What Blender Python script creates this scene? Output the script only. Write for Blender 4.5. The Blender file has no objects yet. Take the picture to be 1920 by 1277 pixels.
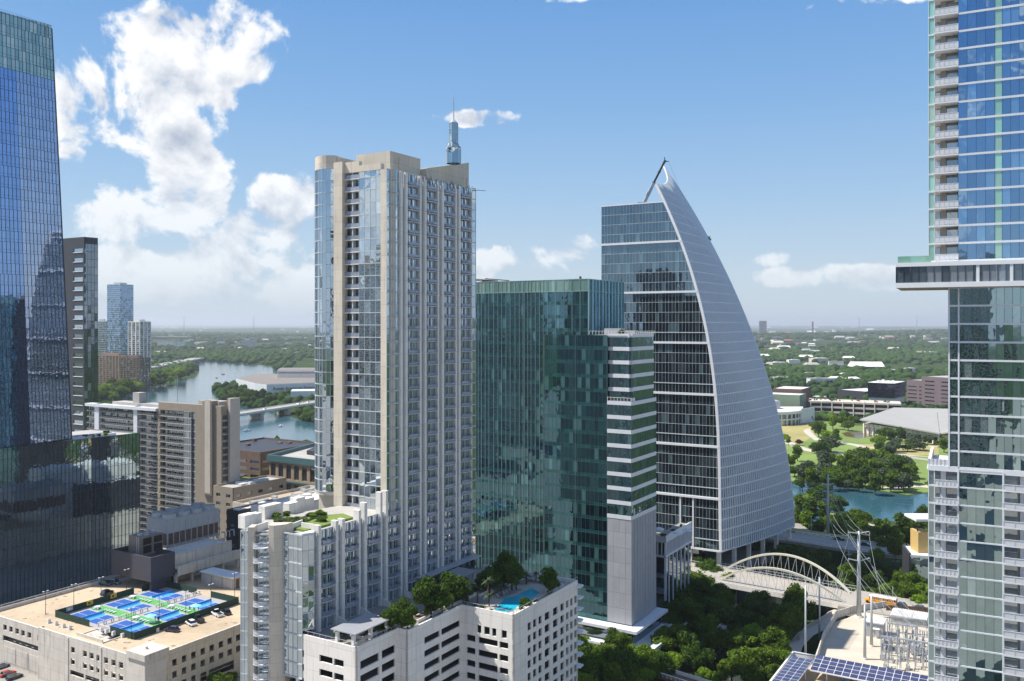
import bpy, math, random
import numpy as np
from mathutils import Vector
random.seed(7)
R = math.radians
SC = bpy.context.scene
# ---------------------------------------------------------------- camera, sky, sun, exposure
HC, F, CX, HY = 110.0, 1660.0, 960.0, 607.0
cam_d = bpy.data.cameras.new('camera'); CAM = bpy.data.objects.new('camera', cam_d); SC.collection.objects.link(CAM)
CAM.location = (0, 0, HC); CAM.rotation_euler = (R(90), 0, 0)
cam_d.lens = 36*F/1920; cam_d.sensor_width = 36; cam_d.shift_y = -31.5/1920
cam_d.clip_start = 1; cam_d.clip_end = 120000
SC.camera = CAM
SUN_AZ, SUN_EL = -86.0, 56.0      # azimuth from the view axis (+Y), left is negative
W = bpy.data.worlds.new("World"); SC.world = W; W.use_nodes = True
def N(nt, t, **kw):
    n = nt.nodes.new(t)
    for k, v in kw.items():
        if k.startswith('i_'):
            key = k[2:]
            n.inputs[int(key) if key.isdigit() else key.replace('_', ' ')].default_value = v
        else: setattr(n, k, v)
    return n
def math_n(nt, op, a, b=None, c=None, clamp=False):
    n = nt.nodes.new('ShaderNodeMath'); n.operation = op; n.use_clamp = clamp
    for i, v in enumerate((a, b, c)):
        if v is None: continue
        if isinstance(v, (int, float)): n.inputs[i].default_value = v
        else: nt.links.new(v, n.inputs[i])
    return n.outputs[0]
def mixc(nt, fac, a, b):
    n = nt.nodes.new('ShaderNodeMix'); n.data_type = 'RGBA'
    for i, v in ((0, fac), (6, a), (7, b)):
        if isinstance(v, (int, float)): n.inputs[i].default_value = v
        elif isinstance(v, tuple): n.inputs[i].default_value = v if len(v) == 4 else v+(1,)
        else: nt.links.new(v, n.inputs[i])
    return n.outputs[2]
def build_world():
    nt = W.node_tree; nt.nodes.clear(); L = nt.links.new
    sky = N(nt, 'ShaderNodeTexSky', sky_type='NISHITA', sun_disc=False, sun_elevation=R(SUN_EL), sun_rotation=R(SUN_AZ),
            altitude=150, air_density=1.25, dust_density=0.6, ozone_density=3.2)
    tc = N(nt, 'ShaderNodeTexCoord'); sp = N(nt, 'ShaderNodeSeparateXYZ'); L(tc.outputs['Generated'], sp.inputs[0])
    az = math_n(nt, 'ARCTAN2', sp.outputs[0], sp.outputs[1]); el = math_n(nt, 'ARCSINE', sp.outputs[2])
    cmb = N(nt, 'ShaderNodeCombineXYZ'); L(az, cmb.inputs[0]); L(el, cmb.inputs[1])
    def fbm(scale, detail, off, rough=.58):
        add = N(nt, 'ShaderNodeVectorMath', operation='ADD'); L(cmb.outputs[0], add.inputs[0]); add.inputs[1].default_value = off
        t = N(nt, 'ShaderNodeTexNoise', noise_dimensions='3D'); t.inputs['Scale'].default_value = scale
        t.inputs['Detail'].default_value = detail; t.inputs['Roughness'].default_value = rough; t.inputs['Distortion'].default_value = .25
        L(add.outputs[0], t.inputs['Vector']); return t.outputs['Fac']
    n1 = fbm(11, 10, (0, 0, 2.6)); n2 = fbm(11, 6, (-.010, .022, 2.6)); nb = fbm(5, 3, (3, 1, 2))
    blobs = [(235,58,58,42),(305,62,62,45),(470,45,72,62),(425,110,80,48),(375,75,60,40),(290,140,130,70),(215,190,110,75),(185,275,105,90),(290,300,120,95),(362,285,48,62),
             (205,375,120,70),(330,380,80,45),(545,385,62,52),(570,435,62,60),(495,430,58,38),(430,470,62,38),(330,500,110,34),(475,500,60,40),(215,490,60,32),
             (560,520,90,38),(380,545,120,18),(905,222,62,15),(1045,482,56,30),(925,495,50,26),(1000,500,60,18),(1437,488,34,13),(1455,516,36,15),(1560,516,66,15),(1650,520,80,18),
             (1630,2,110,15),(1045,-6,70,12)]
    field = None
    for (px, py, rx, ry) in blobs:
        a0 = math.atan((px-CX)/F); e0 = math.atan((HY-py)*math.cos(a0)/F); ra = rx/F*math.cos(a0)**2*1.24; re = ry/F*math.cos(a0)*1.20
        dx = math_n(nt, 'MULTIPLY', math_n(nt, 'SUBTRACT', az, a0), 1/ra); dy = math_n(nt, 'MULTIPLY', math_n(nt, 'SUBTRACT', el, e0), 1/re)
        d = math_n(nt, 'SUBTRACT', 1, math_n(nt, 'ADD', math_n(nt, 'MULTIPLY', dx, dx), math_n(nt, 'MULTIPLY', dy, dy)))
        if py > 440 or rx < 50: d = math_n(nt, 'MULTIPLY', d, .34 if py < 240 else .60)
        field = d if field is None else math_n(nt, 'SMOOTH_MAX', field, d, .35)
    # scattered cumulus in the half of the sky behind and beside the camera
    back = math_n(nt, 'MULTIPLY', math_n(nt, 'SUBTRACT', nb, .56), 7)
    side = math_n(nt, 'SUBTRACT', math_n(nt, 'MULTIPLY', math_n(nt, 'ABSOLUTE', az), 2.2), 2.0)
    back = math_n(nt, 'MINIMUM', back, side)
    field = math_n(nt, 'MAXIMUM', math_n(nt, 'MAXIMUM', field, -2.5), back)
    field = math_n(nt, 'MINIMUM', field, .62)
    dens = math_n(nt, 'ADD', math_n(nt, 'MULTIPLY', field, .95), math_n(nt, 'MULTIPLY', math_n(nt, 'SUBTRACT', n1, .515), 6.6))
    mr = N(nt, 'ShaderNodeMapRange', interpolation_type='SMOOTHSTEP'); L(dens, mr.inputs[0]); mr.inputs[1].default_value = -.02; mr.inputs[2].default_value = .55
    alpha = math_n(nt, 'MULTIPLY', mr.outputs[0], math_n(nt, 'MULTIPLY', el, 18, clamp=True))
    # low clouds are dimmer through the air
    low = math_n(nt, 'MULTIPLY', math_n(nt, 'SUBTRACT', .17, el), 6, clamp=True)
    alpha = math_n(nt, 'MULTIPLY', alpha, math_n(nt, 'SUBTRACT', .93, math_n(nt, 'MULTIPLY', low, .5)))
    sh = math_n(nt, 'ADD', .88, math_n(nt, 'MULTIPLY', math_n(nt, 'SUBTRACT', n1, n2), 5.5))
    thick = math_n(nt, 'MULTIPLY', math_n(nt, 'SUBTRACT', dens, .22), 1.05, clamp=True)
    nb2 = fbm(7, 4, (1, 4, 7)); gp = math_n(nt, 'MULTIPLY', math_n(nt, 'SUBTRACT', nb2, .45), 3.2, clamp=True)
    sh = math_n(nt, 'SUBTRACT', sh, math_n(nt, 'MULTIPLY', thick, math_n(nt, 'ADD', .22, gp)), clamp=True)
    ccol = mixc(nt, sh, (2.9, 3.25, 3.9), (6.3, 6.3, 6.3))
    cr = N(nt, 'ShaderNodeValToRGB'); L(math_n(nt, 'ABSOLUTE', el), cr.inputs[0]); e = cr.color_ramp.elements
    stops = [(0, (.57,.68,.78)), (.05, (.52,.66,.80)), (.14, (.35,.55,.80)), (.24, (.22,.44,.77)), (.36, (.135,.345,.72)), (.9, (.06,.18,.48))]
    e[0].position = 0; e[0].color = stops[0][1]+(1,); e[1].position = .9; e[1].color = stops[-1][1]+(1,)
    for p, c in stops[1:-1]: q = e.new(p); q.color = c+(1,)
    K = N(nt, 'ShaderNodeVectorMath', operation='SCALE'); L(cr.outputs[0], K.inputs[0]); K.inputs['Scale'].default_value = 5.85
    base = mixc(nt, .88, sky.outputs[0], K.outputs[0])
    col = mixc(nt, alpha, base, ccol)
    bg = N(nt, 'ShaderNodeBackground'); bg.inputs[1].default_value = .10; L(col, bg.inputs[0])
    out = N(nt, 'ShaderNodeOutputWorld'); L(bg.outputs[0], out.inputs[0])
build_world()
sl = bpy.data.lights.new('sun', 'SUN'); sl.energy = 4.2; sl.angle = R(.53); sl.color = (1, .95, .87)
SUN = bpy.data.objects.new('sun', sl); SC.collection.objects.link(SUN)
_a, _e = R(SUN_AZ), R(SUN_EL)
TO_SUN = Vector((math.sin(_a)*math.cos(_e), math.cos(_a)*math.cos(_e), math.sin(_e)))
SUN.rotation_euler = TO_SUN.to_track_quat('Z', 'Y').to_euler()
SC.view_settings.view_transform = 'Standard'; SC.view_settings.look = 'None'; SC.view_settings.exposure = .78; SC.view_settings.gamma = 1
SC.render.engine = 'CYCLES'
cy = SC.cycles; cy.max_bounces = 6; cy.glossy_bounces = 4; cy.diffuse_bounces = 3; cy.transmission_bounces = 2; cy.volume_bounces = 0
cy.blur_glossy = 1.0; cy.caustics_reflective = True; cy.caustics_refractive = False; cy.use_denoising = True
# ---------------------------------------------------------------- picture <-> place helpers
GA = 31.2
def gx(px, Y): return (px-CX)/F*Y
def gz(py, Y): return HC-(py-HY)/F*Y
def P(px, py, z=0.0):
    Y = (HC-z)*F/(py-HY); return (gx(px, Y), Y)
class Fr:
    """a building's own frame: origin at its nearest corner, +x runs back to the right, +y back to the left"""
    def __init__(s, px, Y, ang=GA, x=None):
        s.x = gx(px, Y) if x is None else x; s.y = Y; s.rot = R(90-ang); s.c = math.cos(s.rot); s.s = math.sin(s.rot)
    def t(s, px, y=0.0):      # local x where the line y=const crosses picture column px
        k = (px-CX)/F; ox, oy = s.w(0, y); return (k*oy-ox)/(s.c-k*s.s)
    def u(s, px, x=0.0):      # local y where the line x=const crosses picture column px
        k = (px-CX)/F; ox, oy = s.w(x, 0); return (k*oy-ox)/(-s.s-k*s.c)
    def w(s, x, y): return (s.x+s.c*x-s.s*y, s.y+s.s*x+s.c*y)
    def z(s, py, x=0.0, y=0.0): return gz(py, s.w(x, y)[1])
    def loc(s, wx, wy):
        dx, dy = wx-s.x, wy-s.y; return (s.c*dx+s.s*dy, -s.s*dx+s.c*dy)
    def root(s, name, label, cat, group=None, z=0.0):
        return root(name, s.x, s.y, z, s.rot, label, cat, group)
# ---------------------------------------------------------------- object helpers
def tag(o, label=None, cat=None, group=None, kind=None):
    if label: o['label'] = label
    if cat: o['category'] = cat
    if group: o['group'] = group
    if kind: o['kind'] = kind
    return o
def root(name, x, y, z, rot, label, cat, group=None):
    o = bpy.data.objects.new(name, None); SC.collection.objects.link(o); o.empty_display_size = 1
    o.location = (x, y, z); o.rotation_euler = (0, 0, rot); return tag(o, label, cat, group)
def copy_tree(o, parent=None):
    c = o.copy(); SC.collection.objects.link(c); c.parent = parent
    for ch in list(o.children): copy_tree(ch, c)
    return c
class MB:
    def __init__(s): s.v = []; s.f = []; s.m = []; s.r = []; s.k = []
    def mark(s):                          # what follows becomes a part of its own
        if len(s.f) and (not s.k or s.k[-1] != len(s.f)): s.k.append(len(s.f))
    def face(s, pts, m=0, r=None):
        n = len(s.v); s.v += [tuple(p) for p in pts]; s.f.append(tuple(range(n, n+len(pts)))); s.m.append(m)
        s.r.append(random.random() if r is None else r)
    def hexa(s, b, t, m=0, r=None):     # bottom ring and top ring, any count, counter-clockwise from above
        n = len(s.v); k = len(b); s.v += [tuple(p) for p in b]+[tuple(p) for p in t]; r = random.random() if r is None else r
        s.f.append(tuple(range(n+k-1, n-1, -1))); s.f.append(tuple(range(n+k, n+2*k)))
        for i in range(k):
            j = (i+1) % k; s.f.append((n+i, n+j, n+k+j, n+k+i))
        s.m += [m]*(k+2); s.r += [r]*(k+2)
    def box(s, x0, y0, z0, x1, y1, z1, m=0, r=None):
        s.hexa([(x0,y0,z0),(x1,y0,z0),(x1,y1,z0),(x0,y1,z0)], [(x0,y0,z1),(x1,y0,z1),(x1,y1,z1),(x0,y1,z1)], m, r)
    def prism(s, pts, z0, z1, m=0):
        if sum(pts[i][0]*pts[(i+1) % len(pts)][1]-pts[(i+1) % len(pts)][0]*pts[i][1] for i in range(len(pts))) < 0: pts = pts[::-1]
        s.hexa([(p[0], p[1], z0) for p in pts], [(p[0], p[1], z1) for p in pts], m)
    def wb(s, p0, p1, u0, u1, z0, z1, d0, d1, m=0, r=None):
        """box on a wall that runs from p0 to p1 (left to right seen from outside); d = distance out of the wall"""
        dx, dy = p1[0]-p0[0], p1[1]-p0[1]; l = math.hypot(dx, dy) or 1; dx /= l; dy /= l; nx, ny = dy, -dx
        q = lambda u, d: (p0[0]+dx*u+nx*d, p0[1]+dy*u+ny*d)
        a, b, c, e = q(u0, d1), q(u1, d1), q(u1, d0), q(u0, d0)
        s.hexa([p+(z0,) for p in (a, b, c, e)], [p+(z1,) for p in (a, b, c, e)], m, r)
    def tube(s, p, q, r, n=6, m=0, r2=None, rn=None):
        p, q = Vector(p), Vector(q); d = (q-p).normalized(); u = d.orthogonal().normalized(); w = d.cross(u); r2 = r if r2 is None else r2
        b = [p+(u*math.cos(i*math.tau/n)+w*math.sin(i*math.tau/n))*r for i in range(n)]
        t = [q+(u*math.cos(i*math.tau/n)+w*math.sin(i*math.tau/n))*r2 for i in range(n)]
        s.hexa(b, t, m, rn)
    def beam(s, p, q, w, h, m=0):
        p, q = Vector(p), Vector(q); d = (q-p).normalized(); up = Vector((0, 0, 1)) if abs(d.z) < .99 else Vector((0, 1, 0))
        a = d.cross(up).normalized()*w/2; b = a.cross(d).normalized()*h/2
        s.hexa([p-a-b, p+a-b, p+a+b, p-a+b], [q-a-b, q+a-b, q+a+b, q-a+b], m)
    def build(s, name, mats, parent=None, smooth=False):
        if s.k:
            ks = [0]+[k for k in s.k if k < len(s.f)]+[len(s.f)]; last = None
            for a, b in zip(ks, ks[1:]):
                q = MB(); mp = {}
                for i in range(a, b):
                    for v in s.f[i]:
                        if v not in mp: mp[v] = len(q.v); q.v.append(s.v[v])
                    q.f.append(tuple(mp[v] for v in s.f[i]))
                q.m, q.r = s.m[a:b], s.r[a:b]; last = q.build(name, mats, parent, smooth)
            return last
        me = bpy.data.meshes.new(name); me.from_pydata(s.v, [], s.f)
        if not isinstance(mats, (list, tuple)): mats = [mats]
        for m in mats: me.materials.append(m)
        if len(mats) > 1: me.polygons.foreach_set('material_index', s.m)
        at = me.attributes.new('rnd', 'FLOAT', 'FACE'); at.data.foreach_set('value', s.r)
        if smooth: me.polygons.foreach_set('use_smooth', [True]*len(s.f))
        me.update(); o = bpy.data.objects.new(name, me); SC.collection.objects.link(o)
        if parent: o.parent = parent
        return o
def np_mesh(name, verts, faces, mat, rnd=None, parent=None):
    """verts (n,3), faces (m,k) numpy"""
    me = bpy.data.meshes.new(name); nv, nf, k = len(verts), len(faces), faces.shape[1]
    me.vertices.add(nv); me.vertices.foreach_set('co', verts.astype(np.float32).ravel())
    me.loops.add(nf*k); me.loops.foreach_set('vertex_index', faces.astype(np.int32).ravel())
    me.polygons.add(nf); me.polygons.foreach_set('loop_start', np.arange(0, nf*k, k, dtype=np.int32))
    me.materials.append(mat)
    if rnd is not None:
        at = me.attributes.new('rnd', 'FLOAT', 'FACE'); at.data.foreach_set('value', rnd.astype(np.float32))
    me.update(calc_edges=True); me.validate()
    o = bpy.data.objects.new(name, me); SC.collection.objects.link(o)
    if parent: o.parent = parent
    return o
def ln(p0, p1, u):
    l = math.hypot(p1[0]-p0[0], p1[1]-p0[1]); return (p0[0]+(p1[0]-p0[0])*u/l, p0[1]+(p1[1]-p0[1])*u/l)
def dist(p, q): return math.hypot(p[0]-q[0], p[1]-q[1])
def panes(mb, p0, p1, z0, z1, pw, fh, tilt=.006, m=0, sp=0, ms=0, d=0.0, rfun=None):
    """glass panes, each its own quad with a tilt of its own; sp = height of the spandrel band at each floor's foot"""
    l = dist(p0, p1); nu = max(1, round(l/pw)); nv = max(1, round((z1-z0)/fh)); dx, dy = (p1[0]-p0[0])/l, (p1[1]-p0[1])/l; nx, ny = dy, -dx
    us = [l*i/nu for i in range(nu+1)]; hf = (z1-z0)/nv
    for j in range(nv):
        za, zb = z0+hf*j, z0+hf*(j+1)
        rows = [(za, zb, m)] if not sp else [(za, za+sp, ms), (za+sp, zb, m)]
        for (a, b, mm) in rows:
            for i in range(nu):
                t1, t2 = random.gauss(0, tilt)*(us[1])*.5, random.gauss(0, tilt)*(b-a)*.5
                c = []
                for (u, z, s1, s2) in ((us[i], a, -1, -1), (us[i+1], a, 1, -1), (us[i+1], b, 1, 1), (us[i], b, -1, 1)):
                    dd = d+s1*t1+s2*t2; c.append((p0[0]+dx*u+nx*dd, p0[1]+dy*u+ny*dd, z))
                mb.face(c, mm, rfun(i, j) if rfun else None)
def grid(mb, p0, p1, z0, z1, pw, fh, vw=.06, vd=.08, hw=.12, hd=.06, m=0, every=1, d=0.0):
    l = dist(p0, p1); nu = max(1, round(l/pw)); nv = max(1, round((z1-z0)/fh))
    if vw:
        for i in range(0, nu+1, every):
            u = l*i/nu; mb.wb(p0, p1, u-vw/2, u+vw/2, z0, z1, d-.05, d+vd, m)
    if hw:
        for j in range(nv+1):
            z = z0+(z1-z0)*j/nv; mb.wb(p0, p1, 0, l, z-hw/2, z+hw/2, d-.05, d+hd, m)
def holed(mb, p0, p1, z0, z1, holes, th=.35, m=0, d=0.0):
    """a wall with real openings: holes = [(u0,u1,z0,z1)]"""
    l = dist(p0, p1); us = sorted({0, l, *[h[0] for h in holes], *[h[1] for h in holes]}); us = [u for u in us if 0 <= u <= l]
    zs = sorted({z0, z1, *[h[2] for h in holes], *[h[3] for h in holes]}); zs = [z for z in zs if z0 <= z <= z1]
    for j in range(len(zs)-1):
        za, zb = zs[j], zs[j+1]; run = None
        for i in range(len(us)-1):
            um, zm = (us[i]+us[i+1])/2, (za+zb)/2
            hol = any(h[0] < um < h[1] and h[2] < zm < h[3] for h in holes)
            if not hol and run is None: run = us[i]
            if hol and run is not None: mb.wb(p0, p1, run, us[i], za, zb, d-th, d, m, .5); run = None
        if run is not None: mb.wb(p0, p1, run, l, za, zb, d-th, d, m, .5)
# ---------------------------------------------------------------- materials
def new_mat(name):
    m = bpy.data.materials.new(name); m.use_nodes = True; nt = m.node_tree; nt.nodes.clear()
    out = nt.nodes.new('ShaderNodeOutputMaterial'); return m, nt, out
def rnd_attr(nt): return N(nt, 'ShaderNodeAttribute', attribute_name='rnd').outputs['Fac']
def noise(nt, scale, detail=4, rough=.6, stretch=None, obj=True):
    tc = N(nt, 'ShaderNodeTexCoord'); o = tc.outputs['Object']
    if stretch:
        mp = N(nt, 'ShaderNodeMapping'); nt.links.new(o, mp.inputs[0]); mp.inputs['Scale'].default_value = stretch; o = mp.outputs[0]
    t = N(nt, 'ShaderNodeTexNoise'); t.inputs['Scale'].default_value = scale; t.inputs['Detail'].default_value = detail; t.inputs['Roughness'].default_value = rough
    nt.links.new(o, t.inputs['Vector']); return t.outputs['Fac']
def solid(name, col, rough=.8, var=.18, scale=.35, metal=0.0, streak=0.0, spec=.4, bump=0.0, rv=.0, joint=0.0):
    m, nt, out = new_mat(name); L = nt.links.new
    b = N(nt, 'ShaderNodeBsdfPrincipled'); b.inputs['Roughness'].default_value = rough; b.inputs['Metallic'].default_value = metal
    b.inputs['Specular IOR Level'].default_value = spec
    f = math_n(nt, 'ADD', math_n(nt, 'MULTIPLY', math_n(nt, 'SUBTRACT', noise(nt, scale, 5), .5), var*4), 1)
    f2 = math_n(nt, 'ADD', math_n(nt, 'MULTIPLY', math_n(nt, 'SUBTRACT', noise(nt, scale*9, 3), .5), var*1.6), 0)
    f = math_n(nt, 'ADD', f, f2)
    if rv: f = math_n(nt, 'ADD', f, math_n(nt, 'MULTIPLY', math_n(nt, 'SUBTRACT', rnd_attr(nt), .5), rv))
    if streak:
        s = math_n(nt, 'MULTIPLY', math_n(nt, 'SUBTRACT', noise(nt, 1.0, 4, .7, (1.3, 1.3, .09)), .52), 5, clamp=True)
        f = math_n(nt, 'SUBTRACT', f, math_n(nt, 'MULTIPLY', s, streak))
    if joint:                       # cast panel joints and a slight tone change from panel to panel
        tc = N(nt, 'ShaderNodeTexCoord'); sp = N(nt, 'ShaderNodeSeparateXYZ'); L(tc.outputs['Object'], sp.inputs[0])
        zf = math_n(nt, 'DIVIDE', sp.outputs[2], joint); hf = math_n(nt, 'DIVIDE', math_n(nt, 'ADD', sp.outputs[0], sp.outputs[1]), joint*2.1)
        jl = math_n(nt, 'MAXIMUM', math_n(nt, 'LESS_THAN', math_n(nt, 'FRACT', zf), .035), math_n(nt, 'LESS_THAN', math_n(nt, 'FRACT', hf), .018))
        wn = N(nt, 'ShaderNodeTexWhiteNoise', noise_dimensions='2D'); cv = N(nt, 'ShaderNodeCombineXYZ'); L(math_n(nt, 'FLOOR', zf), cv.inputs[0]); L(math_n(nt, 'FLOOR', hf), cv.inputs[1]); L(cv.outputs[0], wn.inputs[0])
        f = math_n(nt, 'ADD', f, math_n(nt, 'SUBTRACT', math_n(nt, 'MULTIPLY', math_n(nt, 'SUBTRACT', wn.outputs['Value'], .5), .09), math_n(nt, 'MULTIPLY', jl, .22)))
    c = N(nt, 'ShaderNodeVectorMath', operation='SCALE'); c.inputs[0].default_value = col; L(f, c.inputs['Scale']); L(c.outputs[0], b.inputs['Base Color'])
    if bump:
        bp = N(nt, 'ShaderNodeBump'); bp.inputs['Strength'].default_value = 1; bp.inputs['Distance'].default_value = bump; L(noise(nt, scale*6, 5), bp.inputs['Height']); L(bp.outputs[0], b.inputs['Normal'])
    L(b.outputs[0], out.inputs[0]); return m
def glass(name, tint=(.8,.9,1), r0=.35, dark=(.01,.015,.02), lite=(.06,.08,.08), frac=.25, rough=.015, wav=.012, blind=(.25,.27,.26), fb=.06, wscale=.45):
    """coated facade glass: a mirror layer over a dark interior that differs from pane to pane"""
    m, nt, out = new_mat(name); L = nt.links.new; r = rnd_attr(nt)
    d = N(nt, 'ShaderNodeBsdfDiffuse'); g = N(nt, 'ShaderNodeBsdfGlossy'); g.inputs['Roughness'].default_value = rough
    st = math_n(nt, 'GREATER_THAN', r, 1-frac); c = mixc(nt, st, mixc(nt, math_n(nt, 'MULTIPLY', r, 1.2, clamp=True), dark, tuple(x*2.2 for x in dark)), lite)
    c = mixc(nt, math_n(nt, 'GREATER_THAN', math_n(nt, 'FRACT', math_n(nt, 'MULTIPLY', r, 37.7)), 1-fb), c, blind); L(c, d.inputs['Color'])
    gt = mixc(nt, math_n(nt, 'FRACT', math_n(nt, 'MULTIPLY', r, 13.3)), tuple(x*.86 for x in tint), tint); L(gt, g.inputs['Color'])
    tc = N(nt, 'ShaderNodeTexCoord'); av = N(nt, 'ShaderNodeVectorMath', operation='ADD'); L(tc.outputs['Object'], av.inputs[0])
    rc = N(nt, 'ShaderNodeCombineXYZ'); L(math_n(nt, 'MULTIPLY', r, 60), rc.inputs[0]); L(math_n(nt, 'MULTIPLY', r, 23), rc.inputs[2]); L(rc.outputs[0], av.inputs[1])
    t = N(nt, 'ShaderNodeTexNoise'); t.inputs['Scale'].default_value = wscale; t.inputs['Detail'].default_value = 1.5; L(av.outputs[0], t.inputs['Vector'])
    bp = N(nt, 'ShaderNodeBump'); bp.inputs['Strength'].default_value = 1; bp.inputs['Distance'].default_value = wav; L(t.outputs['Fac'], bp.inputs['Height']); L(bp.outputs[0], g.inputs['Normal'])
    lw = N(nt, 'ShaderNodeLayerWeight'); lw.inputs['Blend'].default_value = .5
    fr = math_n(nt, 'ADD', r0, math_n(nt, 'MULTIPLY', math_n(nt, 'POWER', lw.outputs['Facing'], 3.5), 1-r0), clamp=True)
    mx = N(nt, 'ShaderNodeMixShader'); L(fr, mx.inputs[0]); L(d.outputs[0], mx.inputs[1]); L(g.outputs[0], mx.inputs[2]); L(mx.outputs[0], out.inputs[0])
    return m
def leaf_mat(name, a, b, tr=.3):
    m, nt, out = new_mat(name); L = nt.links.new; oi = N(nt, 'ShaderNodeObjectInfo')
    r = rnd_attr(nt); f = math_n(nt, 'ADD', math_n(nt, 'MULTIPLY', r, .65), math_n(nt, 'MULTIPLY', oi.outputs['Random'], .35))
    f = math_n(nt, 'ADD', f, math_n(nt, 'MULTIPLY', math_n(nt, 'SUBTRACT', noise(nt, .35, 3), .5), 1.6), clamp=True)
    c = mixc(nt, f, a, b); d = N(nt, 'ShaderNodeBsdfDiffuse'); t = N(nt, 'ShaderNodeBsdfTranslucent'); L(c, d.inputs[0])
    c2 = mixc(nt, .5, c, (b[0]*1.5, b[1]*1.3, b[2]*.5)); L(c2, t.inputs[0])
    mx = N(nt, 'ShaderNodeMixShader'); mx.inputs[0].default_value = tr; L(d.outputs[0], mx.inputs[1]); L(t.outputs[0], mx.inputs[2]); L(mx.outputs[0], out.inputs[0]); return m
M = {}
M['conc'] = solid('beige_concrete', (.62,.55,.445), .85, .07, .25, streak=.22, joint=3.1)
M['conc_w'] = solid('pale_concrete', (.78,.74,.68), .85, .06, .25, streak=.20, joint=3.1)
M['garage'] = solid('garage_concrete', (.60,.555,.49), .88, .09, .3, streak=.42, joint=3.3)
M['garage_bounce'] = solid('garage_concrete_bounce_lit', (.66,.58,.45), .88, .09, .3, streak=.3, joint=3.3)  # side wall copy, warmed and lightened for light bounced off the glass opposite
M['deck'] = solid('deck_concrete', (.49,.385,.265), .9, .24, .045, streak=.0)
M['street'] = solid('paving', (.30,.28,.25), .9, .15, .05)
M['deck_shade'] = solid('deck_shade', (.16,.15,.14), .9, .12, .08)  # inner podium decks: dark tone carries the shade behind the openings
M['road'] = solid('road_concrete', (.36,.33,.29), .9, .10, .07)
M['white'] = solid('white_metal', (.72,.73,.74), .45, .04, .4, spec=.5)
M['white_p'] = solid('white_panel', (.66,.68,.71), .5, .05, .4)
M['grey'] = solid('grey_metal', (.38,.39,.41), .5, .08, .5)
M['steel'] = solid('galvanised_steel', (.42,.45,.46), .45, .08, .3, metal=.2)
M['dark'] = solid('dark_metal', (.04,.042,.048), .5, .1, .5)
M['void'] = solid('dark_interior', (.018,.018,.02), .9, .1, .5)  # near-black fill that stands for the shade inside openings and hollow bodies
M['mull'] = solid('dark_mullion', (.03,.04,.06), .4, .05, .5)
M['mull_g'] = solid('green_grey_mullion', (.07,.12,.12), .4, .05, .5)
M['mull_l'] = solid('light_mullion', (.52,.56,.56), .4, .05, .5)
M['tan'] = solid('tan_brick', (.30,.255,.20), .9, .08, .3)
M['dark_cl'] = solid('dark_grey_cladding', (.052,.057,.068), .6, .06, .3, joint=4.1)
M['brown'] = solid('brown_brick', (.17,.115,.085), .9, .15, .3)
M['roofg'] = solid('gravel_roof', (.40,.38,.35), .95, .15, .15)
M['roofw'] = solid('white_roof', (.70,.69,.66), .85, .12, .12)
M['purple'] = solid('purple_grey_cladding', (.062,.060,.075), .7, .06, .3)
M['wood'] = solid('weathered_wood', (.20,.13,.09), .9, .2, .8, rv=.3)
M['green_pl'] = solid('green_court_paint', (.10,.36,.10), .7, .06, .5)
M['grey_pl'] = solid('grey_court_paint', (.36,.35,.36), .8, .05, .5)
M['blue_pl'] = solid('blue_court_paint', (.025,.10,.36), .6, .05, .5)
M['lblue_pl'] = solid('light_blue_court_paint', (.05,.33,.74), .6, .04, .5)
M['screen'] = solid('green_windscreen', (.018,.05,.033), .8, .15, .6)
M['yellow'] = solid('yellow_stone', (.55,.38,.14), .8, .08, .6)
M['red'] = solid('red_paint', (.42,.05,.04), .5, .05, 1)
M['bus'] = solid('bus_yellow', (.80,.36,.03), .35, .03, 1)
M['black'] = solid('black_rubber', (.012,.012,.012), .6, .05, 1)
M['red_r'] = solid('red_roof', (.35,.12,.09), .8, .1, .1)
M['soil'] = solid('soil', (.16,.11,.07), .95, .25, .2)
M['lawn'] = solid('mown_grass', (.17,.24,.055), .95, .30, .02)
M['lawn_dry'] = solid('dry_grass', (.33,.29,.11), .95, .22, .02)
M['sand'] = solid('gravel_yard', (.52,.46,.37), .95, .14, .12)
M['path'] = solid('pale_path', (.50,.45,.38), .9, .08, .1)
M['carw'] = solid('white_car_paint', (.75,.75,.75), .25, .01, 1, spec=.7)
M['carb'] = solid('black_car_paint', (.015,.016,.02), .2, .01, 1, spec=.8)
M['carg'] = solid('grey_car_paint', (.22,.23,.25), .25, .01, 1, metal=.4)
M['carp'] = solid('dark_purple_car_paint', (.045,.035,.07), .2, .01, 1, spec=.8)
M['cargn'] = solid('dark_green_car_paint', (.02,.045,.035), .2, .01, 1, spec=.8)
M['bark'] = solid('bark', (.10,.075,.055), .95, .2, 1)
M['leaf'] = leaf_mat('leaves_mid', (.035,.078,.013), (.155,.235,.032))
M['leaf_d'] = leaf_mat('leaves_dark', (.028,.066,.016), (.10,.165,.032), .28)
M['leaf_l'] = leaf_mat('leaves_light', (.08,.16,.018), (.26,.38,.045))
M['leaf_far'] = leaf_mat('leaves_far', (.018,.045,.013), (.065,.115,.028), .1)
M['leaf_r'] = leaf_mat('leaves_red', (.06,.018,.02), (.12,.04,.035), .2)
M['leaf_g'] = leaf_mat('leaves_grey_green', (.05,.075,.04), (.13,.17,.10), .2)
M['g_blue'] = glass('blue_glass', (.40,.60,1.0), .68, (.006,.012,.035), (.01,.02,.05), .2, wav=.010, fb=.0)
M['g_lav'] = glass('lavender_glass', (.66,.76,1.0), .66, (.01,.013,.03), (.03,.035,.05), .2, wav=.010, fb=.0)
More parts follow.
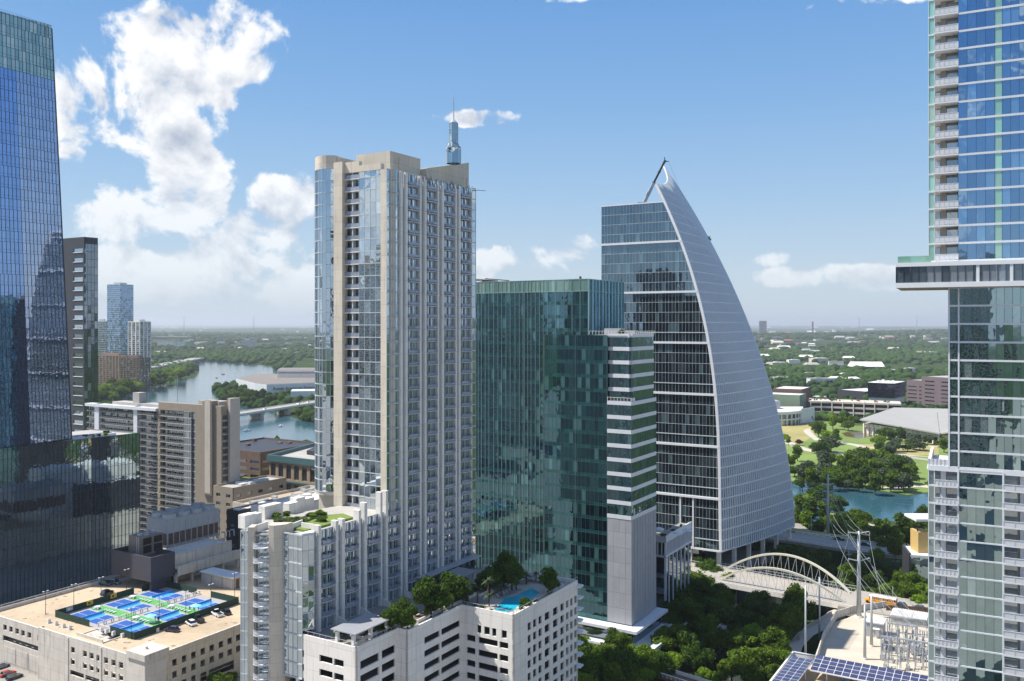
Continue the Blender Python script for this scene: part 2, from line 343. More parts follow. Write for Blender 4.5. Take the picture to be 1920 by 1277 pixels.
M['g_crown'] = glass('pale_green_glass', (.75,.95,.90), .35, (.10,.17,.16), (.30,.40,.36), .5, fb=.15, blind=(.5,.55,.5))
M['g_pod'] = glass('dark_podium_glass', (.74,.92,1.0), .48, (.008,.013,.02), (.014,.02,.03), .1, fb=.0, wav=.02)
M['g_360'] = glass('condo_glass', (.78,.90,1.0), .64, (.012,.018,.022), (.05,.06,.065), .3, fb=.12, wav=.02, blind=(.30,.33,.33))
M['g_green'] = glass('teal_glass', (.26,.49,.60), .36, (.001,.008,.011), (.013,.046,.050), .34, fb=.08, wav=.012, blind=(.07,.16,.16))
M['g_greenb'] = glass('teal_blue_glass', (.28,.56,.74), .50, (.006,.03,.04), (.012,.05,.06), .3, fb=.05, wav=.01, blind=(.06,.15,.17))
M['g_sail'] = glass('grey_blue_glass', (.42,.60,.74), .34, (.006,.012,.017), (.04,.06,.07), .25, fb=.08, wav=.008, blind=(.09,.15,.17))
M['g_right'] = glass('right_tower_glass', (.42,.66,.95), .55, (.01,.02,.04), (.03,.05,.07), .25, fb=.10, wav=.012, blind=(.12,.22,.30))
M['g_rlow'] = glass('right_tower_low_glass', (.66,.86,.88), .50, (.012,.03,.03), (.04,.07,.07), .25, fb=.06, wav=.022, blind=(.2,.25,.25), wscale=.35)
M['g_rg'] = glass('mint_spandrel_glass', (.75,.95,.88), .22, (.20,.38,.30), (.28,.46,.38), .5, fb=0, wav=.004)
M['g_dark'] = glass('dark_window_glass', (.75,.85,.95), .32, (.008,.010,.012), (.03,.035,.04), .3, fb=.1, wav=.02)
M['g_bal'] = glass('balcony_door_glass', (.8,.9,.95), .40, (.03,.04,.045), (.12,.14,.15), .5, fb=.3, wav=.01, blind=(.4,.42,.42))
M['rail'] = glass('balcony_rail_screen', (.7,.75,.85), .14, (.20,.225,.27), (.26,.285,.33), .5, fb=0, rough=.3, wav=0)
# ---------------------------------------------------------------- ground, water, roads, park
def sheet(name, pts, z, mat, kind='structure', hole=None):
    mb = MB(); mb.face([(x, y, z) for x, y in pts]) ; o = mb.build(name, mat); return tag(o, kind=kind)
def ccw(pts): return pts if sum(pts[i][0]*pts[(i+1) % len(pts)][1]-pts[(i+1) % len(pts)][0]*pts[i][1] for i in range(len(pts))) > 0 else pts[::-1]
def psheet(name, pix, z, mat, d=.004):
    """a flat sheet whose outline was read off the photograph and laid on the ground plane z"""
    return sheet(name, ccw([P(x, y, z) for x, y in pix]), z+d, mat)
def ground_mat():
    m, nt, out = new_mat('ground_cover'); L = nt.links.new
    n1 = noise(nt, .0016, 6, .6); n2 = noise(nt, .012, 6, .7); n3 = noise(nt, .06, 4, .7)
    g = mixc(nt, math_n(nt, 'MULTIPLY', math_n(nt, 'SUBTRACT', n2, .35), 3, clamp=True), (.02,.042,.016), (.06,.095,.03))
    u = mixc(nt, n3, (.30,.28,.25), (.16,.15,.13))
    f = math_n(nt, 'MULTIPLY', math_n(nt, 'SUBTRACT', n3, .60), 14, clamp=True); f = math_n(nt, 'MULTIPLY', f, math_n(nt, 'MULTIPLY', math_n(nt, 'SUBTRACT', n1, .46), 9, clamp=True))
    b = N(nt, 'ShaderNodeBsdfDiffuse'); L(mixc(nt, f, g, u), b.inputs[0]); L(b.outputs[0], out.inputs[0]); return m
G = 50000
gm = MB(); NX = 40
gxs = [math.copysign(abs(i/20)**3, i)*G for i in range(-20, 21)]
from mathutils import noise as mn
def gh(x, y):
    d = math.hypot(x, y)
    if d < 2600: return 0.0
    k = min(1, (d-2600)/4000); return k*(max(0, mn.noise(Vector((x/2600, y/2600, 3.1)))+.12)*60)
GY = sorted(set([-G, -20000, -8000, -3000, -1000, 0, 1000, 2000, 2600]+[2600+i*180 for i in range(1, 50)]+[12000, 14000, 17000, 21000, 27000, 36000, G]))
GX = sorted(set([-G, -30000, -20000, -14000]+[i*350 for i in range(-30, 31)]+[14000, 20000, 30000, G]))
vs = np.array([(x, y, gh(x, y)) for y in GY for x in GX]); nx = len(GX)
fs = np.array([(j*nx+i, j*nx+i+1, (j+1)*nx+i+1, (j+1)*nx+i) for j in range(len(GY)-1) for i in range(nx-1)])
tag(np_mesh('ground', vs, fs, ground_mat()), kind='structure')
wm, nt, out = new_mat('lake_water'); b = N(nt, 'ShaderNodeBsdfPrincipled'); nt.links.new(b.outputs[0], out.inputs[0])
b.inputs['Base Color'].default_value = (.03,.095,.125,1); b.inputs['Roughness'].default_value = .06; b.inputs['IOR'].default_value = 1.33
bp = N(nt, 'ShaderNodeBump'); bp.inputs['Distance'].default_value = .35; bp.inputs['Strength'].default_value = .35; nt.links.new(noise(nt, .35, 4, .6), bp.inputs['Height']); nt.links.new(bp.outputs[0], b.inputs['Normal'])
M['water'] = wm
LAKE_PX = [(1900,1010),(1745,985),(1680,978),(1629,974),(1540,985),(1480,962),(1200,925),(900,890),(720,862),(588,846),(538,842),(441,838),(330,818),(230,790),(200,770),(230,745),(264,733),(300,722),(336,715),(368,706),(372,696),(366,688),(350,681),(320,678),(280,677),(280,671),(350,674),(440,680),(502,686),(532,697),(477,708),(444,719),(401,728),(405,742),(430,757),(500,770),(560,786),(600,796),(760,815),(1000,845),(1250,872),(1480,904),(1574,910),(1640,920),(1702,930),(1745,924),(1900,940)]
LAKE = [P(x, y, 0) for x, y in LAKE_PX]
lake = psheet('lake_water', LAKE_PX, 0, wm, .02)
def inside(x, y, poly):
    c = False; j = len(poly)-1
    for i in range(len(poly)):
        xi, yi = poly[i]; xj, yj = poly[j]
        if (yi > y) != (yj > y) and x < (xj-xi)*(y-yi)/(yj-yi)+xi: c = not c
        j = i
    return c
# park by the lake on the right
PARK_PX = [(1380,800),(1450,795),(1560,790),(1660,800),(1790,815),(1900,840),(1900,930),(1745,922),(1702,928),(1640,918),(1574,908),(1480,902),(1380,890)]
PARK = [P(x, y, 0) for x, y in PARK_PX]
psheet('park_lawn', PARK_PX, 0, M['lawn'], .01)
psheet('dry_meadow', [(1440,792),(1530,790),(1530,812),(1512,826),(1492,832),(1440,826)], 0, M['lawn_dry'], .03)
psheet('dry_lawn', [(1600,833),(1760,832),(1760,852),(1700,856),(1640,852),(1612,842)], 0, M['lawn_dry'], .03)
def strip(name, pix, w, z, mat, d=.05):
    """a path or road following picture points on the plane z, w metres wide"""
    pts = [Vector(P(x, y, z)) for x, y in pix]
    for _ in range(2):
        q = [pts[0]]
        for a, b in zip(pts, pts[1:]): q += [a*.75+b*.25, a*.25+b*.75]
        pts = q+[pts[-1]]
    l, r = [], []
    for i, p in enumerate(pts):
        t = (pts[min(i+1, len(pts)-1)]-pts[max(i-1, 0)]).normalized(); n = Vector((-t.y, t.x))*w/2; l.append(p+n); r.append(p-n)
    mb = MB()
    for i in range(len(pts)-1): mb.face([(r[i].x, r[i].y, z+d), (r[i+1].x, r[i+1].y, z+d), (l[i+1].x, l[i+1].y, z+d), (l[i].x, l[i].y, z+d)])
    return tag(mb.build(name, mat), kind='structure')
strip('park_drive', [(1470,826),(1500,840),(1530,848),(1580,852),(1612,846),(1622,838),(1592,832),(1545,826)], 9, 0, M['path'], .05)
strip('park_path', [(1535,826),(1515,812),(1512,806),(1530,803)], 7, 0, M['path'], .06)
strip('park_path', [(1612,840),(1660,838),(1720,836),(1770,838)], 5, 0, M['path'], .055)
strip('park_road', [(1680,852),(1720,860),(1780,866)], 9, 0, M['road'], .05)
strip('park_path', [(1640,836),(1680,846),(1700,855),(1790,858)], 3, 0, M['path'], .065)
strip('shore_path', [(1660,918),(1690,912),(1720,910),(1760,915)], 10, 0, M['sand'], .05)
psheet('pond_water', [(1578,812),(1600,808),(1638,810),(1640,818),(1610,822),(1585,818)], 0, solid('pond_water', (.13,.10,.04), .15, .1, .1), .07)
# ---------------------------------------------------------------- trees
def ico(sub):
    import bmesh
    bm = bmesh.new(); bmesh.ops.create_icosphere(bm, subdivisions=sub, radius=1); v = np.array([x.co[:] for x in bm.verts]); f = np.array([[x.index for x in p.verts] for p in bm.faces]); bm.free(); return v, f
rng = np.random.default_rng(5)
def crown_mesh(seed, nleaf, size, shape='round'):
    """unit crown: radius 1, from z=0.25 to z=1.75 or so; leaves are small quads gathered in clumps"""
    g = np.random.default_rng(seed); cl = []
    for _ in range(200):
        p = g.normal(size=3); p /= np.linalg.norm(p); r = g.uniform(.35, .82)
        if shape == 'round': c = p*r*np.array([1, 1, .72])+[0, 0, 1.0]
        elif shape == 'tall': c = p*r*np.array([.7, .7, 1.25])+[0, 0, 1.35]
        else: c = p*r*np.array([1.1, 1.1, .5])+[0, 0, .85]
        if c[2] < .38: continue
        cr = g.uniform(.20, .38)
        cl.append((c, cr))
        if len(cl) >= 30: break
    cl.append((np.array([0, 0, 1.0]), .5))
    w = np.array([c[1]**2 for c in cl]); w /= w.sum(); idx = g.choice(len(cl), nleaf, p=w)
    C = np.array([c[0] for c in cl])[idx]; CR = np.array([c[1] for c in cl])[idx]
    d = g.normal(size=(nleaf, 3)); d /= np.linalg.norm(d, axis=1)[:, None]; rad = CR*g.uniform(.55, 1.12, nleaf)
    ctr = C+d*rad[:, None]*np.array([1, 1, .85])
    nrm = d+g.normal(size=(nleaf, 3))*.55; nrm /= np.linalg.norm(nrm, axis=1)[:, None]
    a = np.cross(nrm, g.normal(size=(nleaf, 3))); a /= np.linalg.norm(a, axis=1)[:, None]; b = np.cross(nrm, a)
    s = size*g.uniform(.6, 1.35, nleaf)[:, None]
    V = np.stack([ctr-a*s-b*s*.55, ctr+a*s*.2-b*s, ctr+a*s+b*s*.5, ctr-a*s*.3+b*s], 1).reshape(-1, 3)
    Fc = np.arange(nleaf*4).reshape(-1, 4)
    cr = g.uniform(0, 1, len(cl))[idx]*.5+g.uniform(0, 1, nleaf)*.5
    me = bpy.data.meshes.new('crown'); me.vertices.add(len(V)); me.vertices.foreach_set('co', V.astype(np.float32).ravel())
    me.loops.add(len(V)); me.loops.foreach_set('vertex_index', Fc.astype(np.int32).ravel()); me.polygons.add(nleaf); me.polygons.foreach_set('loop_start', np.arange(0, nleaf*4, 4, dtype=np.int32))
    at = me.attributes.new('rnd', 'FLOAT', 'FACE'); at.data.foreach_set('value', cr.astype(np.float32)); me.update(calc_edges=True); me.materials.append(M['leaf'])
    return me
def trunk_mesh(seed, h=.8):
    r_ = random.Random(seed); mb = MB(); mb.tube((0, 0, -.15), (.02, .03, h*.6), .075, 7, 0, .05)
    for i in range(6):
        a = i*1.05+r_.random()*.5; l = r_.uniform(.35, .6); z0 = h*r_.uniform(.45, .62)
        q = (math.cos(a)*l, math.sin(a)*l, z0+r_.uniform(.25, .6)); mb.tube((.02, .03, z0-.06), q, .035, 5, 0, .014)
        for k in (-.5, .5): mb.tube(q, (q[0]+math.cos(a+k)*.22, q[1]+math.sin(a+k)*.22, q[2]+.18), .014, 4, 0, .006)
    o = mb.build('trunk', M['bark']); me = o.data; bpy.data.objects.remove(o); return me
CROWNS = {'near': [crown_mesh(i, 5200, .052, s) for i, s in enumerate(['round', 'round', 'wide', 'tall', 'round', 'wide'])],
          'mid': [crown_mesh(20+i, 1500, .088, s) for i, s in enumerate(['round', 'wide', 'tall', 'round'])]}
TRUNKS = [trunk_mesh(i) for i in range(4)]
ALL_TREES = []; PODF = None
def tree(x, y, z, r, hs=1.0, lod='near', mat='leaf', name='tree', idx=None, clus=None):
    o = root(name, x, y, z, random.uniform(0, 6.28), None, 'tree'); o.scale = (r, r, r*hs)
    me = CROWNS[lod][random.randrange(len(CROWNS[lod])) if idx is None else idx]
    c = bpy.data.objects.new('crown', me); SC.collection.objects.link(c); c.parent = o
    if mat != 'leaf':
        c.material_slots[0].link = 'OBJECT'; c.material_slots[0].material = M[mat]
    t = bpy.data.objects.new('trunk', random.choice(TRUNKS)); SC.collection.objects.link(t); t.parent = o
    ALL_TREES.append((clus or 'x', (x/y), o)); return o
def tree_px(px, py, wpx, z=2.0, hs=1.0, **k):
    """crown centre seen at px,py and wpx wide, standing on ground z"""
    Y = 300.0
    for _ in range(12):
        r = wpx/2*Y/F*1.0; zc = z+r*1.0*hs; Y = (HC-zc)*F/(py-HY)
    x = gx(px, Y); r = wpx/2*Y/F
    if PODF and k.get('clus', '').startswith('terrace'): x, Y = PODF(x, Y, min(2.0, r*.5)); r = wpx/2*Y/F
    return tree(x, Y, z, r, hs, **k)
ORD = ['first','second','third','fourth','fifth','sixth','seventh','eighth','ninth','tenth','eleventh','twelfth','thirteenth','fourteenth','fifteenth','sixteenth','seventeenth','eighteenth','nineteenth','twentieth']
def ordn(i):
    if i < 20: return ORD[i]
    t = {2:'twenty',3:'thirty',4:'forty',5:'fifty',6:'sixty'}; d, u = divmod(i+1, 10)
    return (t[d]+'-'+ORD[u-1]) if u else t[d][:-1]+'ieth'
CLUSTER = {}
def label_trees():
    by = {}
    for c, k, o in ALL_TREES: by.setdefault(c, []).append((k, o))
    for c, l in by.items():
        desc, grp = CLUSTER.get(c, ('tree '+c, c)); l.sort(key=lambda t: t[0])
        for i, (_, o) in enumerate(l):
            o['group'] = grp; o['label'] = desc.replace('#', ordn(i)) if len(l) > 1 else desc.replace('# from the left ', '').replace('#', 'only')
# far wood: thousands of crowns that read as one mass
KEEP_OUT = [LAKE, PARK]
def far_wood():
    v1, f1 = ico(1); v0, f0 = ico(1)
    def batch(n, ymin, ymax, r, hk, v, f, name, dens=1.0, mat='leaf_far'):
        yy = np.sqrt(rng.uniform(ymin**2, ymax**2, n)); xx = rng.uniform(-.64, .64, n)*yy; keep = np.ones(n, bool)
        for i in range(n):
            x, y = xx[i], yy[i]
            if mn.noise(Vector((x/330, y/500, 1.7)))*1.0+.42 < rng.uniform(0, .7)*dens: keep[i] = False; continue
            for p in KEEP_OUT:
                if inside(x, y, p): keep[i] = False; break
        xx, yy = xx[keep], yy[keep]; n = len(xx); R_ = r*rng.uniform(.6, 1.35, n)
        zz = np.array([gh(a, b) for a, b in zip(xx, yy)])
        jit = 1+rng.uniform(-.28, .28, (n, len(v), 1)); sc = np.stack([R_, R_, R_*hk*rng.uniform(.75, 1.25, n)], 1)[:, None, :]
        V = v[None]*jit*sc+np.stack([xx, yy, zz+R_*hk*.55], 1)[:, None, :]
        Fc = f[None]+(np.arange(n)*len(v))[:, None, None]; rn = np.repeat(rng.uniform(0, 1, n)*.7, len(f))+rng.uniform(0, .3, n*len(f))
        o = np_mesh(name, V.reshape(-1, 3), Fc.reshape(-1, 3), M[mat], rn); tag(o, 'dense green wood with scattered clearings covering the land beyond the lake', None, None, 'stuff')
        o['category'] = 'wood'; return n
    tot = batch(11500, 690, 1700, 6.2, .85, v1, f1, 'far_wood')
    tot += batch(17000, 1700, 3600, 9.5, .75, v1, f1, 'far_wood', 1.1)
    tot += batch(15000, 3600, 9500, 22, .42, v0, f0, 'far_wood', 1.2)
    print('far wood crowns', tot)
def haze_box():
    m, nt, out = new_mat('haze'); v = N(nt, 'ShaderNodeVolumePrincipled'); v.inputs['Density'].default_value = 6.0e-5
    v.inputs['Color'].default_value = (.88,.93,1,1); v.inputs['Anisotropy'].default_value = .2; nt.links.new(v.outputs[0], out.inputs['Volume'])
    mb = MB(); mb.box(-G-200, -G-200, -2, G+200, G+200, 290); return tag(mb.build('haze', m), kind='stuff')
# ================================================================ LARGE STRUCTURES
def lerp(a, b, t): return a+(b-a)*t
# ---------------------------------------------------------------- leaning glass skyscraper on the left with its podium
def left_skyscraper():
    f = Fr(0, 328, 32.5); o = f.root('glass_skyscraper', 'tall blue mirror glass skyscraper with a pale green crown at the left edge', 'skyscraper')
    zp = f.z(841); S = 1.0            # podium top
    tR0, tR1 = f.t(139, S), f.t(101, S); zt = f.z(130, f.t(60, S), S)
    zR, zL = f.z(46, tR1, S), f.z(20, 0, S); L0 = -26
    def edge(z): return tR0+(tR1-tR0)*((z-zp)/(zR-zp))**1.08
    def seam(z): return lerp(f.t(57, S), f.t(29, S), (z-zp)/(zt-zp))
    gl, gr, gc, ml = MB(), MB(), MB(), MB(); fh = 4.05; n = int((zL-zp)/fh)+1; zs = [zp+i*fh for i in range(n+1)]
    def yoff(u, z):                   # the right half turns away from the seam
        s = seam(z); return S+(max(0, u-s)*.10)
    def ztop(u): k = max(0, min(1, u/tR1)); return lerp(zL, zR, k**1.6) if u > 0 else zL
    pw = 1.5
    for z0, z1 in zip(zs, zs[1:]):
        e, s = edge((z0+z1)/2), seam((z0+z1)/2); crown = z0 > zt-2
        segs = [(L0, s, gl), (s, e, gr)]
        for a, b, mb in segs:
            k = max(1, round((b-a)/pw)); us = [a+(b-a)*i/k for i in range(k+1)]
            for u0, u1 in zip(us, us[1:]):
                t0, t1 = min(z1, ztop(u0)), min(z1, ztop(u1))
                if t0 <= z0+.05: continue
                q = random.gauss(0, .0012); w = random.gauss(0, .0016)
                (gc if crown else mb).face([(u0, yoff(u0, z0)+q, z0), (u1, yoff(u1, z0)-q, z0), (u1, yoff(u1, z1)-q+w, t1), (u0, yoff(u0, z1)+q+w, t0)])
                ml.beam((u0, yoff(u0, z0)-.04, z0), (u0, yoff(u0, z1)-.04, t0), .13, .16)
            ml.beam((a, yoff(a, z0)-.03, z0), (b, yoff(b, z0)-.03, z0), .09, .12)
            ml.beam((a, yoff(a, z0)-.03, z0+1.1), (b, yoff(b, z0)-.03, z0+1.1), .05, .07)
    # far end wall and body behind the glass
    b = MB(); D = 34
    for z0, z1 in zip(zs, zs[1:]):
        if z0 > zR-2: break
        e0, e1 = edge(z0), edge(z1); y0, y1 = yoff(e0, z0), yoff(e1, z1)
        b.face([(e0, y0, z0), (e0-2, D, z0), (e1-2, D, z1), (e1, y1, z1)])
        ml.beam((e0, y0, z0), (e1, y1, z1), .35, .35)
    b.face([(L0, D, zp), (L0, S, zp), (L0, S, zL), (L0, D, zL)]); b.face([(edge(zp)-2, D, zp), (L0, D, zp), (L0, D, zL), (edge(zR)-2, D, zL)])
    b.face([(L0, S+.3, zt+2), (edge(zt), S+.8, zt+2), (edge(zt), D, zt+2), (L0, D, zt+2)])
    m2 = MB()
    for u in np.arange(L0, tR1, 3.2): m2.tube((u, 2.6, zt+2), (u, 2.0, ztop(u)-.6), .15, 5)
    for z in np.arange(zt+4, zR, 4): m2.box(L0, 2.4, z, tR1-.5, 2.7, z+.3)
    gl.build('west_glazing', M['g_blue'], o); gr.build('east_glazing', M['g_lav'], o); gc.build('crown_glazing', M['g_crown'], o)
    ml.build('mullions', M['mull'], o); b.build('core_walls', M['g_blue'], o); m2.build('crown_frame', M['grey'], o)
    # podium
    uE = f.t(258); uB = f.t(172); zg = 5; zr = f.z(812, uE)
    p = MB(); mp = MB(); roof = MB()
    k = 9; A0, A1, A2 = (L0, 0), (uB, 0), (uE, -1.4)
    for q0, q1 in ((A0, A1), (A1, A2)):
        panes(p, q0, q1, zg, zp, 1.6, 4.2, .002); grid(mp, q0, q1, zg, zp, 1.6, 4.2, .13, .18, .10, .06)
    p.face([(uE, -1.4, zg), (uE-3, 30, zg), (uE-3, 30, zp), (uE, -1.4, zp)]); p.face([(L0, 30, zg), (L0, 0, zg), (L0, 0, zp), (L0, 30, zp)])
    roof.prism([(L0, .1), (uB, .1), (uE-.1, -1.2), (uE-3, 30), (L0, 30)], zp-.9, zp-.5)
    p.build('podium_glazing', M['g_pod'], o); mp.build('podium_mullions', M['mull'], o); roof.build('podium_roof', M['roofg'], o)
    mb = MB(); mb.box(uB-12, 3, zp-.5, uE-8, 4, zp+.6); mb.box(uB-12, 9, zp-.5, uE-6, 9.6, zp+.6); mb.build('planter_wall', M['white_p'], o)
    for i in range(10):
        t = lerp(uB-14, uE-10, i/9); x, y = f.w(t, 2.0+random.random()*5); r = random.uniform(.8, 1.5)
        tree(x, y, zp-.5, r, .8, lod='mid', mat=random.choice(['leaf', 'leaf_d', 'leaf_l']), name='shrub', clus='podium_shrubs')
CLUSTER['podium_shrubs'] = ('# low shrub from the left in the planters on the dark glass podium roof', 'shrubs on the glass podium roof')
left_skyscraper()
# ---------------------------------------------------------------- dark office tower behind it
def dark_tower():
    f = Fr(158, 470, 31); o = f.root('dark_office_tower', 'dark grey office tower with narrow white window strips standing behind the leaning glass skyscraper', 'office tower')
    W_ = f.u(95); zt = f.z(444); LD = f.t(183.5); c = MB(); g = MB(); w = MB(); s = MB(); m = MB()
    p0, p1, p2 = (0, W_), (0, 0), (LD, 0); l1 = dist(p0, p1)
    zs = [f.z(y) for y in range(468, 900, 18)]
    holes = [(l1-9.5, l1-1.2, z-1.2, z+.8) for z in zs]; holed(c, p0, p1, 0, zt, holes, .8)
    for h in holes: w.mark(); s.mark(); w.wb(p0, p1, h[0], h[1], h[2], h[3], -.5, -.3); s.wb(p0, p1, h[0]-.1, h[1]+.1, h[2]-.3, h[2], 0, .25)
    panes(g, p1, p2, 0, zt-3.5, 1.9, 4.1, .012); grid(m, p1, p2, 0, zt-3.5, 1.9, 4.1, .08, .08, .16, .1); c.wb(p1, p2, -.01, LD, zt-3.5, zt, -.6, 0)
    c.box(.9, .7, 0, LD, W_, zt-1)
    c.build('cladding', M['dark_cl'], o); w.build('strip_window', M['g_360'], o); s.build('sill', M['white'], o); g.build('corner_glazing', M['g_dark'], o); m.build('mullions', M['mull'], o)
dark_tower()
# ---------------------------------------------------------------- far residential towers beyond the river bank
def simple_tower(name, px0, pxc, px1, Y, ytop, label, cat, glassm, wallm, fh=3.3, pw=3, ang=GA, piers=0, ybase=None, zb=0, roofbox=True, bandh=.5):
    f = Fr(pxc, Y, ang); o = f.root(name, label, cat); zt = f.z(ytop); W_ = f.u(px0); L_ = max(4, f.t(px1)); c = MB(); g = MB(); b = MB()
    c.box(.25, .25, zb, L_, W_, zt)
    for p0, p1 in (((0, W_), (0, 0)), ((0, 0), (L_, 0))):
        panes(g, p0, p1, zb, zt-.6, pw, fh, .02); grid(b, p0, p1, zb, zt, pw, fh, .25 if not piers else 0, .12, bandh, .15)
        if piers:
            l = dist(p0, p1); k = max(1, round(l/piers))
            for i in range(k+1):
                u = l*i/k; b.wb(p0, p1, max(0, u-piers*.16), min(l, u+piers*.16), zb, zt+.4, -.1, .4)
    if roofbox: b.box(L_*.25, W_*.25, zt, L_*.75, W_*.75, zt+4.5)
    b.box(.1, .1, zt, L_-.1, .5, zt+1.2); b.box(.1, .5, zt, .5, W_-.1, zt+1.2)
    c.build('core', M['grey'], o); g.build('glazing', M[glassm], o); b.build('wall_frame', M[wallm], o); return f, o
M['orange_b'] = solid('orange_brick', (.30,.19,.13), .85, .08, .1)
f_, o_ = simple_tower('residential_tower', 201, 225, 250, 1560, 534, 'tall slim blue glass residential tower far beyond the dark office tower', 'tower', 'g_right', 'mull_l', 3.4, 3, 20)
simple_tower('residential_tower', 180, 199, 203, 1640, 603, 'lower glass block half hidden left of the slim blue far tower', 'tower', 'g_sail', 'mull_l', 3.4, 3, 25)
simple_tower('residential_tower', 240, 262, 283, 1500, 604, 'beige and glass apartment tower right of the slim blue far tower', 'tower', 'g_dark', 'conc_w', 3.3, 3.5, 24, piers=8)
simple_tower('apartment_block', 170, 235, 250, 1460, 668, 'low orange brick apartment block at the foot of the slim blue far tower', 'apartment block', 'g_dark', 'orange_b', 3.4, 4, 24, piers=7, bandh=1.2)
simple_tower('apartment_block', 226, 262, 282, 1430, 672, 'low grey brown apartment block right of the orange brick one', 'apartment block', 'g_dark', 'brown', 3.4, 4, 24, piers=7, bandh=1.3)
# ---------------------------------------------------------------- tan balcony condominium
def tan_condo():
    f = Fr(415, 405, 31); o = f.root('balcony_condominium', 'tan and white condominium slab with stacked balconies and a perforated stair shaft', 'apartment building')
    zt = f.z(762); zg = 6; W_ = f.u(163); ut = lambda px: W_-f.u(px)      # distance from the left end
    p0, p1 = (0, W_), (0, 0); D = f.t(434)
    tan, wh, gl, fr, fl = MB(), MB(), MB(), MB(), MB()
    a, b_, c_, d_, e_ = ut(297), ut(347), ut(367), ut(383), ut(400)
    top = zt-3.6; fh = 3.12; nf = int((top-zg)/fh); zf = [top-fh*i for i in range(nf+1)]
    # tan part: parapet, piers
    tan.wb(p0, p1, a, W_, top, zt, -3, 0); tan.wb(p0, p1, ut(295.5), a+1.3, zg, top, -3, 0); tan.wb(p0, p1, ut(366), W_, zg, top, -1, -.02)
    tan.box(3.1, 0.3, zg, D, W_-ut(297), zt-.9); tan.box(.4, .3, zt-4, 3.1, W_-ut(297), zt-.9); tan.box(0, -.02, zg, D, .4, zt)
    tan.wb(p0, p1, d_, e_, zg+25, zt+2.2, -3, 1.1); 
    # perforated shaft screen
    sc = MB(); l = ut(394.5)-ut(389.5)
    for j in range(36):
        for i in range(3):
            sc.wb(p0, p1, ut(389)+i*1.25+(j % 2)*.3, ut(389)+i*1.25+.55+(j % 2)*.3, zt+1.5-j*1.15-.6, zt+1.5-j*1.15, 1.1, 1.16)
    pan = MB(); pan.wb(p0, p1, ut(388), ut(398), zt+2.6-43, zt+2.8, 1.0, 1.25)
    # glass bay and balconies of the tan part
    for i in range(nf):
        fl.mark()
        z1, z0 = zf[i], zf[i+1]
        for (u0, u1, dd, pw) in ((a+1.3, b_, -1.6, 1.6), (b_, ut(360), .5, 1.5), (ut(361), c_, -.3, 1.2)):
            q0, q1 = ln(p0, p1, u0), ln(p0, p1, u1); panes(gl, q0, q1, z0+.3, z1, pw, fh, .02, d=dd); grid(fr, q0, q1, z0+.3, z1, pw, fh, .14, .1, .12, .1, d=dd)
        fl.wb(p0, p1, a+1.2, b_, z0+.04, z0+.24, -3, .5); fl.wb(p0, p1, b_, ut(360), z0+.04, z0+.24, -3, .65); fl.wb(p0, p1, ut(361), c_, z0+.04, z0+.24, -3, 0)
    balc = []
    for i in range(nf):
        z0 = zf[i+1]+.28; r = MB(); r.wb(p0, p1, a+1.4, b_-.2, z0+.1, z0+.95, .4, .46)
        for k in range(6): u = lerp(a+1.4, b_-.2, k/5); r.wb(p0, p1, u-.04, u+.04, z0-.1, z0+1.05, .46, .52)
        if i < 22: r.build('balcony_rail', M['rail_d'], o)
    # recessed dark balcony stack and white part with the curved-out top floors
    a2, a3 = ut(258), ut(295.5); back = -2.2
    for i in range(nf):
        fl.mark()
        z1, z0 = zf[i], zf[i+1]
        q0, q1 = ln(p0, p1, a2), ln(p0, p1, a3); panes(gl, q0, q1, z0+.3, z1, 1.8, fh, .02, d=back); grid(fr, q0, q1, z0+.3, z1, 1.8, fh, .16, .1, .1, .1, d=back)
        fl.wb(p0, p1, a2, a3, z0+.04, z0+.24, -3, -.3); fl.wb(p0, p1, a2+1+(i % 2)*1.5, a3-1.5-(i % 3), z0+.02, z0+.22, -.3, 1.0)
        if i < 22:
            r = MB(); r.wb(p0, p1, a2+1+(i % 2)*1.5, a3-1.5-(i % 3), z0+.3, z0+1.15, .9, .97); r.build('balcony_rail', M['rail_d'], o)
    zw = f.z(757, 0, W_)+.4
    wh.wb(p0, p1, 0, a3, zw-1.4, zw, -3, 1.2); wh.wb(p0, p1, ut(178), ut(186), zg, zw, -3, .3); wh.wb(p0, p1, ut(251), ut(258), zg, zw, -3, .3)
    for (u0, u1) in ((0, ut(178)), (ut(186), ut(251))):
        q0, q1 = ln(p0, p1, u0), ln(p0, p1, u1)
        for i in range(nf):
            z1, z0 = zf[i]-.4, zf[i+1]-.4; panes(gl, q0, q1, z0+.3, z1, 1.7, fh, .02, d=-1.5); grid(fr, q0, q1, z0+.3, z1, 1.7, fh, .14, .1, .1, .1, d=-1.5)
            fl.wb(p0, p1, u0, u1, z0+.05, z0+.25, -3, .1)
            if i < 8: r = MB(); r.wb(p0, p1, u0+.3, u1-.3, z0+.3, z0+1.15, .0, .06); r.build('balcony_rail', M['rail_d'], o)
    wh.box(3.1, W_-a3, zg, D, W_, zw-1); wh.box(.6, W_-a3, zw-1.4, 3.1, W_, zw-1)
    # right end wall strip and pier
    tan.box(D, -1.0, zg, D+3, 3, zt+3.2); en, eg = MB(), MB(); q0, q1 = (0.5, 0), (D, 0)
    wh2 = MB(); wh2.box(D*.55, -2.2, zg, D+3.1, -.9, zt+3.4)
    for i in range(nf):
        eg.wb((0, 0), (D, 0), .8, D*.5, zf[i+1]+.8, zf[i+1]+2.4, .0, .06); fl.wb((0, 0), (D, 0), .5, D*.55, zf[i+1], zf[i+1]+.25, 0, 1.4)
    # roof things
    rf = MB(); rf.box(2, 4, zt-.9, 8, 18, zt+1.8); rf.box(2, W_-60, zw-1, 9, W_-18, zw+1.4); rf.box(3, W_-38, zw, 7, W_-33, zw+6.5)
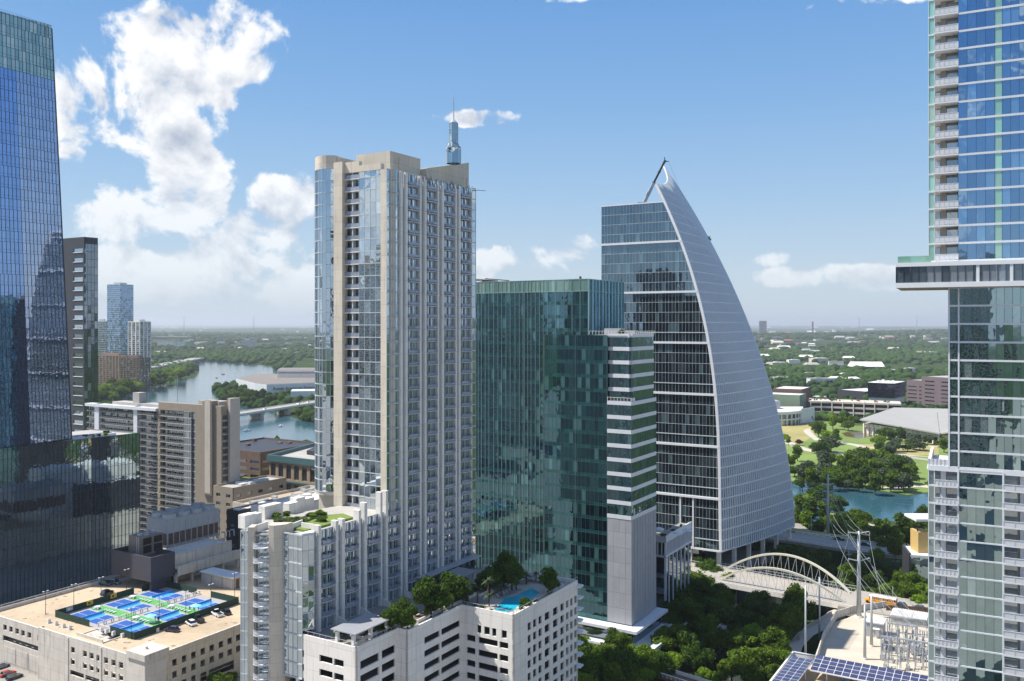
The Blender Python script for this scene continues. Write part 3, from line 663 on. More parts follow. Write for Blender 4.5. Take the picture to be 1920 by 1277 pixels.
    for i in range(14):
        u = random.uniform(20, W_-30); rf.box(2+random.random()*3, u, zw-1, 4.5+random.random()*3, u+random.uniform(1, 2.4), zw+random.uniform(.2, 1.1))
    mast = MB(); mast.tube((3, 34, zt-1), (3, 34, zt+13), .12)
    for nme, mb, mt in (('tan_wall', tan, 'tan'), ('white_wall', wh, 'white_p'), ('glazing', gl, 'g_dark'), ('window_frame', fr, 'mull_l'), ('balcony_slab', fl, 'slab_g'), ('shaft_screen', pan, 'pier_t'),
                        ('screen_perforation', sc, 'void'), ('stair_pier', wh2, 'pier_t'), ('end_window', eg, 'g_dark'), ('roof_plant', rf, 'roofg'), ('roof_mast', mast, 'grey')): mb.build(nme, M[mt], o)
M['pier_t'] = solid('greige_concrete', (.50,.455,.39), .85, .07, .25, streak=.12); M['slab_g'] = solid('grey_slab_edge', (.42,.40,.37), .8, .05, .4); M['rail_d'] = glass('dark_glass_rail', (.7,.75,.8), .10, (.045,.05,.055), (.07,.075,.08), .5, fb=0, rough=.1, wav=0)
tan_condo()
# ---------------------------------------------------------------- tall condominium tower with spire, its wing and balconies
def balcony(o, p0, p1, u0, u1, z, dep=1.15, individual=True, acc=None, curve=False):
    """slab and rail bowed out of the wall"""
    s = MB() if individual else acc[0]; r = MB() if individual else acc[1]; l = dist(p0, p1); dx, dy = (p1[0]-p0[0])/l, (p1[1]-p0[1])/l; nx, ny = dy, -dx
    um = (u0+u1)/2; k = 8 if curve else 2; pts = []
    for i in range(k+1):
        t = i/k; u = lerp(u0, u1, t); d = dep*(.55+.45*math.sin(math.pi*t)) if curve else dep*(.62, 1.0, .62)[i]; pts.append((p0[0]+dx*u+nx*d, p0[1]+dy*u+ny*d))
    base = [(p0[0]+dx*u1-nx*.1, p0[1]+dy*u1-ny*.1), (p0[0]+dx*u0-nx*.1, p0[1]+dy*u0-ny*.1)]
    s.prism(pts+base, z-.22, z)
    ring = [base[1]]+pts+[base[0]]
    for a, b in zip(ring, ring[1:]): r.wb(a, b, 0, dist(a, b), z+.18, z+.82, -.06, -.02); r.wb(a, b, 0, dist(a, b), z+.98, z+1.05, -.07, .0)
    if individual:
        b = s.build('balcony', M['white_p'] if curve else M['grey_b'], o); r.build('railing', M['rail_l'] if curve else M['rail'], b)
M['g_spire'] = glass('spire_glass', (.7,.9,1.0), .35, (.06,.12,.17), (.20,.28,.30), .4, fb=.2, wav=.003, blind=(.40,.48,.48)); M['grey_b'] = solid('balcony_slab', (.50,.52,.58), .6, .05, .5); M['rail_l'] = solid('light_rail', (.52,.54,.57), .5, .05, .5)
def condo_tower():
    f = Fr(735, 222, GA); o = f.root('condominium_tower', 'tall beige condominium tower with stacked balconies, a lower wing and a glass spire', 'apartment tower')
    L = f.t(890); W_ = f.u(593.5); fh = 3.1; X0 = f.t(567, 0) ; zP = 40.6
    zt = f.z(318); zW = f.z(984, f.t(600)); con, con2, gl, fr, ms = MB(), MB(), MB(), MB(), MB()
    ux = lambda px: f.t(px)-X0; q0, q1 = (X0, 0), (L, 0)        # right side runs wing corner -> tower end
    LT = L-X0
    ztop_g = f.z(338, f.t(820))                                 # top of the glass between piers
    zfl = [zP+fh*i for i in range(60)]
    bays = [(600.3, 625.6), (645, 669), (687, 710), (726, 747.5), (762.6, 783.5), (798, 817), (831, 850.5), (862, 881)]
    T0 = -X0                                                   # u of the tower corner
    def topz(u): return ztop_g if u > T0-.5 else zW-1.3
    conr = MB()  # piers of this side get paler concrete, standing in for bounced light
    def pier(u0, u1, zz=None, dd=.9, m=0): u0 += (u1-u0)*.12; u1 -= (u1-u0)*.14; conr.mark(); conr.wb(q0, q1, u0, u1, zP-6, zz or (zt if u0 > T0-.6 else zW), -1.0, .5, m)
    # piers either side of each bay
    prs = [(593.5, 600.2), (625.7, 632.5), (638, 645), (669, 674.5), (679.5, 686.6), (710, 714.8), (720, 725.8), (747.8, 753), (757, 762.4), (783.7, 788.5), (793, 798), (817.2, 821.5), (826, 830.8), (850.8, 854.5), (857.5, 861.7), (881.2, 883)]
    steps = {747.8: zt+.6, 757: zt+.6}
    for a, b in prs:
        u0, u1 = ux(a), ux(b); zz = None
        if 725.9 < a: zz = zt-(.0 if a < 790 else 1.2)
        if a == 720: zz = zW+4
        if a == 710: zz = zW+4
        if a == 669: zz = zW+1.0
        if a == 679.5: zz = zW+2.4
        pier(u0, u1, zz)
        # little ledges on the pier sides at each floor
    # narrow windows between paired piers, and the glass at the corners
    nar = [(586.5, 593.5), (632.5, 638), (674.5, 679.5), (714.8, 720), (753, 757), (788.5, 793), (821.5, 826), (854.5, 857.5), (883, 890)]
    for a, b in nar:
        u0, u1 = ux(a), min(LT, ux(b)); s0, s1 = ln(q0, q1, u0), ln(q0, q1, u1); zz = topz(u0); n = round((zz-zP)/fh)
        dd = .35 if b == 890 else -.2
        panes(gl, s0, s1, zP, zz, 1.3, (zz-zP)/n, .008, d=dd); grid(fr, s0, s1, zP, zz, 1.3, (zz-zP)/n, .08, .08, .22, .12, d=dd)
    allb = []
    for k, (a, b) in enumerate(bays):
        u0, u1 = ux(a), ux(b); s0, s1 = ln(q0, q1, u0), ln(q0, q1, u1); zz = topz(u0+2); n = round((zz-zP)/fh); h = (zz-zP)/n
        panes(gl, s0, s1, zP, zz, 1.15, h, .012, d=-.25); grid(fr, s0, s1, zP, zz, 1.15, h, .07, .1, .16, .12, d=-.25)
        fr.wb(s0, s1, (u1-u0)/2-.12, (u1-u0)/2+.12, zP, zz, -.2, .1)
        for i in range(1, n+(1 if k > 3 else 0)):
            if k > 3 and i > n-1: continue
            allb.append((u0+.05, u1-.05, zP+h*i))
    # the corner glass strip with the small ledges above the wing
    u0, u1 = ux(732), ux(747.8); s0, s1 = ln(q0, q1, T0), ln(q0, q1, u1); zz = f.z(316); n = round((zz-zW)/fh); h = (zz-zW)/n
    # (bay 4 stops at the wing roof, the strip above it is plain glass)
    panes(gl, s0, s1, zW+.5, zz, 1.7, h, .006, d=-.05); grid(fr, s0, s1, zW+.5, zz, 1.7, h, .08, .1, .2, .12, d=-.05)
    for i in range(n): fr.wb(s0, s1, -.3, 1.4, zW+.5+h*i-.12, zW+.5+h*i+.12, 0, .7)
    allb = [b for b in allb if not (b[0] > ux(724) and b[0] < ux(750) and b[2] > zW-1)]
    allb.sort(key=lambda b: f.w(X0+b[0], 0)[1]+abs(b[2]-60)*.5)
    acc = (MB(), MB())
    for i, (u0, u1, z) in enumerate(allb):
        balcony(o, q0, q1, u0, u1, z, 1.2, i < 90, acc)
    st = acc[0].build('balcony', M['grey_b'], o); st['kind'] = 'stuff'; st2 = acc[1].build('railing', M['rail'], st); st2['kind'] = 'stuff'
    # ---- front-left side of the tower
    r0, r1 = (0, W_), (0, 0); uf = lambda px: W_-f.u(px)
    zg1 = f.z(311, 0, 10); zb0 = zW-2
    ua, ub, uc, ud, ue = uf(631), uf(647), uf(674), uf(716), uf(732)
    con.wb(r0, r1, ua, ub, zb0, zg1+1.5, -1, 1.1); con.wb(r0, r1, ud, W_, zb0, zt+.3, -1.2, .5); con.wb(r0, r1, uc, ud, zg1, zt+.3, -1, .45); con.wb(r0, r1, ub, uc, zg1-1.5, zg1+1.3, -1, .2)
    # flat glass
    n = round((zg1-zb0)/fh); h = (zg1-zb0)/n; s0, s1 = ln(r0, r1, uc), ln(r0, r1, ud)
    panes(gl, s0, s1, zb0, zg1, (ud-uc)/4, h, .007, d=.15); grid(fr, s0, s1, zb0, zg1, (ud-uc)/4, h, .07, .08, .17, .12, d=.15)
    # recessed balconies
    s0, s1 = ln(r0, r1, ub), ln(r0, r1, uc); panes(gl, s0, s1, zb0, zg1-1.5, 1.25, h, .015, d=-1.3); grid(fr, s0, s1, zb0, zg1-1.5, 1.25, h, .12, .1, .12, .1, d=-1.3)
    fr.wb(s0, s1, (uc-ub)*.46, (uc-ub)*.54, zb0, zg1-1.5, -1.3, -.1); rl = MB()
    for i in range(n):
        z = zb0+h*i; con2.wb(r0, r1, ub, uc, z-.14, z+.12, -1.4, .1); rl.wb(r0, r1, ub+.1, uc-.1, z+.2, z+1.05, .0, .05); rl.wb(r0, r1, ub+.1, uc-.1, z+1.07, z+1.13, -.02, .07)
    rl.build('recess_railing', M['rail'], o)
    # bowed glass bay
    k = 7; arc = []; uw = ua
    for i in range(k+1):
        t = i/k; u = uw*t; d = 1.9*math.sin(math.pi*(.06+.88*t))*1.0+.2; arc.append((-d+.0, W_-u))
    n2 = round((zg1-zb0-2)/fh)
    for a, b in zip(arc, arc[1:]):
        panes(gl, a, b, zb0+3.5, zg1, 5, h, .006); grid(fr, a, b, zb0+3.5, zg1, 5, h, .08, .08, .18, .12)
    ring = [(1.0, W_)]+arc+[(1.0, W_-ua)]
    con.prism(ring, zg1, f.z(293, 0, 20)); con.prism(ring, zb0+2.6, zb0+3.4); con.box(.5, W_-ua+.3, zb0-2, 3, W_-.3, zb0+3)
    # left end and back of the tower, core
    core = MB(); core.box(1.2, 1.2, zP, L-.3, W_-.3, zt-2.2); core.box(X0+.8, .7, zP-4, 2, 20, zW-2.6)
    con.box(1.0, W_-.4, zb0, L, W_, zt-2); con.box(L-.8, .5, zP, L, W_-.5, zt-3)
    # roofscape
    z0 = zt-2
    con.box(.2, W_-uf(631)-.5, f.z(295, 0, 18)-3, 9, W_-.4, f.z(294, 0, 18)); con.box(9, 17, z0, 15, W_-1, zt+2.2)
    mc = MB(); mc.box(6, 5.5, z0, 19, 17, f.z(287, 8, 8)); mc.box(5, 2, z0, 22, 5.2, zt+.8); mc.box(8.8, 5.4, zt+4.2, 8.9, 5.5, zt+5.5)
    xa, xb = f.t(800, 4), f.t(879, 4); mc.hexa([(xa, 4, z0), (xb, 4, z0), (xb, 8, z0), (xa, 8, z0)], [(xa, 4, f.z(315, xa, 4)), (xb, 4, f.z(305, xb, 4)), (xb, 8, f.z(305, xb, 4)), (xa, 8, f.z(315, xa, 4))])
    mc.build('roof_plant', M['conc'], o)
    tr = MB()
    for i in range(26):
        x = random.uniform(9, L-1); y = random.uniform(-.6, 2.6); tr.tube((x, y, zt-1.5), (x+random.uniform(-1.5, 1.5), y+random.uniform(-.5, .5), zt+random.uniform(-.3, .9)), .06, 4)
    for i in range(7):
        x = 10+i*3.6; tr.tube((x, -.5, zt-.1), (x+2.6, -.3, zt-.1), .06, 4); tr.tube((x, 1.8, zt+.3), (x+2.8, 1.8, zt+.3), .06, 4)
    tr.tube((L-2, -.5, zt-.6), (L+3.2, -1.6, zt-.2), .09, 4); tr.tube((L-2, 1.5, zt-.6), (L-2, 1.5, zt+3.2), .05, 4); tr.tube((6.5, 3, zt), (6.5, 3, zt+4.6), .09, 4)
    tr.build('roof_trellis', M['brown'], o)
    # spire
    cx_, cy_ = f.loc(gx(850.5, 246), 246); zb = gz(307, 246); zo = gz(279, 246); zs = gz(231, 246); sp, sg = MB(), MB()
    def octa(r, n=8, a0=.39): return [(cx_+r*math.cos(a0+i*math.tau/n), cy_+r*math.sin(a0+i*math.tau/n)) for i in range(n)]
    o1 = octa(2.05); o2 = octa(1.22, 6, .2)
    for i in range(8): sg.face([o1[i]+(zb,), o1[(i+1) % 8]+(zb,), o1[(i+1) % 8]+(zo-(i % 4)*.5,), o1[i]+(zo-((i-1) % 4)*.5,)][::1], 0); sp.tube(o1[i]+(zb,), o1[i]+(zo,), .09, 5); sp.tube(o1[i]+(zb+4.6,), o1[(i+1) % 8]+(zb+4.6,), .07, 4); sp.tube(o1[i]+(zo,), o2[int(i*.75) % 6]+(zo+1.6,), .08, 4)
    sg.hexa([p+(zo,) for p in o1], [(cx_+(p[0]-cx_)*.62, cy_+(p[1]-cy_)*.62, zo+1.5) for p in o1])
    nseg = 4
    for j in range(nseg):
        a, b = lerp(zo+.6, zs, j/nseg), lerp(zo+.6, zs, (j+1)/nseg)
        for i in range(6):
            sg.face([o2[i]+(a,), o2[(i+1) % 6]+(a,), o2[(i+1) % 6]+(b,), o2[i]+(b,)]); sp.tube(o2[i]+(a,), o2[i]+(b,), .09, 5); sp.tube(o2[i]+(b,), o2[(i+1) % 6]+(b,), .10, 4)
    sp.hexa([p+(zs,) for p in o2], [(cx_+(p[0]-cx_)*.18, cy_+(p[1]-cy_)*.18, zs+1.1) for p in o2])
    for s in (-.22, .22): sp.tube((cx_+s, cy_, zs+.9), (cx_+s*.3, cy_, zs+5.8), .09, 4)
    for j in range(8): sp.tube((cx_-.2+.018*j, cy_, zs+1+j*.6), (cx_+.2-.018*j, cy_, zs+1.6+j*.6), .035, 4)
    sp.tube((cx_, cy_, zs+5.5), (cx_, cy_, gz(181, 246)), .17, 6, 0, .08)
    b_ = sp.build('spire_frame', M['steel'], o); sg.build('spire_glazing', M['g_spire'], b_)
    # ---- wing: corner bay, glass front, big pier, round balconies, left glass
    ph = (zW-1.3-zP)/round((zW-1.3-zP)/fh); v0, v1, v2, v3 = (X0, 0), (X0-.9, -1.9), (X0+2.1, -2.0), (X0+ux(586.5), -.1)
    kk = f.u(532, X0)
    w1, w0 = (X0, 0), (X0, kk); panes(gl, w0, w1, zP-9, zW-1.3, kk/4, ph, .008, d=.05); grid(fr, w0, w1, zP-9, zW-1.3, kk/4, ph, .09, .1, .3, .16, d=.05)
    a_, b2, c2 = (X0, -.05), (X0+2.3, -1.25), (X0+ux(586.5), -.2)
    for s0, s1 in ((a_, b2), (b2, c2)): panes(gl, s0, s1, zP+2, zW-1.3, 1.25, ph, .03); grid(fr, s0, s1, zP+2, zW-1.3, 1.25, ph, .08, .08, .24, .14)
    con2.prism([a_, b2, c2, (X0+ux(586.5), 1), (X0, 1)], zP+1.6, zP+2); con2.prism([a_, b2, c2, (X0+ux(586.5), 1), (X0, 1)], zW-1.5, zW-.9)
    # from the big pier leftwards the front swings to face the camera
    xA, yA = X0-.6, kk; wx, wy = f.w(xA, yA); pk = f.loc(*f.w(xA, yA))
    Yp = f.w(xA, yA)[1]; pl = f.loc(gx(514, Yp), Yp-.3); pm = f.loc(gx(504, Yp), Yp); p475 = f.loc(gx(475.5, Yp), Yp+.2); p464 = f.loc(gx(464, Yp), Yp+.2); p450 = f.loc(gx(450, Yp), Yp+.6)
    zPn = zW+.4
    con.prism([(xA+1, kk), pl, pm, (pm[0]+2.5, pm[1]+1.5), (X0+3, kk+.2)], 0, zPn); con.prism([(p475[0], p475[1]), (p464[0], p464[1]), (p464[0]+2.5, p464[1]+1.5), (p475[0]+2.5, p475[1]+1.5)], 0, zPn-.5)
    lo = 6
    pmB = (pm[0]+1.2, pm[1]+.7); p4B = (p475[0]+1.2, p475[1]+.7)
    panes(gl, p4B, pmB, zP-18, zW-1.3, .95, ph, .01); grid(fr, p4B, pmB, zP-18, zW-1.3, .95, ph, .07, .08, .16, .1)
    panes(gl, p450, p464, lo, zW-1.0, 1.0, ph, .01); grid(fr, p450, p464, lo, zW-1.0, 1.0, ph, .1, .1, .26, .14)
    con2.box(X0+1, kk, zP-4, 12, p450[1]-1, zW-2.2)
    pe = (p450[0]+9, p450[1]+1.5); panes(gl, pe, p450, lo, zW-1, 1.6, ph, .01); grid(fr, pe, p450, lo, zW-1, 1.6, ph, .12, .1, .26, .14)
    nb = int((zW-3-(zP-16))/ph)
    for i in range(nb):
        z = zW-1.3-ph*(i+1)+.1
        balcony(o, p475, pm, .1, dist(p475, pm)-.1, z, 1.5, True, None, True)
    # wing roof garden walls
    rfw = MB(); rfw.prism([(X0+.5, .6), (2, .6), (2, 16), (X0+8, 22), p450, (p464[0]+.5, p464[1]), (X0+.5, kk)], zW-2.2, zW-1.8); rfw.build('roof_terrace', M['roofg'], o)
    bed = MB(); bed.prism([(X0+4, 3), (X0+20, 3), (X0+22, 8), (X0+14, 13), (X0+5, 14)], zW-1.8, zW-1.3); bed.build('planting_bed', M['lawn'], o)
    pw_ = MB()
    for a, b in (((X0+.7, kk+.5), (X0+8, kk+2)), (p464, (p464[0]+7, p464[1]+1)), ((X0+6, 2), (X0+6, 6))): pw_.mark(); pw_.wb(a, b, 0, dist(a, b), zW-1.8, zW-.2, -.3, 0)
    for i, (px, py) in enumerate([(463, 968), (475, 962), (500, 951), (513, 948), (545, 942), (558, 937), (575, 932)]):
        Y = (HC-zW)*F/(py-HY+6); x, y = f.loc(gx(px, Y), Y); pw_.mark(); pw_.box(x-1.6, y-1.1, zW-1.8, x+1.6, y+1.1, zW+random.uniform(.6, 1.5))
    pw_.build('roof_garden_wall', M['conc_w'], o)
    con.build('concrete_wall', M['conc'], o); conr.build('concrete_pier', M['conc_w'], o); con2.build('floor_slab', M['conc_w'], o); gl.build('glazing', M['g_360'], o); fr.build('window_frame', M['mull_l'], o); core.build('core', M['g_dark'], o)
    return f, zW, zP, X0
FT, ZWING, ZPOD, XW = condo_tower()
# ---------------------------------------------------------------- parking podium under it with the pool deck
def podium():
    Z = ZPOD; pix = [(668,1222),(744,1186),(764,1190),(810,1160),(852,1138),(967,1158),(1085,1094)]
    W_ = [P(x, y, Z) for x, y in pix]; f = FT; o = f.root('parking_podium', 'pale concrete parking podium with open decks, windows and a pool terrace below the condominium tower', 'parking garage')
    c = [f.loc(*w) for w in W_]; x1 = XW; y1 = 0
    # snap the steps to the building's own grid
    A0 = (x1, 2.0); A1 = (c[0][0]*0+x1, c[0][1]); A2 = (c[1][0], A1[1]); A3 = (c[1][0], c[2][1]); A4 = (c[4][0], A3[1]); A5 = (c[4][0], c[5][1]); A6 = (c[6][0], A5[1])
    wall, sl, inn, rail, fin = MB(), MB(), MB(), MB(), MB(); zb = 4; zt = Z+.9; fh = 3.05
    def H(l, cols, rows): return [(a, b, r0, r1) for a, b in cols for r0, r1 in rows if b < l]
    lv = [(Z-2.6-fh*i-1.5, Z-2.6-fh*i) for i in range(11)]
    Ls = dist(A0, A1); holed(wall, A0, A1, zb, zt, [(Ls*.40, Ls*.62, *lv[0]), (Ls*.64, Ls*.80, *lv[0])]+[(Ls*.40, Ls*.62, a, b) for a, b in lv[1:]]+[(Ls*.64, Ls*.80, a, b) for a, b in lv[1:]]+[(Ls*.05, Ls*.14, a, b) for a, b in lv], .4)
    L1 = dist(A1, A2); holed(wall, A1, A2, zb, zt, [(L1*.10, L1*.55, a-.2, b+.1) for a, b in lv]+[(L1*.62, L1*.96, a-.2, b+.1) for a, b in lv], .4)
    L2 = dist(A2, A3); holed(wall, A2, A3, zb, zt+.2, [], .4)
    L3 = dist(A3, A4); holed(wall, A3, A4, zb, zt, [(L3*.30, L3*.58, a, b) for a, b in lv]+[(L3*.61, L3*.97, a, b) for a, b in lv], .4)
    L4 = dist(A4, A5); top = [(L4*.34, L4*.43), (L4*.49, L4*.61), (L4*.66, L4*.75), (L4*.86, L4*.97)]
    holed(wall, A4, A5, zb, zt, [(a*.9, b*.9, Z-5.1, Z-3.2) for a, b in top]+[(L4*u0, L4*u1, a-3.4, b-3.4) for u0, u1 in ((.10, .27), (.33, .70), (.735, .90)) for a, b in lv], .4)
    L5 = dist(A5, A6); colsn = [(.20, .25), (.28, .33), (.36, .41), (.455, .53), (.585, .66), (.705, .76), (.80, .84), (.87, .91), (.94, .98)]
    holed(wall, A5, A6, zb, zt, [(L5*a, L5*b, Z-4.9-fh*i-(0), Z-3.0-fh*i) for a, b in colsn for i in range(11)], .35)
    A7 = (A6[0], A6[1]+30); holed(wall, A6, A7, zb, zt, [], .35)
    for i in range(8): fin.prism([(A6[0]-1, A6[1]-.1), (A6[0]-.5, A6[1]-1.1), (A6[0]+1.6, A6[1]-.9), (A6[0]+1.8, A6[1]+1)], Z-1-fh*i, Z-.6-fh*i)
    poly = [(A0[0]+.3, A0[1]), (A1[0]+.3, A1[1]+.3), (A2[0]+.3, A2[1]+.3), (A3[0]+.3, A3[1]+.3), (A4[0]+.3, A4[1]+.3), (A5[0]+.3, A5[1]+.3), (A6[0]-.3, A6[1]+.3), (A7[0]-.3, A7[1]), (20, 24), (XW+3, 15)]
    sl.prism(poly, Z-.6, Z)
    # decks inside and columns
    ip = [(p[0]+(1.2 if i < 5 else 0), p[1]+1.2) for i, p in enumerate(poly[:7])]+poly[7:]
    for i in range(1, 12): inn.prism(ip, Z-1.0-fh*i-1.2, Z-1.0-fh*i-.9)
    core = MB(); core.box(XW+5, 4, zb, A6[0]-4, 22, Z-1); core.box(A4[0]+5, A5[1]+4, zb, A6[0]-4, 6, Z-1)  # dark boxes inside keep the openings black in place of real shade
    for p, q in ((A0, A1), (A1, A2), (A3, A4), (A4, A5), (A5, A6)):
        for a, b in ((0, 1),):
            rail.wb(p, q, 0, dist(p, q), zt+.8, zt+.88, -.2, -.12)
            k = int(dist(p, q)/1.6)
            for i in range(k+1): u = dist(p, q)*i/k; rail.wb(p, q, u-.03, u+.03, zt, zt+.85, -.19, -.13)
    wall.build('concrete_wall', M['conc_w'], o); sl.build('terrace_slab', M['street'], o); inn.build('parking_deck', M['deck_shade'], o); core.build('core', M['void'], o); rail.build('railing', M['grey'], o); fin.build('corner_ledge', M['white'], o)
    # pool on the terrace
    pool = [P(x, y, Z) for x, y in [(927,1144.5),(954,1148.5),(981,1134),(1012,1112),(998,1104),(985,1108),(966,1118.6),(946,1122),(941,1130)]]
    pl = MB(); pp = [f.loc(*w) for w in pool]; pl.prism(pp, Z+.02, Z+.12)
    wmt, nt, out = new_mat('pool_water'); b = N(nt, 'ShaderNodeBsdfPrincipled'); b.inputs['Base Color'].default_value = (.02, .42, .56, 1); b.inputs['Roughness'].default_value = .08; nt.links.new(b.outputs[0], out.inputs[0])
    wat = pl.build('swimming_pool', wmt); wat.location = (f.x, f.y, 0); wat.rotation_euler = (0, 0, f.rot); tag(wat, 'turquoise swimming pool set into the shaded podium terrace', 'swimming pool')
    return f, o, (A0, A1, A2, A3, A4, A5, A6)
FP, _, PA = podium()
# ---------------------------------------------------------------- teal office building
def teal_building():
    Y0 = (HC-14)*F/(1173-HY); f = Fr(1184, Y0, 31.5); o = f.root('teal_office_building', 'wide dark teal glass office building with a lower white banded block on its right corner', 'office building')
    W2 = f.u(1021); L2 = f.t(1230); zt = f.z(629); zb = f.z(1173); zs = f.z(972); fh = (f.z(757)-zs)/8
    g, gb, m, ml, wh, pn = MB(), MB(), MB(), MB(), MB(), MB(); uS = W2-f.u(1138.5)
    # lower block: glass part
    p0, p1 = (0, W2), (0, W2-uS)
    panes(g, p0, p1, zb, zt, 1.55, fh, .004, sp=1.1, ms=3); grid(m, p0, p1, zb, zt, 1.55, fh, .05, .06, .06, .05)
    grid(ml, p0, p1, zb, zt, 12.4, 400, .05, .08, 0, 0)
    # banded part: front and side
    q0, q1, q2 = (0, W2-uS), (0, 0), (L2, 0); zc = f.z(757)
    for a, b in ((q0, q1), (q1, q2)):
        up = 1.6 if a == q0 else 0
        gb.mark(); panes(gb, a, b, zs, zc, 1.5, fh, .012); gb.mark(); panes(gb, a, b, zc, zt, 1.5, fh, .006, d=-.9)
        n = 8
        for i in range(n+1): wh.mark(); wh.wb(a, b, 0, dist(a, b), zs+fh*i-.62, zs+fh*i+.62, -.3, .12)
        nn = round((zt-zc)/fh)
        for i in range(1, nn+1): wh.mark(); wh.wb(a, b, 0, dist(a, b), zc+(zt-zc)*i/nn-.62, zc+(zt-zc)*i/nn+(.62 if i < nn else .5), -1.2, -.78)
        grid(m, a, b, zs, zc, 1.5, fh, .06, .08, 0, 0); 
        # stone lower part
        l = dist(a, b); k = round(l/2.2); r = round((zs-zb)/4.6)
        for i in range(k):
            for j in range(r): pn.wb(a, b, l*i/k+.03, l*(i+1)/k-.03, zb+(zs-zb)*j/r+.03, zb+(zs-zb)*(j+1)/r-.03, -.1, random.uniform(0, .03))
        for i in range(0, k+1, 1): pn.wb(a, b, max(0, l*i/k-.06), min(l, l*i/k+.06), zb, zs, -.2, .12 if a == q1 else .04)
    tb = MB(); tb.box(-.15, .1, zc+1.7, -.05, W2-uS, zc+1.8); tb.box(-.1, .1, zc+.7, 3, .25, zc+1.7)
    for i in range(8): yy = .2+(W2-uS-.4)*i/7; tb.box(-.15, yy-.05, zc+.7, -.05, yy+.05, zc+1.75)
    tb.build('step_railing', M['conc_w'], o)
    back = MB(); back.box(1.3, 1.3, zb, L2-.3, W2-.2, zt-.6)
    # main slab
    X1, Y1 = 4.7, f.u(1102.5, 4.7); LM = f.t(1168.5, Y1); zm = f.z(523, X1, Y1); WM = f.u(868, 4.7); z0 = 8
    s0, s1, s2 = (X1, WM), (X1, Y1), (LM, Y1)
    panes(g, s0, s1, z0, zm-4, 1.55, fh, .004, sp=1.1, ms=3); grid(m, s0, s1, z0, zm-4, 1.55, fh, .05, .06, .07, .05)
    panes(g, s0, s1, zm-4, zm, 1.55, 4, .002, m=2); grid(ml, s0, s1, zm-4, zm, 3.1, 4, .07, .1, .18, .12)
    l = dist(s0, s1)
    for i, px in enumerate([892, 897, 903, 910, 917, 926, 934, 941, 949, 957, 966, 974, 981, 983.5, 990, 996, 1004, 1012, 1019, 1027, 1042, 1058, 1073, 1088]):
        u = WM-f.u(px, X1); zz = z0 if px < 1022 else zt; ml.wb(s0, s1, u-.045, u+.045, zz, zm, 0, .16)
    gb.mark(); panes(gb, s1, s2, zt-8, zm, 1.55, fh, .006, m=1); grid(m, s1, s2, zt-8, zm, 1.55, fh, .05, .06, .08, .06); grid(ml, s1, s2, zm-4, zm, 1.55, 4, .07, .1, .18, .12)
    for i in range(0, 12): ml.wb(s1, s2, (LM-X1)*i/11-.06, (LM-X1)*i/11+.06, zt-8, zm, 0, .3)
    back.box(X1+.4, Y1+.4, z0, LM-.3, WM, zm-1.2); back.box(X1+.4, 1.4, z0, L2-.5, Y1+.4, zt-.7)
    rf = MB(); rf.box(X1+6, Y1+46, zm-1, LM-8, WM-4, zm+1.0)
    for i in range(8): rf.box(X1+5, Y1+44+i*5, zm+1.3, LM-7, Y1+44.3+i*5, zm+1.6)
    rf.box(X1+8, Y1+6, zm-1.2, X1+12, Y1+12, zm+.6)
    for i in range(5): rf.box(X1+2+i*.8, Y1+4+i*.3, zm-1, X1+2.3+i*.8, Y1+4.3+i*.3, zm+1.1)
    # terraces
    tr = MB(); tr.box(1, 2, zt-.3, 12, 14, zt+.1); tr.box(3, 5, zt, 6, 11, zt+2.2); tr.box(7, 2, zt, 10, 7, zt+1.5)
    rl = MB(); 
    for a, b in (((0.2, 15), (0.2, .2)), ((.2, .2), (L2-.5, .2))):
        rl.wb(a, b, 0, dist(a, b), zt+1.3, zt+1.4, -.1, 0)
        for i in range(14): u = dist(a, b)*i/13; rl.wb(a, b, u-.05, u+.05, zt+.3, zt+1.4, -.1, 0)
    # base: canopies
    bs = MB(); bs.box(-4, -3.5, zb-1.2, L2+2, W2+2, zb-.3); bs.box(-7, -9, zb-6, L2+6, W2+2, zb-5.3); gl2 = MB(); gl2.box(-2, -1.5, 3, L2+1, W2+2, zb-1.2)
    bs.box(-7.2, -9.2, zb-5.3, -6.8, W2+2, zb-4.6); bs.box(-6.8, -9.2, zb-5.3, L2+6, -8.8, zb-4.6)
    for i in range(7): bs.box(-6, W2-3-i*6, 2, -5.5, W2-2.5-i*6, zb-5.5)
    for i in range(4): bs.box(3+i*6, -8.4, 2, 3.5+i*6, -7.9, zb-5.5)
    g.build('curtain_wall', [M['g_green'], M['g_greenb'], M['g_crown_t'], M['g_sp']], o); gb.build('banded_glazing', [M['g_greenl'], M['g_greenb']], o); m.build('mullions', M['mull_g'], o); ml.build('fins', M['mull_f'], o)
    wh.build('white_band', M['white_p'], o); pn.build('stone_cladding', M['grey_st'], o); back.build('core', M['void'], o); rf.build('roof_plant', M['wood'], o); tr.build('terrace_plant', M['grey'], o); rl.build('terrace_railing', M['conc_w'], o)
    bs.build('base_canopy', M['white_p'], o); gl2.build('base_glazing', M['g_dark'], o)
    for i in range(5):
        x, y = f.w(3+i*1.9, 2.2+random.random()*5); tree(x, y, zt, random.uniform(.7, 1.3), 1, lod='mid', mat='leaf_d', name='shrub', clus='terrace_shrubs')
    return f
CLUSTER['terrace_shrubs'] = ('# dark shrub from the left on the upper terrace of the teal glass building', 'shrubs on the teal building terrace')
M['g_sp'] = glass('teal_spandrel', (.26,.54,.56), .20, (.010,.045,.048), (.018,.066,.068), .3, fb=0, wav=.006); M['grey_st'] = solid('grey_stone', (.34,.345,.37), .6, .07, .3, rv=.12); M['mull_f'] = solid('pale_green_fin', (.27,.40,.38), .4, .04, .4)
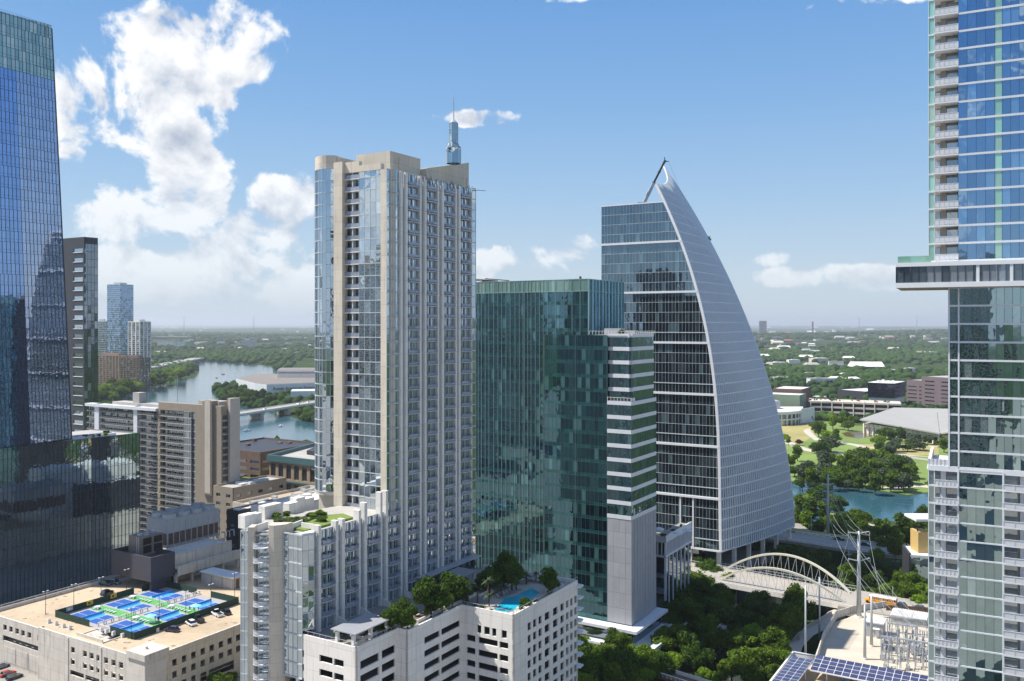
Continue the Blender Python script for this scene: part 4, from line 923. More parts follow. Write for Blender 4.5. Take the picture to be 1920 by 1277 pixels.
M['g_greenl'] = glass('teal_grey_glass', (.60,.74,.82), .42, (.01,.03,.03), (.02,.07,.065), .3, fb=.06, wav=.04, blind=(.1,.2,.19)); M['g_crown_t'] = glass('crown_screen_glass', (.6,.9,.85), .2, (.10,.17,.15), (.16,.24,.2), .5, fb=.2, blind=(.25,.34,.28), wav=.003)
FTEAL = teal_building()
# ---------------------------------------------------------------- sail-shaped tower
def sail_tower():
    f = Fr(1352, 370, GA); o = f.root('sail_tower', 'office tower shaped like a sail with a curved pale ribbed face', 'office tower')
    z0 = f.z(1034); E = [(1352,1034),(1350.5,922),(1347,818),(1340,718),(1325,615),(1298,515),(1263,415),(1245,374),(1231,346)]
    Wf = f.u(1128)
    fx, fy = P(1487.5, 987, z0); a2 = f.loc(fx, fy); XF = a2[0]              # far edge lies in the plane x = XF
    E2 = [(1487.5,987),(1487.5,953),(1477,875),(1458,781),(1433,693),(1402,606),(1370,530),(1320,440),(1276,355),(1252,322),(1242,312)]
    def curve(px, x):
        out = []
        for (a, b) in px: y = f.u(a, x); out.append((y, f.z(b, x, y)))
        return out
    N1, N2 = curve(E, 0), curve(E2, XF)
    def at(c, z):
        ys = [p[0] for p in c]; zs = [p[1] for p in c]; return float(np.interp(z, zs, ys))
    # smooth by a cubic fit
    c1 = np.polyfit([p[1] for p in N1], [p[0] for p in N1], 4); c2 = np.polyfit([p[1] for p in N2], [p[0] for p in N2], 4)
    y1 = lambda z: float(np.polyval(c1, z)); y2 = lambda z: float(np.polyval(c2, z))
    zr = f.z(378, 0, N1[-2][0]); zn, zf_ = N1[-1][1], N2[-1][1]; fh = (zr-z0)/34
    g, m, mh, bd = MB(), MB(), MB(), MB()
    # flat side: rows of panes clipped by the curve
    pw = 1.52; k = 0; z = z0
    while z < zr-.1:
        zz = min(zr, z+fh); e = max(y1(z), y1(zz)); e0, e1 = y1(z), y1(zz); u = Wf; n = int((Wf-e)/pw); 
        for i in range(n):
            ua, ub = Wf-i*pw, Wf-(i+1)*pw; t = random.gauss(0, .0035); g.face([(t, ua, z), (-t, ub, z), (-t, ub, zz), (t, ua, zz)])
            m.box(-.12, ua-.026, z, 0, ua+.026, zz)
        lu = Wf-n*pw; g.face([(0, lu, z), (0, e0, z), (0, e1, zz), (0, lu, zz)]); m.box(-.14, lu-.035, z, 0, lu+.035, zz)
        big = k % 5 == 0 and k > 0
        bd.mark()
        if big: bd.box(-.9, e0-.2, z-.45, 0, Wf, z+.45)
        else: mh.box(-.12, e0, z-.07, 0, Wf, z+.07)
        if k % 5 == 1 and k < 25: mh.box(-.3, e0, z-.16, 0, Wf, z+.16)
        z = zz; k += 1
    bd.box(-.5, y1(z0), z0-.4, 0, Wf, z0+.3); bd.box(-.2, y1(zr), zr-.3, 0, Wf, zr+.2)
    for uu in (f.u(1276, 0), f.u(1300, 0)): bd.mark(); bd.box(-.5, uu-.3, z0, 0, uu+.3, z0+5*fh)
    # recess floors above the belts
    # curved white face: ribs running up, slats across, over a glass skin
    gs, rib, sl, ed = MB(), MB(), MB(), MB(); nx = 38; nz = 150
    def lens(x): return math.sin(math.pi*x/XF)*1.5       # slightly bellied in plan
    def S(x, z, off=0.0):
        t = x/XF; y = y1(z)*(1-t)+y2(z)*t-lens(x)*min(1, (zf_-z)/40); return Vector((x, y-off, z))
    def ztop(x):
        t = x/XF; return zn+(zf_-zn)*(.35*t+.65*t**2.2)
    for i in range(nx+1):
        x = XF*i/nx; zt_ = ztop(x); pr = None
        for j in range(61):
            z = z0+(zt_-z0)*j/60; p = S(x, z)
            if pr is not None: rib.beam(pr-Vector((0, .30, 0)), p-Vector((0, .30, 0)), .30, .55)
            pr = p
    nrow = 0; z = z0
    while z < zf_-.5:
        if nrow % 3 == 0: sl.mark()
        x0 = 0.0
        while ztop(x0) < z and x0 < XF: x0 += .5
        xs = [x0+(XF-x0)*i/10 for i in range(11)]
        for a, b in zip(xs, xs[1:]):
            (nrow % 3 == 0) and sl.beam(S(a, z, .10), S(b, z, .10), .5, .5)
            z2 = min(z+fh/3, zf_)
            if ztop(a) >= z2-2: gs.face([S(a, z, 0), S(b, z, 0), S(b, min(z2, ztop(b)), 0), S(a, min(z2, ztop(a)), 0)])
        z += fh/3; nrow += 1
    pr = pq = None
    for j in range(61):
        z = z0+(zn-z0)*j/60; p = S(0, z)+Vector((-.35, 0, 0)); ze = z0+(zf_-z0)*j/60; q = S(XF, ze)
        if pr is not None: ed.beam(pr, p, 1.0, 1.1); ed.beam(pq, q, .6, .9)
        pr, pq = p, q
    pt = None
    for i in range(25):
        x = XF*i/24; p = S(x, ztop(x)); 
        if pt is not None: ed.beam(pt, p, .4, .5)
        pt = p
    ed.beam(S(0, z0), S(XF, z0), .8, .8)
    # the bare frame behind the crown
    cf = MB()
    for i in range(13):
        x = XF*i/12; zt_ = ztop(x)
        if zt_ < zr+3: continue
        cf.tube(S(x, zr, -1.5), S(x, zt_-.5, -.5), .18, 5)
    # body
    body = MB()
    for j in range(34):
        a, b = z0+fh*j, z0+fh*(j+1); body.face([(XF, y2(a), a), (XF, Wf+6, a), (XF, Wf+6, b), (XF, y2(b), b)]); body.face([(XF, Wf, a), (0, Wf, a), (0, Wf, b), (XF, Wf, b)])
    body.face([(0, y1(zr), zr), (XF, y2(zr), zr), (XF, Wf, zr), (0, Wf, zr)]); body.face([(0, Wf, z0), (XF, Wf, z0), (XF, y2(z0), z0), (0, y1(z0), z0)])
    cl = MB()
    for i in range(6):
        x = 2+(XF-4)*i/5; cl.mark(); cl.box(x-.8, y1(z0)*(1-i/5)+y2(z0)*i/5+.8, 2, x+.8, y1(z0)*(1-i/5)+y2(z0)*i/5+2.4, z0)
    for i in range(1, 4): cl.mark(); cl.box(.6, i*13, 2, 2.2, i*13+1.5, z0)
    low = MB(); low.box(8, 10, 2, XF-3, Wf-4, z0-.1)
    g.build('flat_glazing', M['g_sail'], o); m.build('mullions', M['mull_l'], o); mh.build('floor_lines', M['mull_l'], o); bd.build('white_belt', M['white'], o); gs.build('sail_glazing', M['g_sailc'], o); rib.build('sail_ribs', M['sailw'], o)
    sl.build('sail_slat', M['sailw'], o); ed.build('edge_frame', M['white'], o); cf.build('crown_frame', M['white'], o); body.build('core', M['g_sail'], o); cl.build('column', M['conc_w'], o); low.build('lobby_glazing', M['g_dark'], o)
    # crane on the roof and cradle on the sail: things of their own
    Yc = f.w(0, f.u(1210, 6))[1]+4; cr = root('mobile_crane', gx(1205, Yc), Yc, zr, 0, 'telescopic crane boom rising from the roof of the sail tower', 'crane')
    b1, b2, tw = MB(), MB(), Vector((gx(1248, Yc)-gx(1205, Yc), 1.0, gz(300, Yc)-zr))
    b1.beam((0, 0, -.5), tw*.5, 1.3, 1.3); b1.beam(tw*.2, tw*.26, 1.6, 1.6); b2.beam(tw*.48, tw*.98, .75, .8); b2.beam(tw*.48, tw*.51, 1.3, 1.3); b2.beam(tw*.73, tw*.75, 1.1, 1.1); b2.beam(tw*.93, tw*1.0, 1.3, .9); b2.beam(tw*.97, tw+Vector((1.6, 0, -.4)), .3, .3); b2.beam(tw*.98, tw+Vector((-.3, 0, 1.4)), .3, .3)
    b1.box(-2.4, -1.5, -.9, 2.2, 1.5, .9); b1.build('lower_boom', M['steel'], cr); b2.build('upper_boom', M['dark'], cr)
    cb = MB(); ed_ = Vector((S(XF*.9, f.z(440, XF, 20))[:])); e = S(XF, gz(415, 440)); wx, wy = f.w(e.x, e.y)
    cb.tube(tw+Vector((1.5, 0, -.4)), (wx-gx(1205, Yc), wy-Yc, gz(440, 440)-zr), .05, 4); cb.build('cable', M['grey'], cr)
    y = f.u(1323, XF); zc = f.z(447, XF, y); wx, wy = f.w(XF, y-1.2); cd = root('maintenance_cradle', wx, wy, zc, f.rot, 'small dark maintenance cradle hanging on the upper curve of the sail tower', 'cradle')
    k = MB(); k.box(-3.0, -1.2, -1.0, 1.5, .4, -.2); k.box(-1.5, -.8, -.2, .8, .2, .8); k.tube((-2, 0, -.2), (-3.2, .8, 2.4), .12, 4); k.tube((1, 0, 0), (1.6, -.8, 1.5), .1, 4); k.build('cradle_body', M['dark'], cd)
    r = MB(); r.tube((-3, -1.2, .3), (1.5, -1.2, .3), .06, 4); r.tube((-3, -1.2, -.2), (-3, -1.2, .3), .06, 4); r.tube((1.5, -1.2, -.2), (1.5, -1.2, .3), .06, 4); r.build('rail', M['grey'], cd)
    return f, z0, Wf, XF
M['sailw'] = solid('sail_white_metal', (.70,.74,.78), .4, .03, .3, spec=.5); M['g_sailc'] = glass('sail_skin_glass', (.6,.72,.82), .25, (.11,.145,.18), (.17,.21,.25), .3, fb=0, wav=.003)
FS, ZS0, WS, XFS = sail_tower()
# ---------------------------------------------------------------- right residential tower with cantilevered box
def right_tower():
    f = Fr(1797, 159, 27); o = f.root('residential_tower', 'blue glass residential tower with a cantilevered box, cropped by the right edge of the photo', 'apartment tower')
    uR = f.u(2010); fh = 3.2; U = lambda px: f.u(px)
    gu, gl_, gm_, wh, bc, fl, pier, pg, bx = MB(), MB(), MB(), MB(), MB(), MB(), MB(), MB(), MB()
    pw2 = MB(); zc1, zc0 = f.z(489), f.z(540); P0 = (0, U(1741)); PR = (0, uR); T = lambda px: U(1741)-U(px)
    # upper shaft
    zt = f.z(-40); n = round((zt-zc1)/fh); h = (zt-zc1)/n
    ta, tb, tm0, tm1 = T(1752), T(1796.5), T(1865), T(1879); LR = T(2010)
    for a, b, mt, pw in ((tb, tm0, gu, 1.3), (tm1, LR, gu, 1.3)):
        s0, s1 = ln(P0, PR, a), ln(P0, PR, b); panes(mt, s0, s1, zc1, zt, pw, h, .006); grid(fl, s0, s1, zc1, zt, pw, h, 0, 0, .38, .14); grid(bc, s0, s1, zc1, zt, pw, h, .05, .05, 0, 0)
    s0, s1 = ln(P0, PR, tm0), ln(P0, PR, tm1); panes(pg, s0, s1, zc1, zt, 2, h, .003); grid(fl, s0, s1, zc1, zt, 9, h, 0, 0, .38, .14)
    pg.mark(); s0, s1 = P0, ln(P0, PR, ta); panes(pg, s0, s1, zc1, zt, 1.2, h, .003); grid(fl, s0, s1, zc1, zt, 9, h, .1, .1, .3, .14)
    # recess with balconies
    s0, s1 = ln(P0, PR, ta), ln(P0, PR, tb); back = -1.7
    pier.wb(s0, s1, 0, tb-ta, zc1, zt, -4, back-.05); q = T(1752); w_ = tb-ta
    rl_n = 0
    for i in range(n):
        z = zc1+h*i; gm_ = MB(); gm_.wb(s0, s1, .1, .24*w_, z+.3, z+2.6, back-.04, back); gm_.mark(); gm_.wb(s0, s1, .52*w_, .98*w_, z+.3, z+2.6, back-.04, back+.0)
        pier.wb(s0, s1, .26*w_, .5*w_, z, z+h, back-.1, back+.5); sb = MB(); sb.wb(s0, s1, 0, w_, z-.12, z+.12, -1.6, .9); sb = sb.build('balcony', M['white'], o); gm_.build('balcony_window', M['g_bal'], sb)
        r = MB(); r.wb(s0, s1, .05, w_-.02, z+.2, z+1.15, .82, .86); r.wb(s0, s1, 0, w_, z+1.15, z+1.23, .8, .9)
        for k in range(6): r.wb(s0, s1, max(0, w_*k/5-.05), w_*k/5+.05, z+.12, z+1.2, .86, .9)
        r.build('balcony_rail', M['rail_w'], sb)
    # cantilevered box
    b0 = T(1682); D = 3.2; s0, s1 = ln((0-0, U(1741)), PR, b0), ln(P0, PR, LR); s0 = (-D, s0[1]); s1 = (-D, s1[1]); lb = dist(s0, s1)
    zA, zB = f.z(538, -D, U(1800)), f.z(490, -D, U(1800)); zm0, zm1 = zA+.9, zB-.7
    wh.wb(s0, s1, 0, lb, zA, zm0, -14, .1); wh.wb(s0, s1, 0, lb, zm1, zB, -14, .1); panes(bx, s0, s1, zm0, zm1, 1.25, zm1-zm0, .004, d=-.2); grid(bc, s0, s1, zm0, zm1, 1.25, 30, .07, .1, 0, 0, d=-.2)
    bx.wb(s0, s1, .1, lb, zm0, zm1, -13, -.4)
    for px in (1830, 1892): u = b0*0+T(px)-b0; wh.wb(s0, s1, u, u+.5, zm0, zm1, -1, -.02)
    rr = MB(); e = T(1740)-b0; rr.wb(s0, s1, .3, e+.6, zB, zB+1.2, -.3, -.25); rr.wb(s0, s1, .3, .35, zB, zB+1.2, -10, -.3); rr.build('terrace_glass_rail', M['g_rg'], o)
    so = MB(); so.wb(s0, s1, .1, lb, zA-.05, zA, -13.9, 0); so.build('box_soffit', M['tan'], o)
    # lower shaft
    z1 = zA; zl = f.z(880); c0 = T(1778); n = round((z1-zl)/fh); h = (z1-zl)/n
    s0, s1 = ln(P0, PR, c0), ln(P0, PR, LR); panes(gl_, s0, s1, zl, z1, 1.3, h, .006); grid(fl, s0, s1, zl, z1, 1.3, h, 0, 0, .34, .14); grid(bc, s0, s1, zl, z1, 1.3, h, .05, .05, 0, 0); fl.wb(s0, s1, 0, .25, zl, z1, -1, .2); fl.wb(s0, s1, T(1796)-c0, T(1799)-c0, zl, z1, -.5, .2)
    # broad base with balconies
    s0, s1 = P0, ln(P0, PR, LR); nb = int((zl-2)/fh)+1; zb = zl-nb*fh; cols = (T(1752), T(1796.5), T(1881))
    gl_.mark(); g0, g1 = ln(P0, PR, cols[1]), ln(P0, PR, cols[2]); panes(gl_, g0, g1, zb, zl, 1.3, fh, .007, d=.1); grid(fl, g0, g1, zb, zl, 1.3, fh, 0, 0, .24, .14, d=.1); grid(bc, g0, g1, zb, zl, 1.3, fh, .05, .05, 0, 0, d=.1)
    fl.wb(P0, PR, cols[1]-.15, cols[1]+.15, zb, zl, -2, .3); fl.wb(P0, PR, cols[2]-.15, cols[2]+.15, zb, zl, -2, .3)
    gl_.mark(); g0, g1 = P0, ln(P0, PR, cols[0]); panes(gl_, g0, g1, zb, zl, 1.2, fh, .02); grid(fl, g0, g1, zb, zl, 9, fh, .15, .1, .3, .14)
    for (a, b) in ((cols[0], cols[1]), (cols[2], LR)):
        pw2.mark()
        s0, s1 = ln(P0, PR, a), ln(P0, PR, b); w_ = b-a; pier.wb(s0, s1, 0, w_, zb, zl, -4, back-.05, 0)
        for i in range(nb):
            z = zb+fh*i; gm_ = MB(); gm_.wb(s0, s1, .1, .22*w_, z+.3, z+2.6, back-.04, back); gm_.mark(); gm_.wb(s0, s1, .52*w_, .98*w_, z+.3, z+2.6, back-.04, back)
            pw2.wb(s0, s1, .26*w_, .48*w_, z, z+fh, back-.1, back+.4); sb = MB(); sb.wb(s0, s1, 0, w_, z-.12, z+.15, -1.6, .7); sb = sb.build('balcony', M['white'], o); gm_.build('balcony_window', M['g_bal'], sb)
            r = MB(); r.wb(s0, s1, .05, w_-.05, z+.2, z+1.1, .60, .64); r.wb(s0, s1, 0, w_, z+1.1, z+1.2, .58, .7)
            for k in range(7): r.wb(s0, s1, max(0, w_*k/6-.05), w_*k/6+.05, z+.12, z+1.15, .64, .7)
            r.build('balcony_rail', M['rail_w'], sb)
    wh.mark(); wh.wb(P0, PR, -.1, LR, zl-.5, zl+.45, -.8, .2); Dk = 18
    wh.box(0.3, U(1741)-.4, zl-.4, Dk, U(1741)+.1, zl+1.5); wh.box(.1, uR, zl-.4, Dk, U(1778)+3.5, zl-.1)
    rr = MB(); rr.wb(P0, PR, 0, c0, zl+.4, zl+1.6, 0, .04)
    for i in range(6): rr.wb(P0, PR, c0*i/5-.04, c0*i/5+.04, zl+.4, zl+1.7, 0, .1)
    rr.build('terrace_rail', M['rail_w'], o)
    core = MB(); core.box(2.4, uR, zb, Dk, U(1741)-.6, zl-.2); core.box(1.2, uR, zl, Dk, U(1778)-.5, zA); core.box(4.2, uR, zc1, Dk, U(1741)-.3, zt)
    gu.build('upper_glazing', M['g_right'], o); gl_.build('lower_glazing', M['g_rlow'], o); pw2.build('white_partition', M['white_p'], o); wh.build('white_band', M['white'], o); bc.build('mullions', M['mull'], o); fl.build('floor_bands', M['white_p'], o)
    pier.build('recess_wall', M['tan_l'], o); pg.build('mint_panels', M['g_rg'], o); bx.build('box_glazing', M['g_box'], o); core.build('core', M['void'], o)
M['rail_w'] = solid('white_rail', (.62,.63,.65), .5, .04, .5); M['tan_l'] = solid('taupe_wall', (.33,.29,.25), .8, .06, .4); M['g_box'] = glass('grey_box_glass', (.7,.8,.9), .20, (.05,.06,.07), (.22,.24,.26), .45, fb=.1, wav=.004, blind=(.35,.37,.38))
right_tower()
# ================================================================ STREET LEVEL, GARAGE, SMALLER BUILDINGS
CITY_Z = 6.0
# raised city ground between the camera and the lake: one slab with a creek cut left open on the right
city = [(-900,-800),(30,-800),(30,150),(8,205),(24,262),(70,330),(80,372),(150,432),(150,470),(60,485),(-60,520),(-170,640),(-330,960),(-700,1000),(-900,300)]
def slab(name, pts, z0, z1, mat):
    mb = MB(); mb.prism(pts, z0, z1); return tag(mb.build(name, mat), kind='structure')
slab('city_ground', city, -1, CITY_Z, M['street']); KEEP_OUT.append(city)
east = [(90,-800),(90,205),(96,262),(118,300),(128,326),(134,345),(200,330),(600,240),(600,-800)]
slab('city_ground', east, -1, CITY_Z, M['street'])
sheet('creek_water', [(60,-100),(74,-100),(74,230),(80,290),(100,340),(118,400),(110,470),(98,470),(104,400),(86,345),(66,290),(60,230)], .25, solid('creek_water', (.03,.04,.03), .12, .2, .1))
def strip_w(name, pts, w, z, mat, d=.02, th=0):
    pts = [Vector(p) for p in pts]; mb = MB(); l, r = [], []
    for i, p in enumerate(pts):
        t = (pts[min(i+1, len(pts)-1)]-pts[max(i-1, 0)]).normalized(); n = Vector((-t.y, t.x))*w/2; l.append(p+n); r.append(p-n)
    for i in range(len(pts)-1):
        q = [(r[i].x, r[i].y), (r[i+1].x, r[i+1].y), (l[i+1].x, l[i+1].y), (l[i].x, l[i].y)]
        if th: mb.prism(q, z+d-th, z+d)
        else: mb.face([a+(z+d,) for a in q])
    return mb.build(name, mat)
# ---- lakeside road with its parapets, and cars on it
RZ = 9.0
rd = [P(x, y, RZ) for x, y in [(1380,1000),(1480,1006),(1560,1018),(1640,1029),(1740,1040),(1850,1052)]]
tag(strip_w('lakeside_road', rd, 17, RZ, M['road'], 0, 1.2), kind='structure')
vg = [P(x, y, RZ) for x, y in [(1380,985),(1480,991),(1560,1003),(1600,1008)]]; tag(strip_w('grass_verge', vg, 8, RZ-.3, M['lawn_dry'], 0, 3), kind='structure')
tag(strip_w('lakeside_trail', [P(x, y, 2) for x, y in [(1560,962),(1625,985),(1660,990),(1700,1000),(1760,1000)]], 9, 2, M['lawn_dry'], .02), kind='structure')
tag(strip_w('trail_path', [P(x, y, 2) for x, y in [(1590,975),(1640,986),(1700,994),(1760,992)]], 3, 2, M['path'], .04), kind='structure')
def parapet(name, pts, off, z, label, mat='conc_w'):
    pts = [Vector(p) for p in pts]; mb = MB(); o = root(name, pts[0].x, pts[0].y, z, 0, label, 'parapet'); b = Vector((pts[0].x, pts[0].y)); post = MB()
    for a, c in zip(pts, pts[1:]):
        t = (c-a).normalized(); n = Vector((-t.y, t.x))*off; p, q = a+n-b, c+n-b; mb.beam((p.x, p.y, 1.0), (q.x, q.y, 1.0), .35, .25); mb.beam((p.x, p.y, .2), (q.x, q.y, .2), .3, .4)
        k = int((q-p).length/3)
        for i in range(k): r = p+(q-p)*i/k; post.box(r.x-.12, r.y-.12, .2, r.x+.12, r.y+.12, 1.0)
    mb.build('rail', M[mat], o); post.build('posts', M[mat], o)
parapet('road_parapet', rd, 8.6, RZ, 'pale concrete parapet along the lake side of the lakeside road'); parapet('road_parapet', rd, -8.6, RZ, 'pale concrete parapet along the creek side of the lakeside road')
def car(x, y, z, ang, label, mat='carw', kind='car', group=None, L=4.6, H=1.5, pickup=False):
    o = root('parked_car' if kind == 'car' else kind, x, y, z, ang, label, 'car' if not pickup else 'pickup truck', group); Wd = .92; b = MB(); h0 = .32; hb = .88 if not pickup else 1.0
    def sec(xx, zt_, w=Wd): return [(xx, -w, h0), (xx, w, h0), (xx, w*.97, zt_*.7), (xx, w*.86, zt_), (xx, -w*.86, zt_), (xx, -w*.97, zt_*.7)]
    pr = [(-L/2, hb*.82), (-L/2+.15, hb), (-L*.3, hb+.02), (L*.22, hb), (L/2-.2, hb*.86), (L/2, hb*.7)]; ss = [sec(x_, z_, Wd*(1 if 0 < i < 5 else .9)) for i, (x_, z_) in enumerate(pr)]
    for s0, s1 in zip(ss, ss[1:]):
        for i in range(6): b.face([s0[i], s0[(i+1) % 6], s1[(i+1) % 6], s1[i]][::-1])
    b.face(ss[0]); b.face(ss[-1][::-1])
    if pickup: b.box(-L/2+.1, -Wd, hb, -L*.08, -Wd+.12, hb+.18); b.box(-L/2+.1, Wd-.12, hb, -L*.08, Wd, hb+.18)
    body = b.build('body', M[mat], o); c, r = MB(), MB(); x0, x1 = (-L*.40, L*.20) if not pickup else (-L*.06, L*.24); k = .55
    base = [(x0, -.82, hb), (x1+k*.4, -.82, hb), (x1+k*.4, .82, hb), (x0, .82, hb)]; top = [(x0+k*.5, -.62, H), (x1-k, -.62, H), (x1-k, .62, H), (x0+k*.5, .62, H)]
    c.hexa(base, top); c.build('windows', M['g_dark'], o); r.box(x0+k*.55, -.6, H, x1-k*1.05, .6, H+.05); r.build('car_roof', M[mat], o)
    for sx in (-L*.31, L*.31):
        for sy in (-.86, .86): w = MB(); w.tube((sx, sy-.1, .33), (sx, sy+.1, .33), .33, 12); w.build('wheel', M['black'], o)
    for s in (-.6, .6): hl = MB(); hl.box(L/2-.12, s-.18, .55, L/2-.02, s+.18, .68); hl.build('headlight', M['white'], o)
    if pickup: bd = MB(); bd.box(-L/2+.15, -.75, hb-.02, -L*.09, .75, hb+.02); bd.build('load_bed', M['black'], o)
    return o
def car_px(px, py, z, ang, label, **k): x, y = P(px, py, z); return car(x, y, z, R(ang), label, **k)
ra = math.degrees(math.atan2(rd[3][1]-rd[2][1], rd[3][0]-rd[2][0]))
car_px(1574, 1012.5, RZ, ra, 'dark saloon car driving on the lakeside road just right of the tall grey pylon', mat='carb', L=5)
car_px(1623, 1023, RZ, ra, 'small dark car driving on the lakeside road behind the tall grey monopole', mat='carb')
# ---- butterfly arch bridge
BZ = 8.5; n0, n1 = Vector(P(1352, 1087, BZ)), Vector(P(1583, 1129, BZ)); m0, m1 = Vector(P(1364, 1066, BZ)), Vector(P(1594, 1112, BZ))
ext0 = (n0-n1).normalized()*22; ext1 = (n1-n0).normalized()*95
mid = [(n0+m0)/2+ext0, (n0+m0)/2, (n1+m1)/2, (n1+m1)/2+ext1]
bw = ((m0-n0)-(n1-n0).normalized()*(m0-n0).dot((n1-n0).normalized())).length
bridge = root('arch_bridge', n0.x, n0.y, BZ, 0, 'pale bridge with two outward leaning arches and zigzag hangers over the wooded creek', 'bridge')
def rel(v, z=0): return (v.x-n0.x, v.y-n0.y, z)
dk = MB(); t = (n1-n0).normalized(); nn = Vector((-t.y, t.x)); 
cc = [n0+ext0-nn*2.6, n1+ext1*.04-nn*2.6, m1+ext1*.04+nn*2.6, m0+ext0+nn*2.6]; dk.prism([(c.x-n0.x, c.y-n0.y) for c in cc], -1.3, 0); dk.build('deck', M['road'], bridge)
br = MB(); bp = MB()
for off in (-2.5, 1.2, bw-1.2, bw+2.5):
    p, q = n0+ext0+nn*off, n1+nn*off; br.beam(rel(p, 1.1), rel(q, 1.1), .12, .12)
    k = 40
    for i in range(k+1): r = p+(q-p)*i/k; bp.box(r.x-n0.x-.06, r.y-n0.y-.06, 0, r.x-n0.x+.06, r.y-n0.y+.06, 1.1)
br.build('railing', M['rail_w'], bridge); bp.build('railing_posts', M['rail_w'], bridge)
fa = MB(); p, q = n0+ext0-nn*2.7, n1+ext1*.04-nn*2.7; fa.beam(rel(p, -.9), rel(q, -.9), .4, 1.9); fa.build('edge_beam', M['conc_w'], bridge)
for a, b_, lean, rise in ((n0, n1, -2.6, 8.6), (m0, m1, 2.8, 9.2)):
    ar, hg = MB(), MB(); pr = None; pts = []
    for i in range(33):
        s = i/32; k = 4*s*(1-s); p = a+(b_-a)*s+nn*lean*k; pts.append(Vector(rel(p, rise*k+.1)))
    for p, q in zip(pts, pts[1:]): ar.beam(p-(q-p)*.03, q+(q-p)*.03, .95, .75)
    ar.build('arch', M['arch'], bridge) if 'arch' in M else None
    for i in range(2, 31, 2):
        base = a+(b_-a)*(i+1)/32; base2 = a+(b_-a)*(i-1)/32
        hg.tube(pts[i], rel(base, 0), .06, 4); hg.tube(pts[i], rel(base2, 0), .06, 4)
    hg.build('hangers', M['rail_w'], bridge)
ab = MB()
for c in (n0, (n0+n1)/2, n1): ab.box(c.x-n0.x-1, c.y-n0.y+1, -9, c.x-n0.x+1, c.y-n0.y+bw, -1.3)
ab.build('abutment', M['conc_w'], bridge)
# street continuing from the bridge to the right
e0, e1 = (n1+m1)/2, (n1+m1)/2+ext1; tag(strip_w('bridge_street', [e0, e1], bw+7, BZ, M['road'], -.02, 3), kind='structure')
# school bus
def bus():
    x, y = P(1651, 1133, BZ); an = math.atan2(-t.y, -t.x); o = root('school_bus', x, y, BZ, an, 'yellow school bus with a white roof on the street beside the arch bridge', 'bus'); L = 11.0
    b = MB(); b.hexa([(-5.5,-1.2,.5),(3.7,-1.2,.5),(3.7,1.2,.5),(-5.5,1.2,.5)], [(-5.5,-1.2,1.75),(3.7,-1.2,1.75),(3.7,1.2,1.75),(-5.5,1.2,1.75)]); b.hexa([(3.7,-1.05,.5),(5.4,-.95,.5),(5.4,.95,.5),(3.7,1.05,.5)], [(3.7,-1.0,1.6),(5.3,-.8,1.35),(5.3,.8,1.35),(3.7,1.0,1.6)])
    b.box(-5.5,-1.2,2.5,3.7,1.2,2.8); 
    for i in range(13): xx = -5.5+i*.76; b.box(xx,-1.2,1.75,xx+.14,-1.05,2.5); b.box(xx,1.05,1.75,xx+.14,1.2,2.5)
    b.build('body', M['bus'], o); r = MB(); r.hexa([(-5.5,-1.2,2.8),(3.7,-1.2,2.8),(3.7,1.2,2.8),(-5.5,1.2,2.8)], [(-5.4,-.8,3.05),(3.6,-.8,3.05),(3.6,.8,3.05),(-5.4,.8,3.05)]); r.build('roof', M['white'], o)
    w = MB(); w.box(-5.4,-1.12,1.75,3.6,1.12,2.5); w.build('windows', M['g_dark'], o); s = MB(); s.box(-5.5,-1.23,1.2,3.7,-1.2,1.27); s.box(-5.5,-1.23,.85,3.7,-1.2,.92); s.box(-5.5,1.2,1.2,3.7,1.23,1.27); s.build('stripes', M['black'], o)
    for sx in (-3.2, 4.3):
        for sy in (-1.05, 1.05): k = MB(); k.tube((sx, sy-.12, .5), (sx, sy+.12, .5), .5, 12); k.build('wheel', M['black'], o)
    for sy in (-.6, .6): k = MB(); k.box(5.35, sy-.15, .8, 5.42, sy+.15, 1.05); k.build('headlight', M['white'], o)
bus()
car_px(1688, 1137, BZ, 150, 'dark car waiting behind the yellow school bus', mat='carb'); car_px(1722, 1142, BZ, 150, 'grey car on the street beside the wooden substation fence', mat='carg')
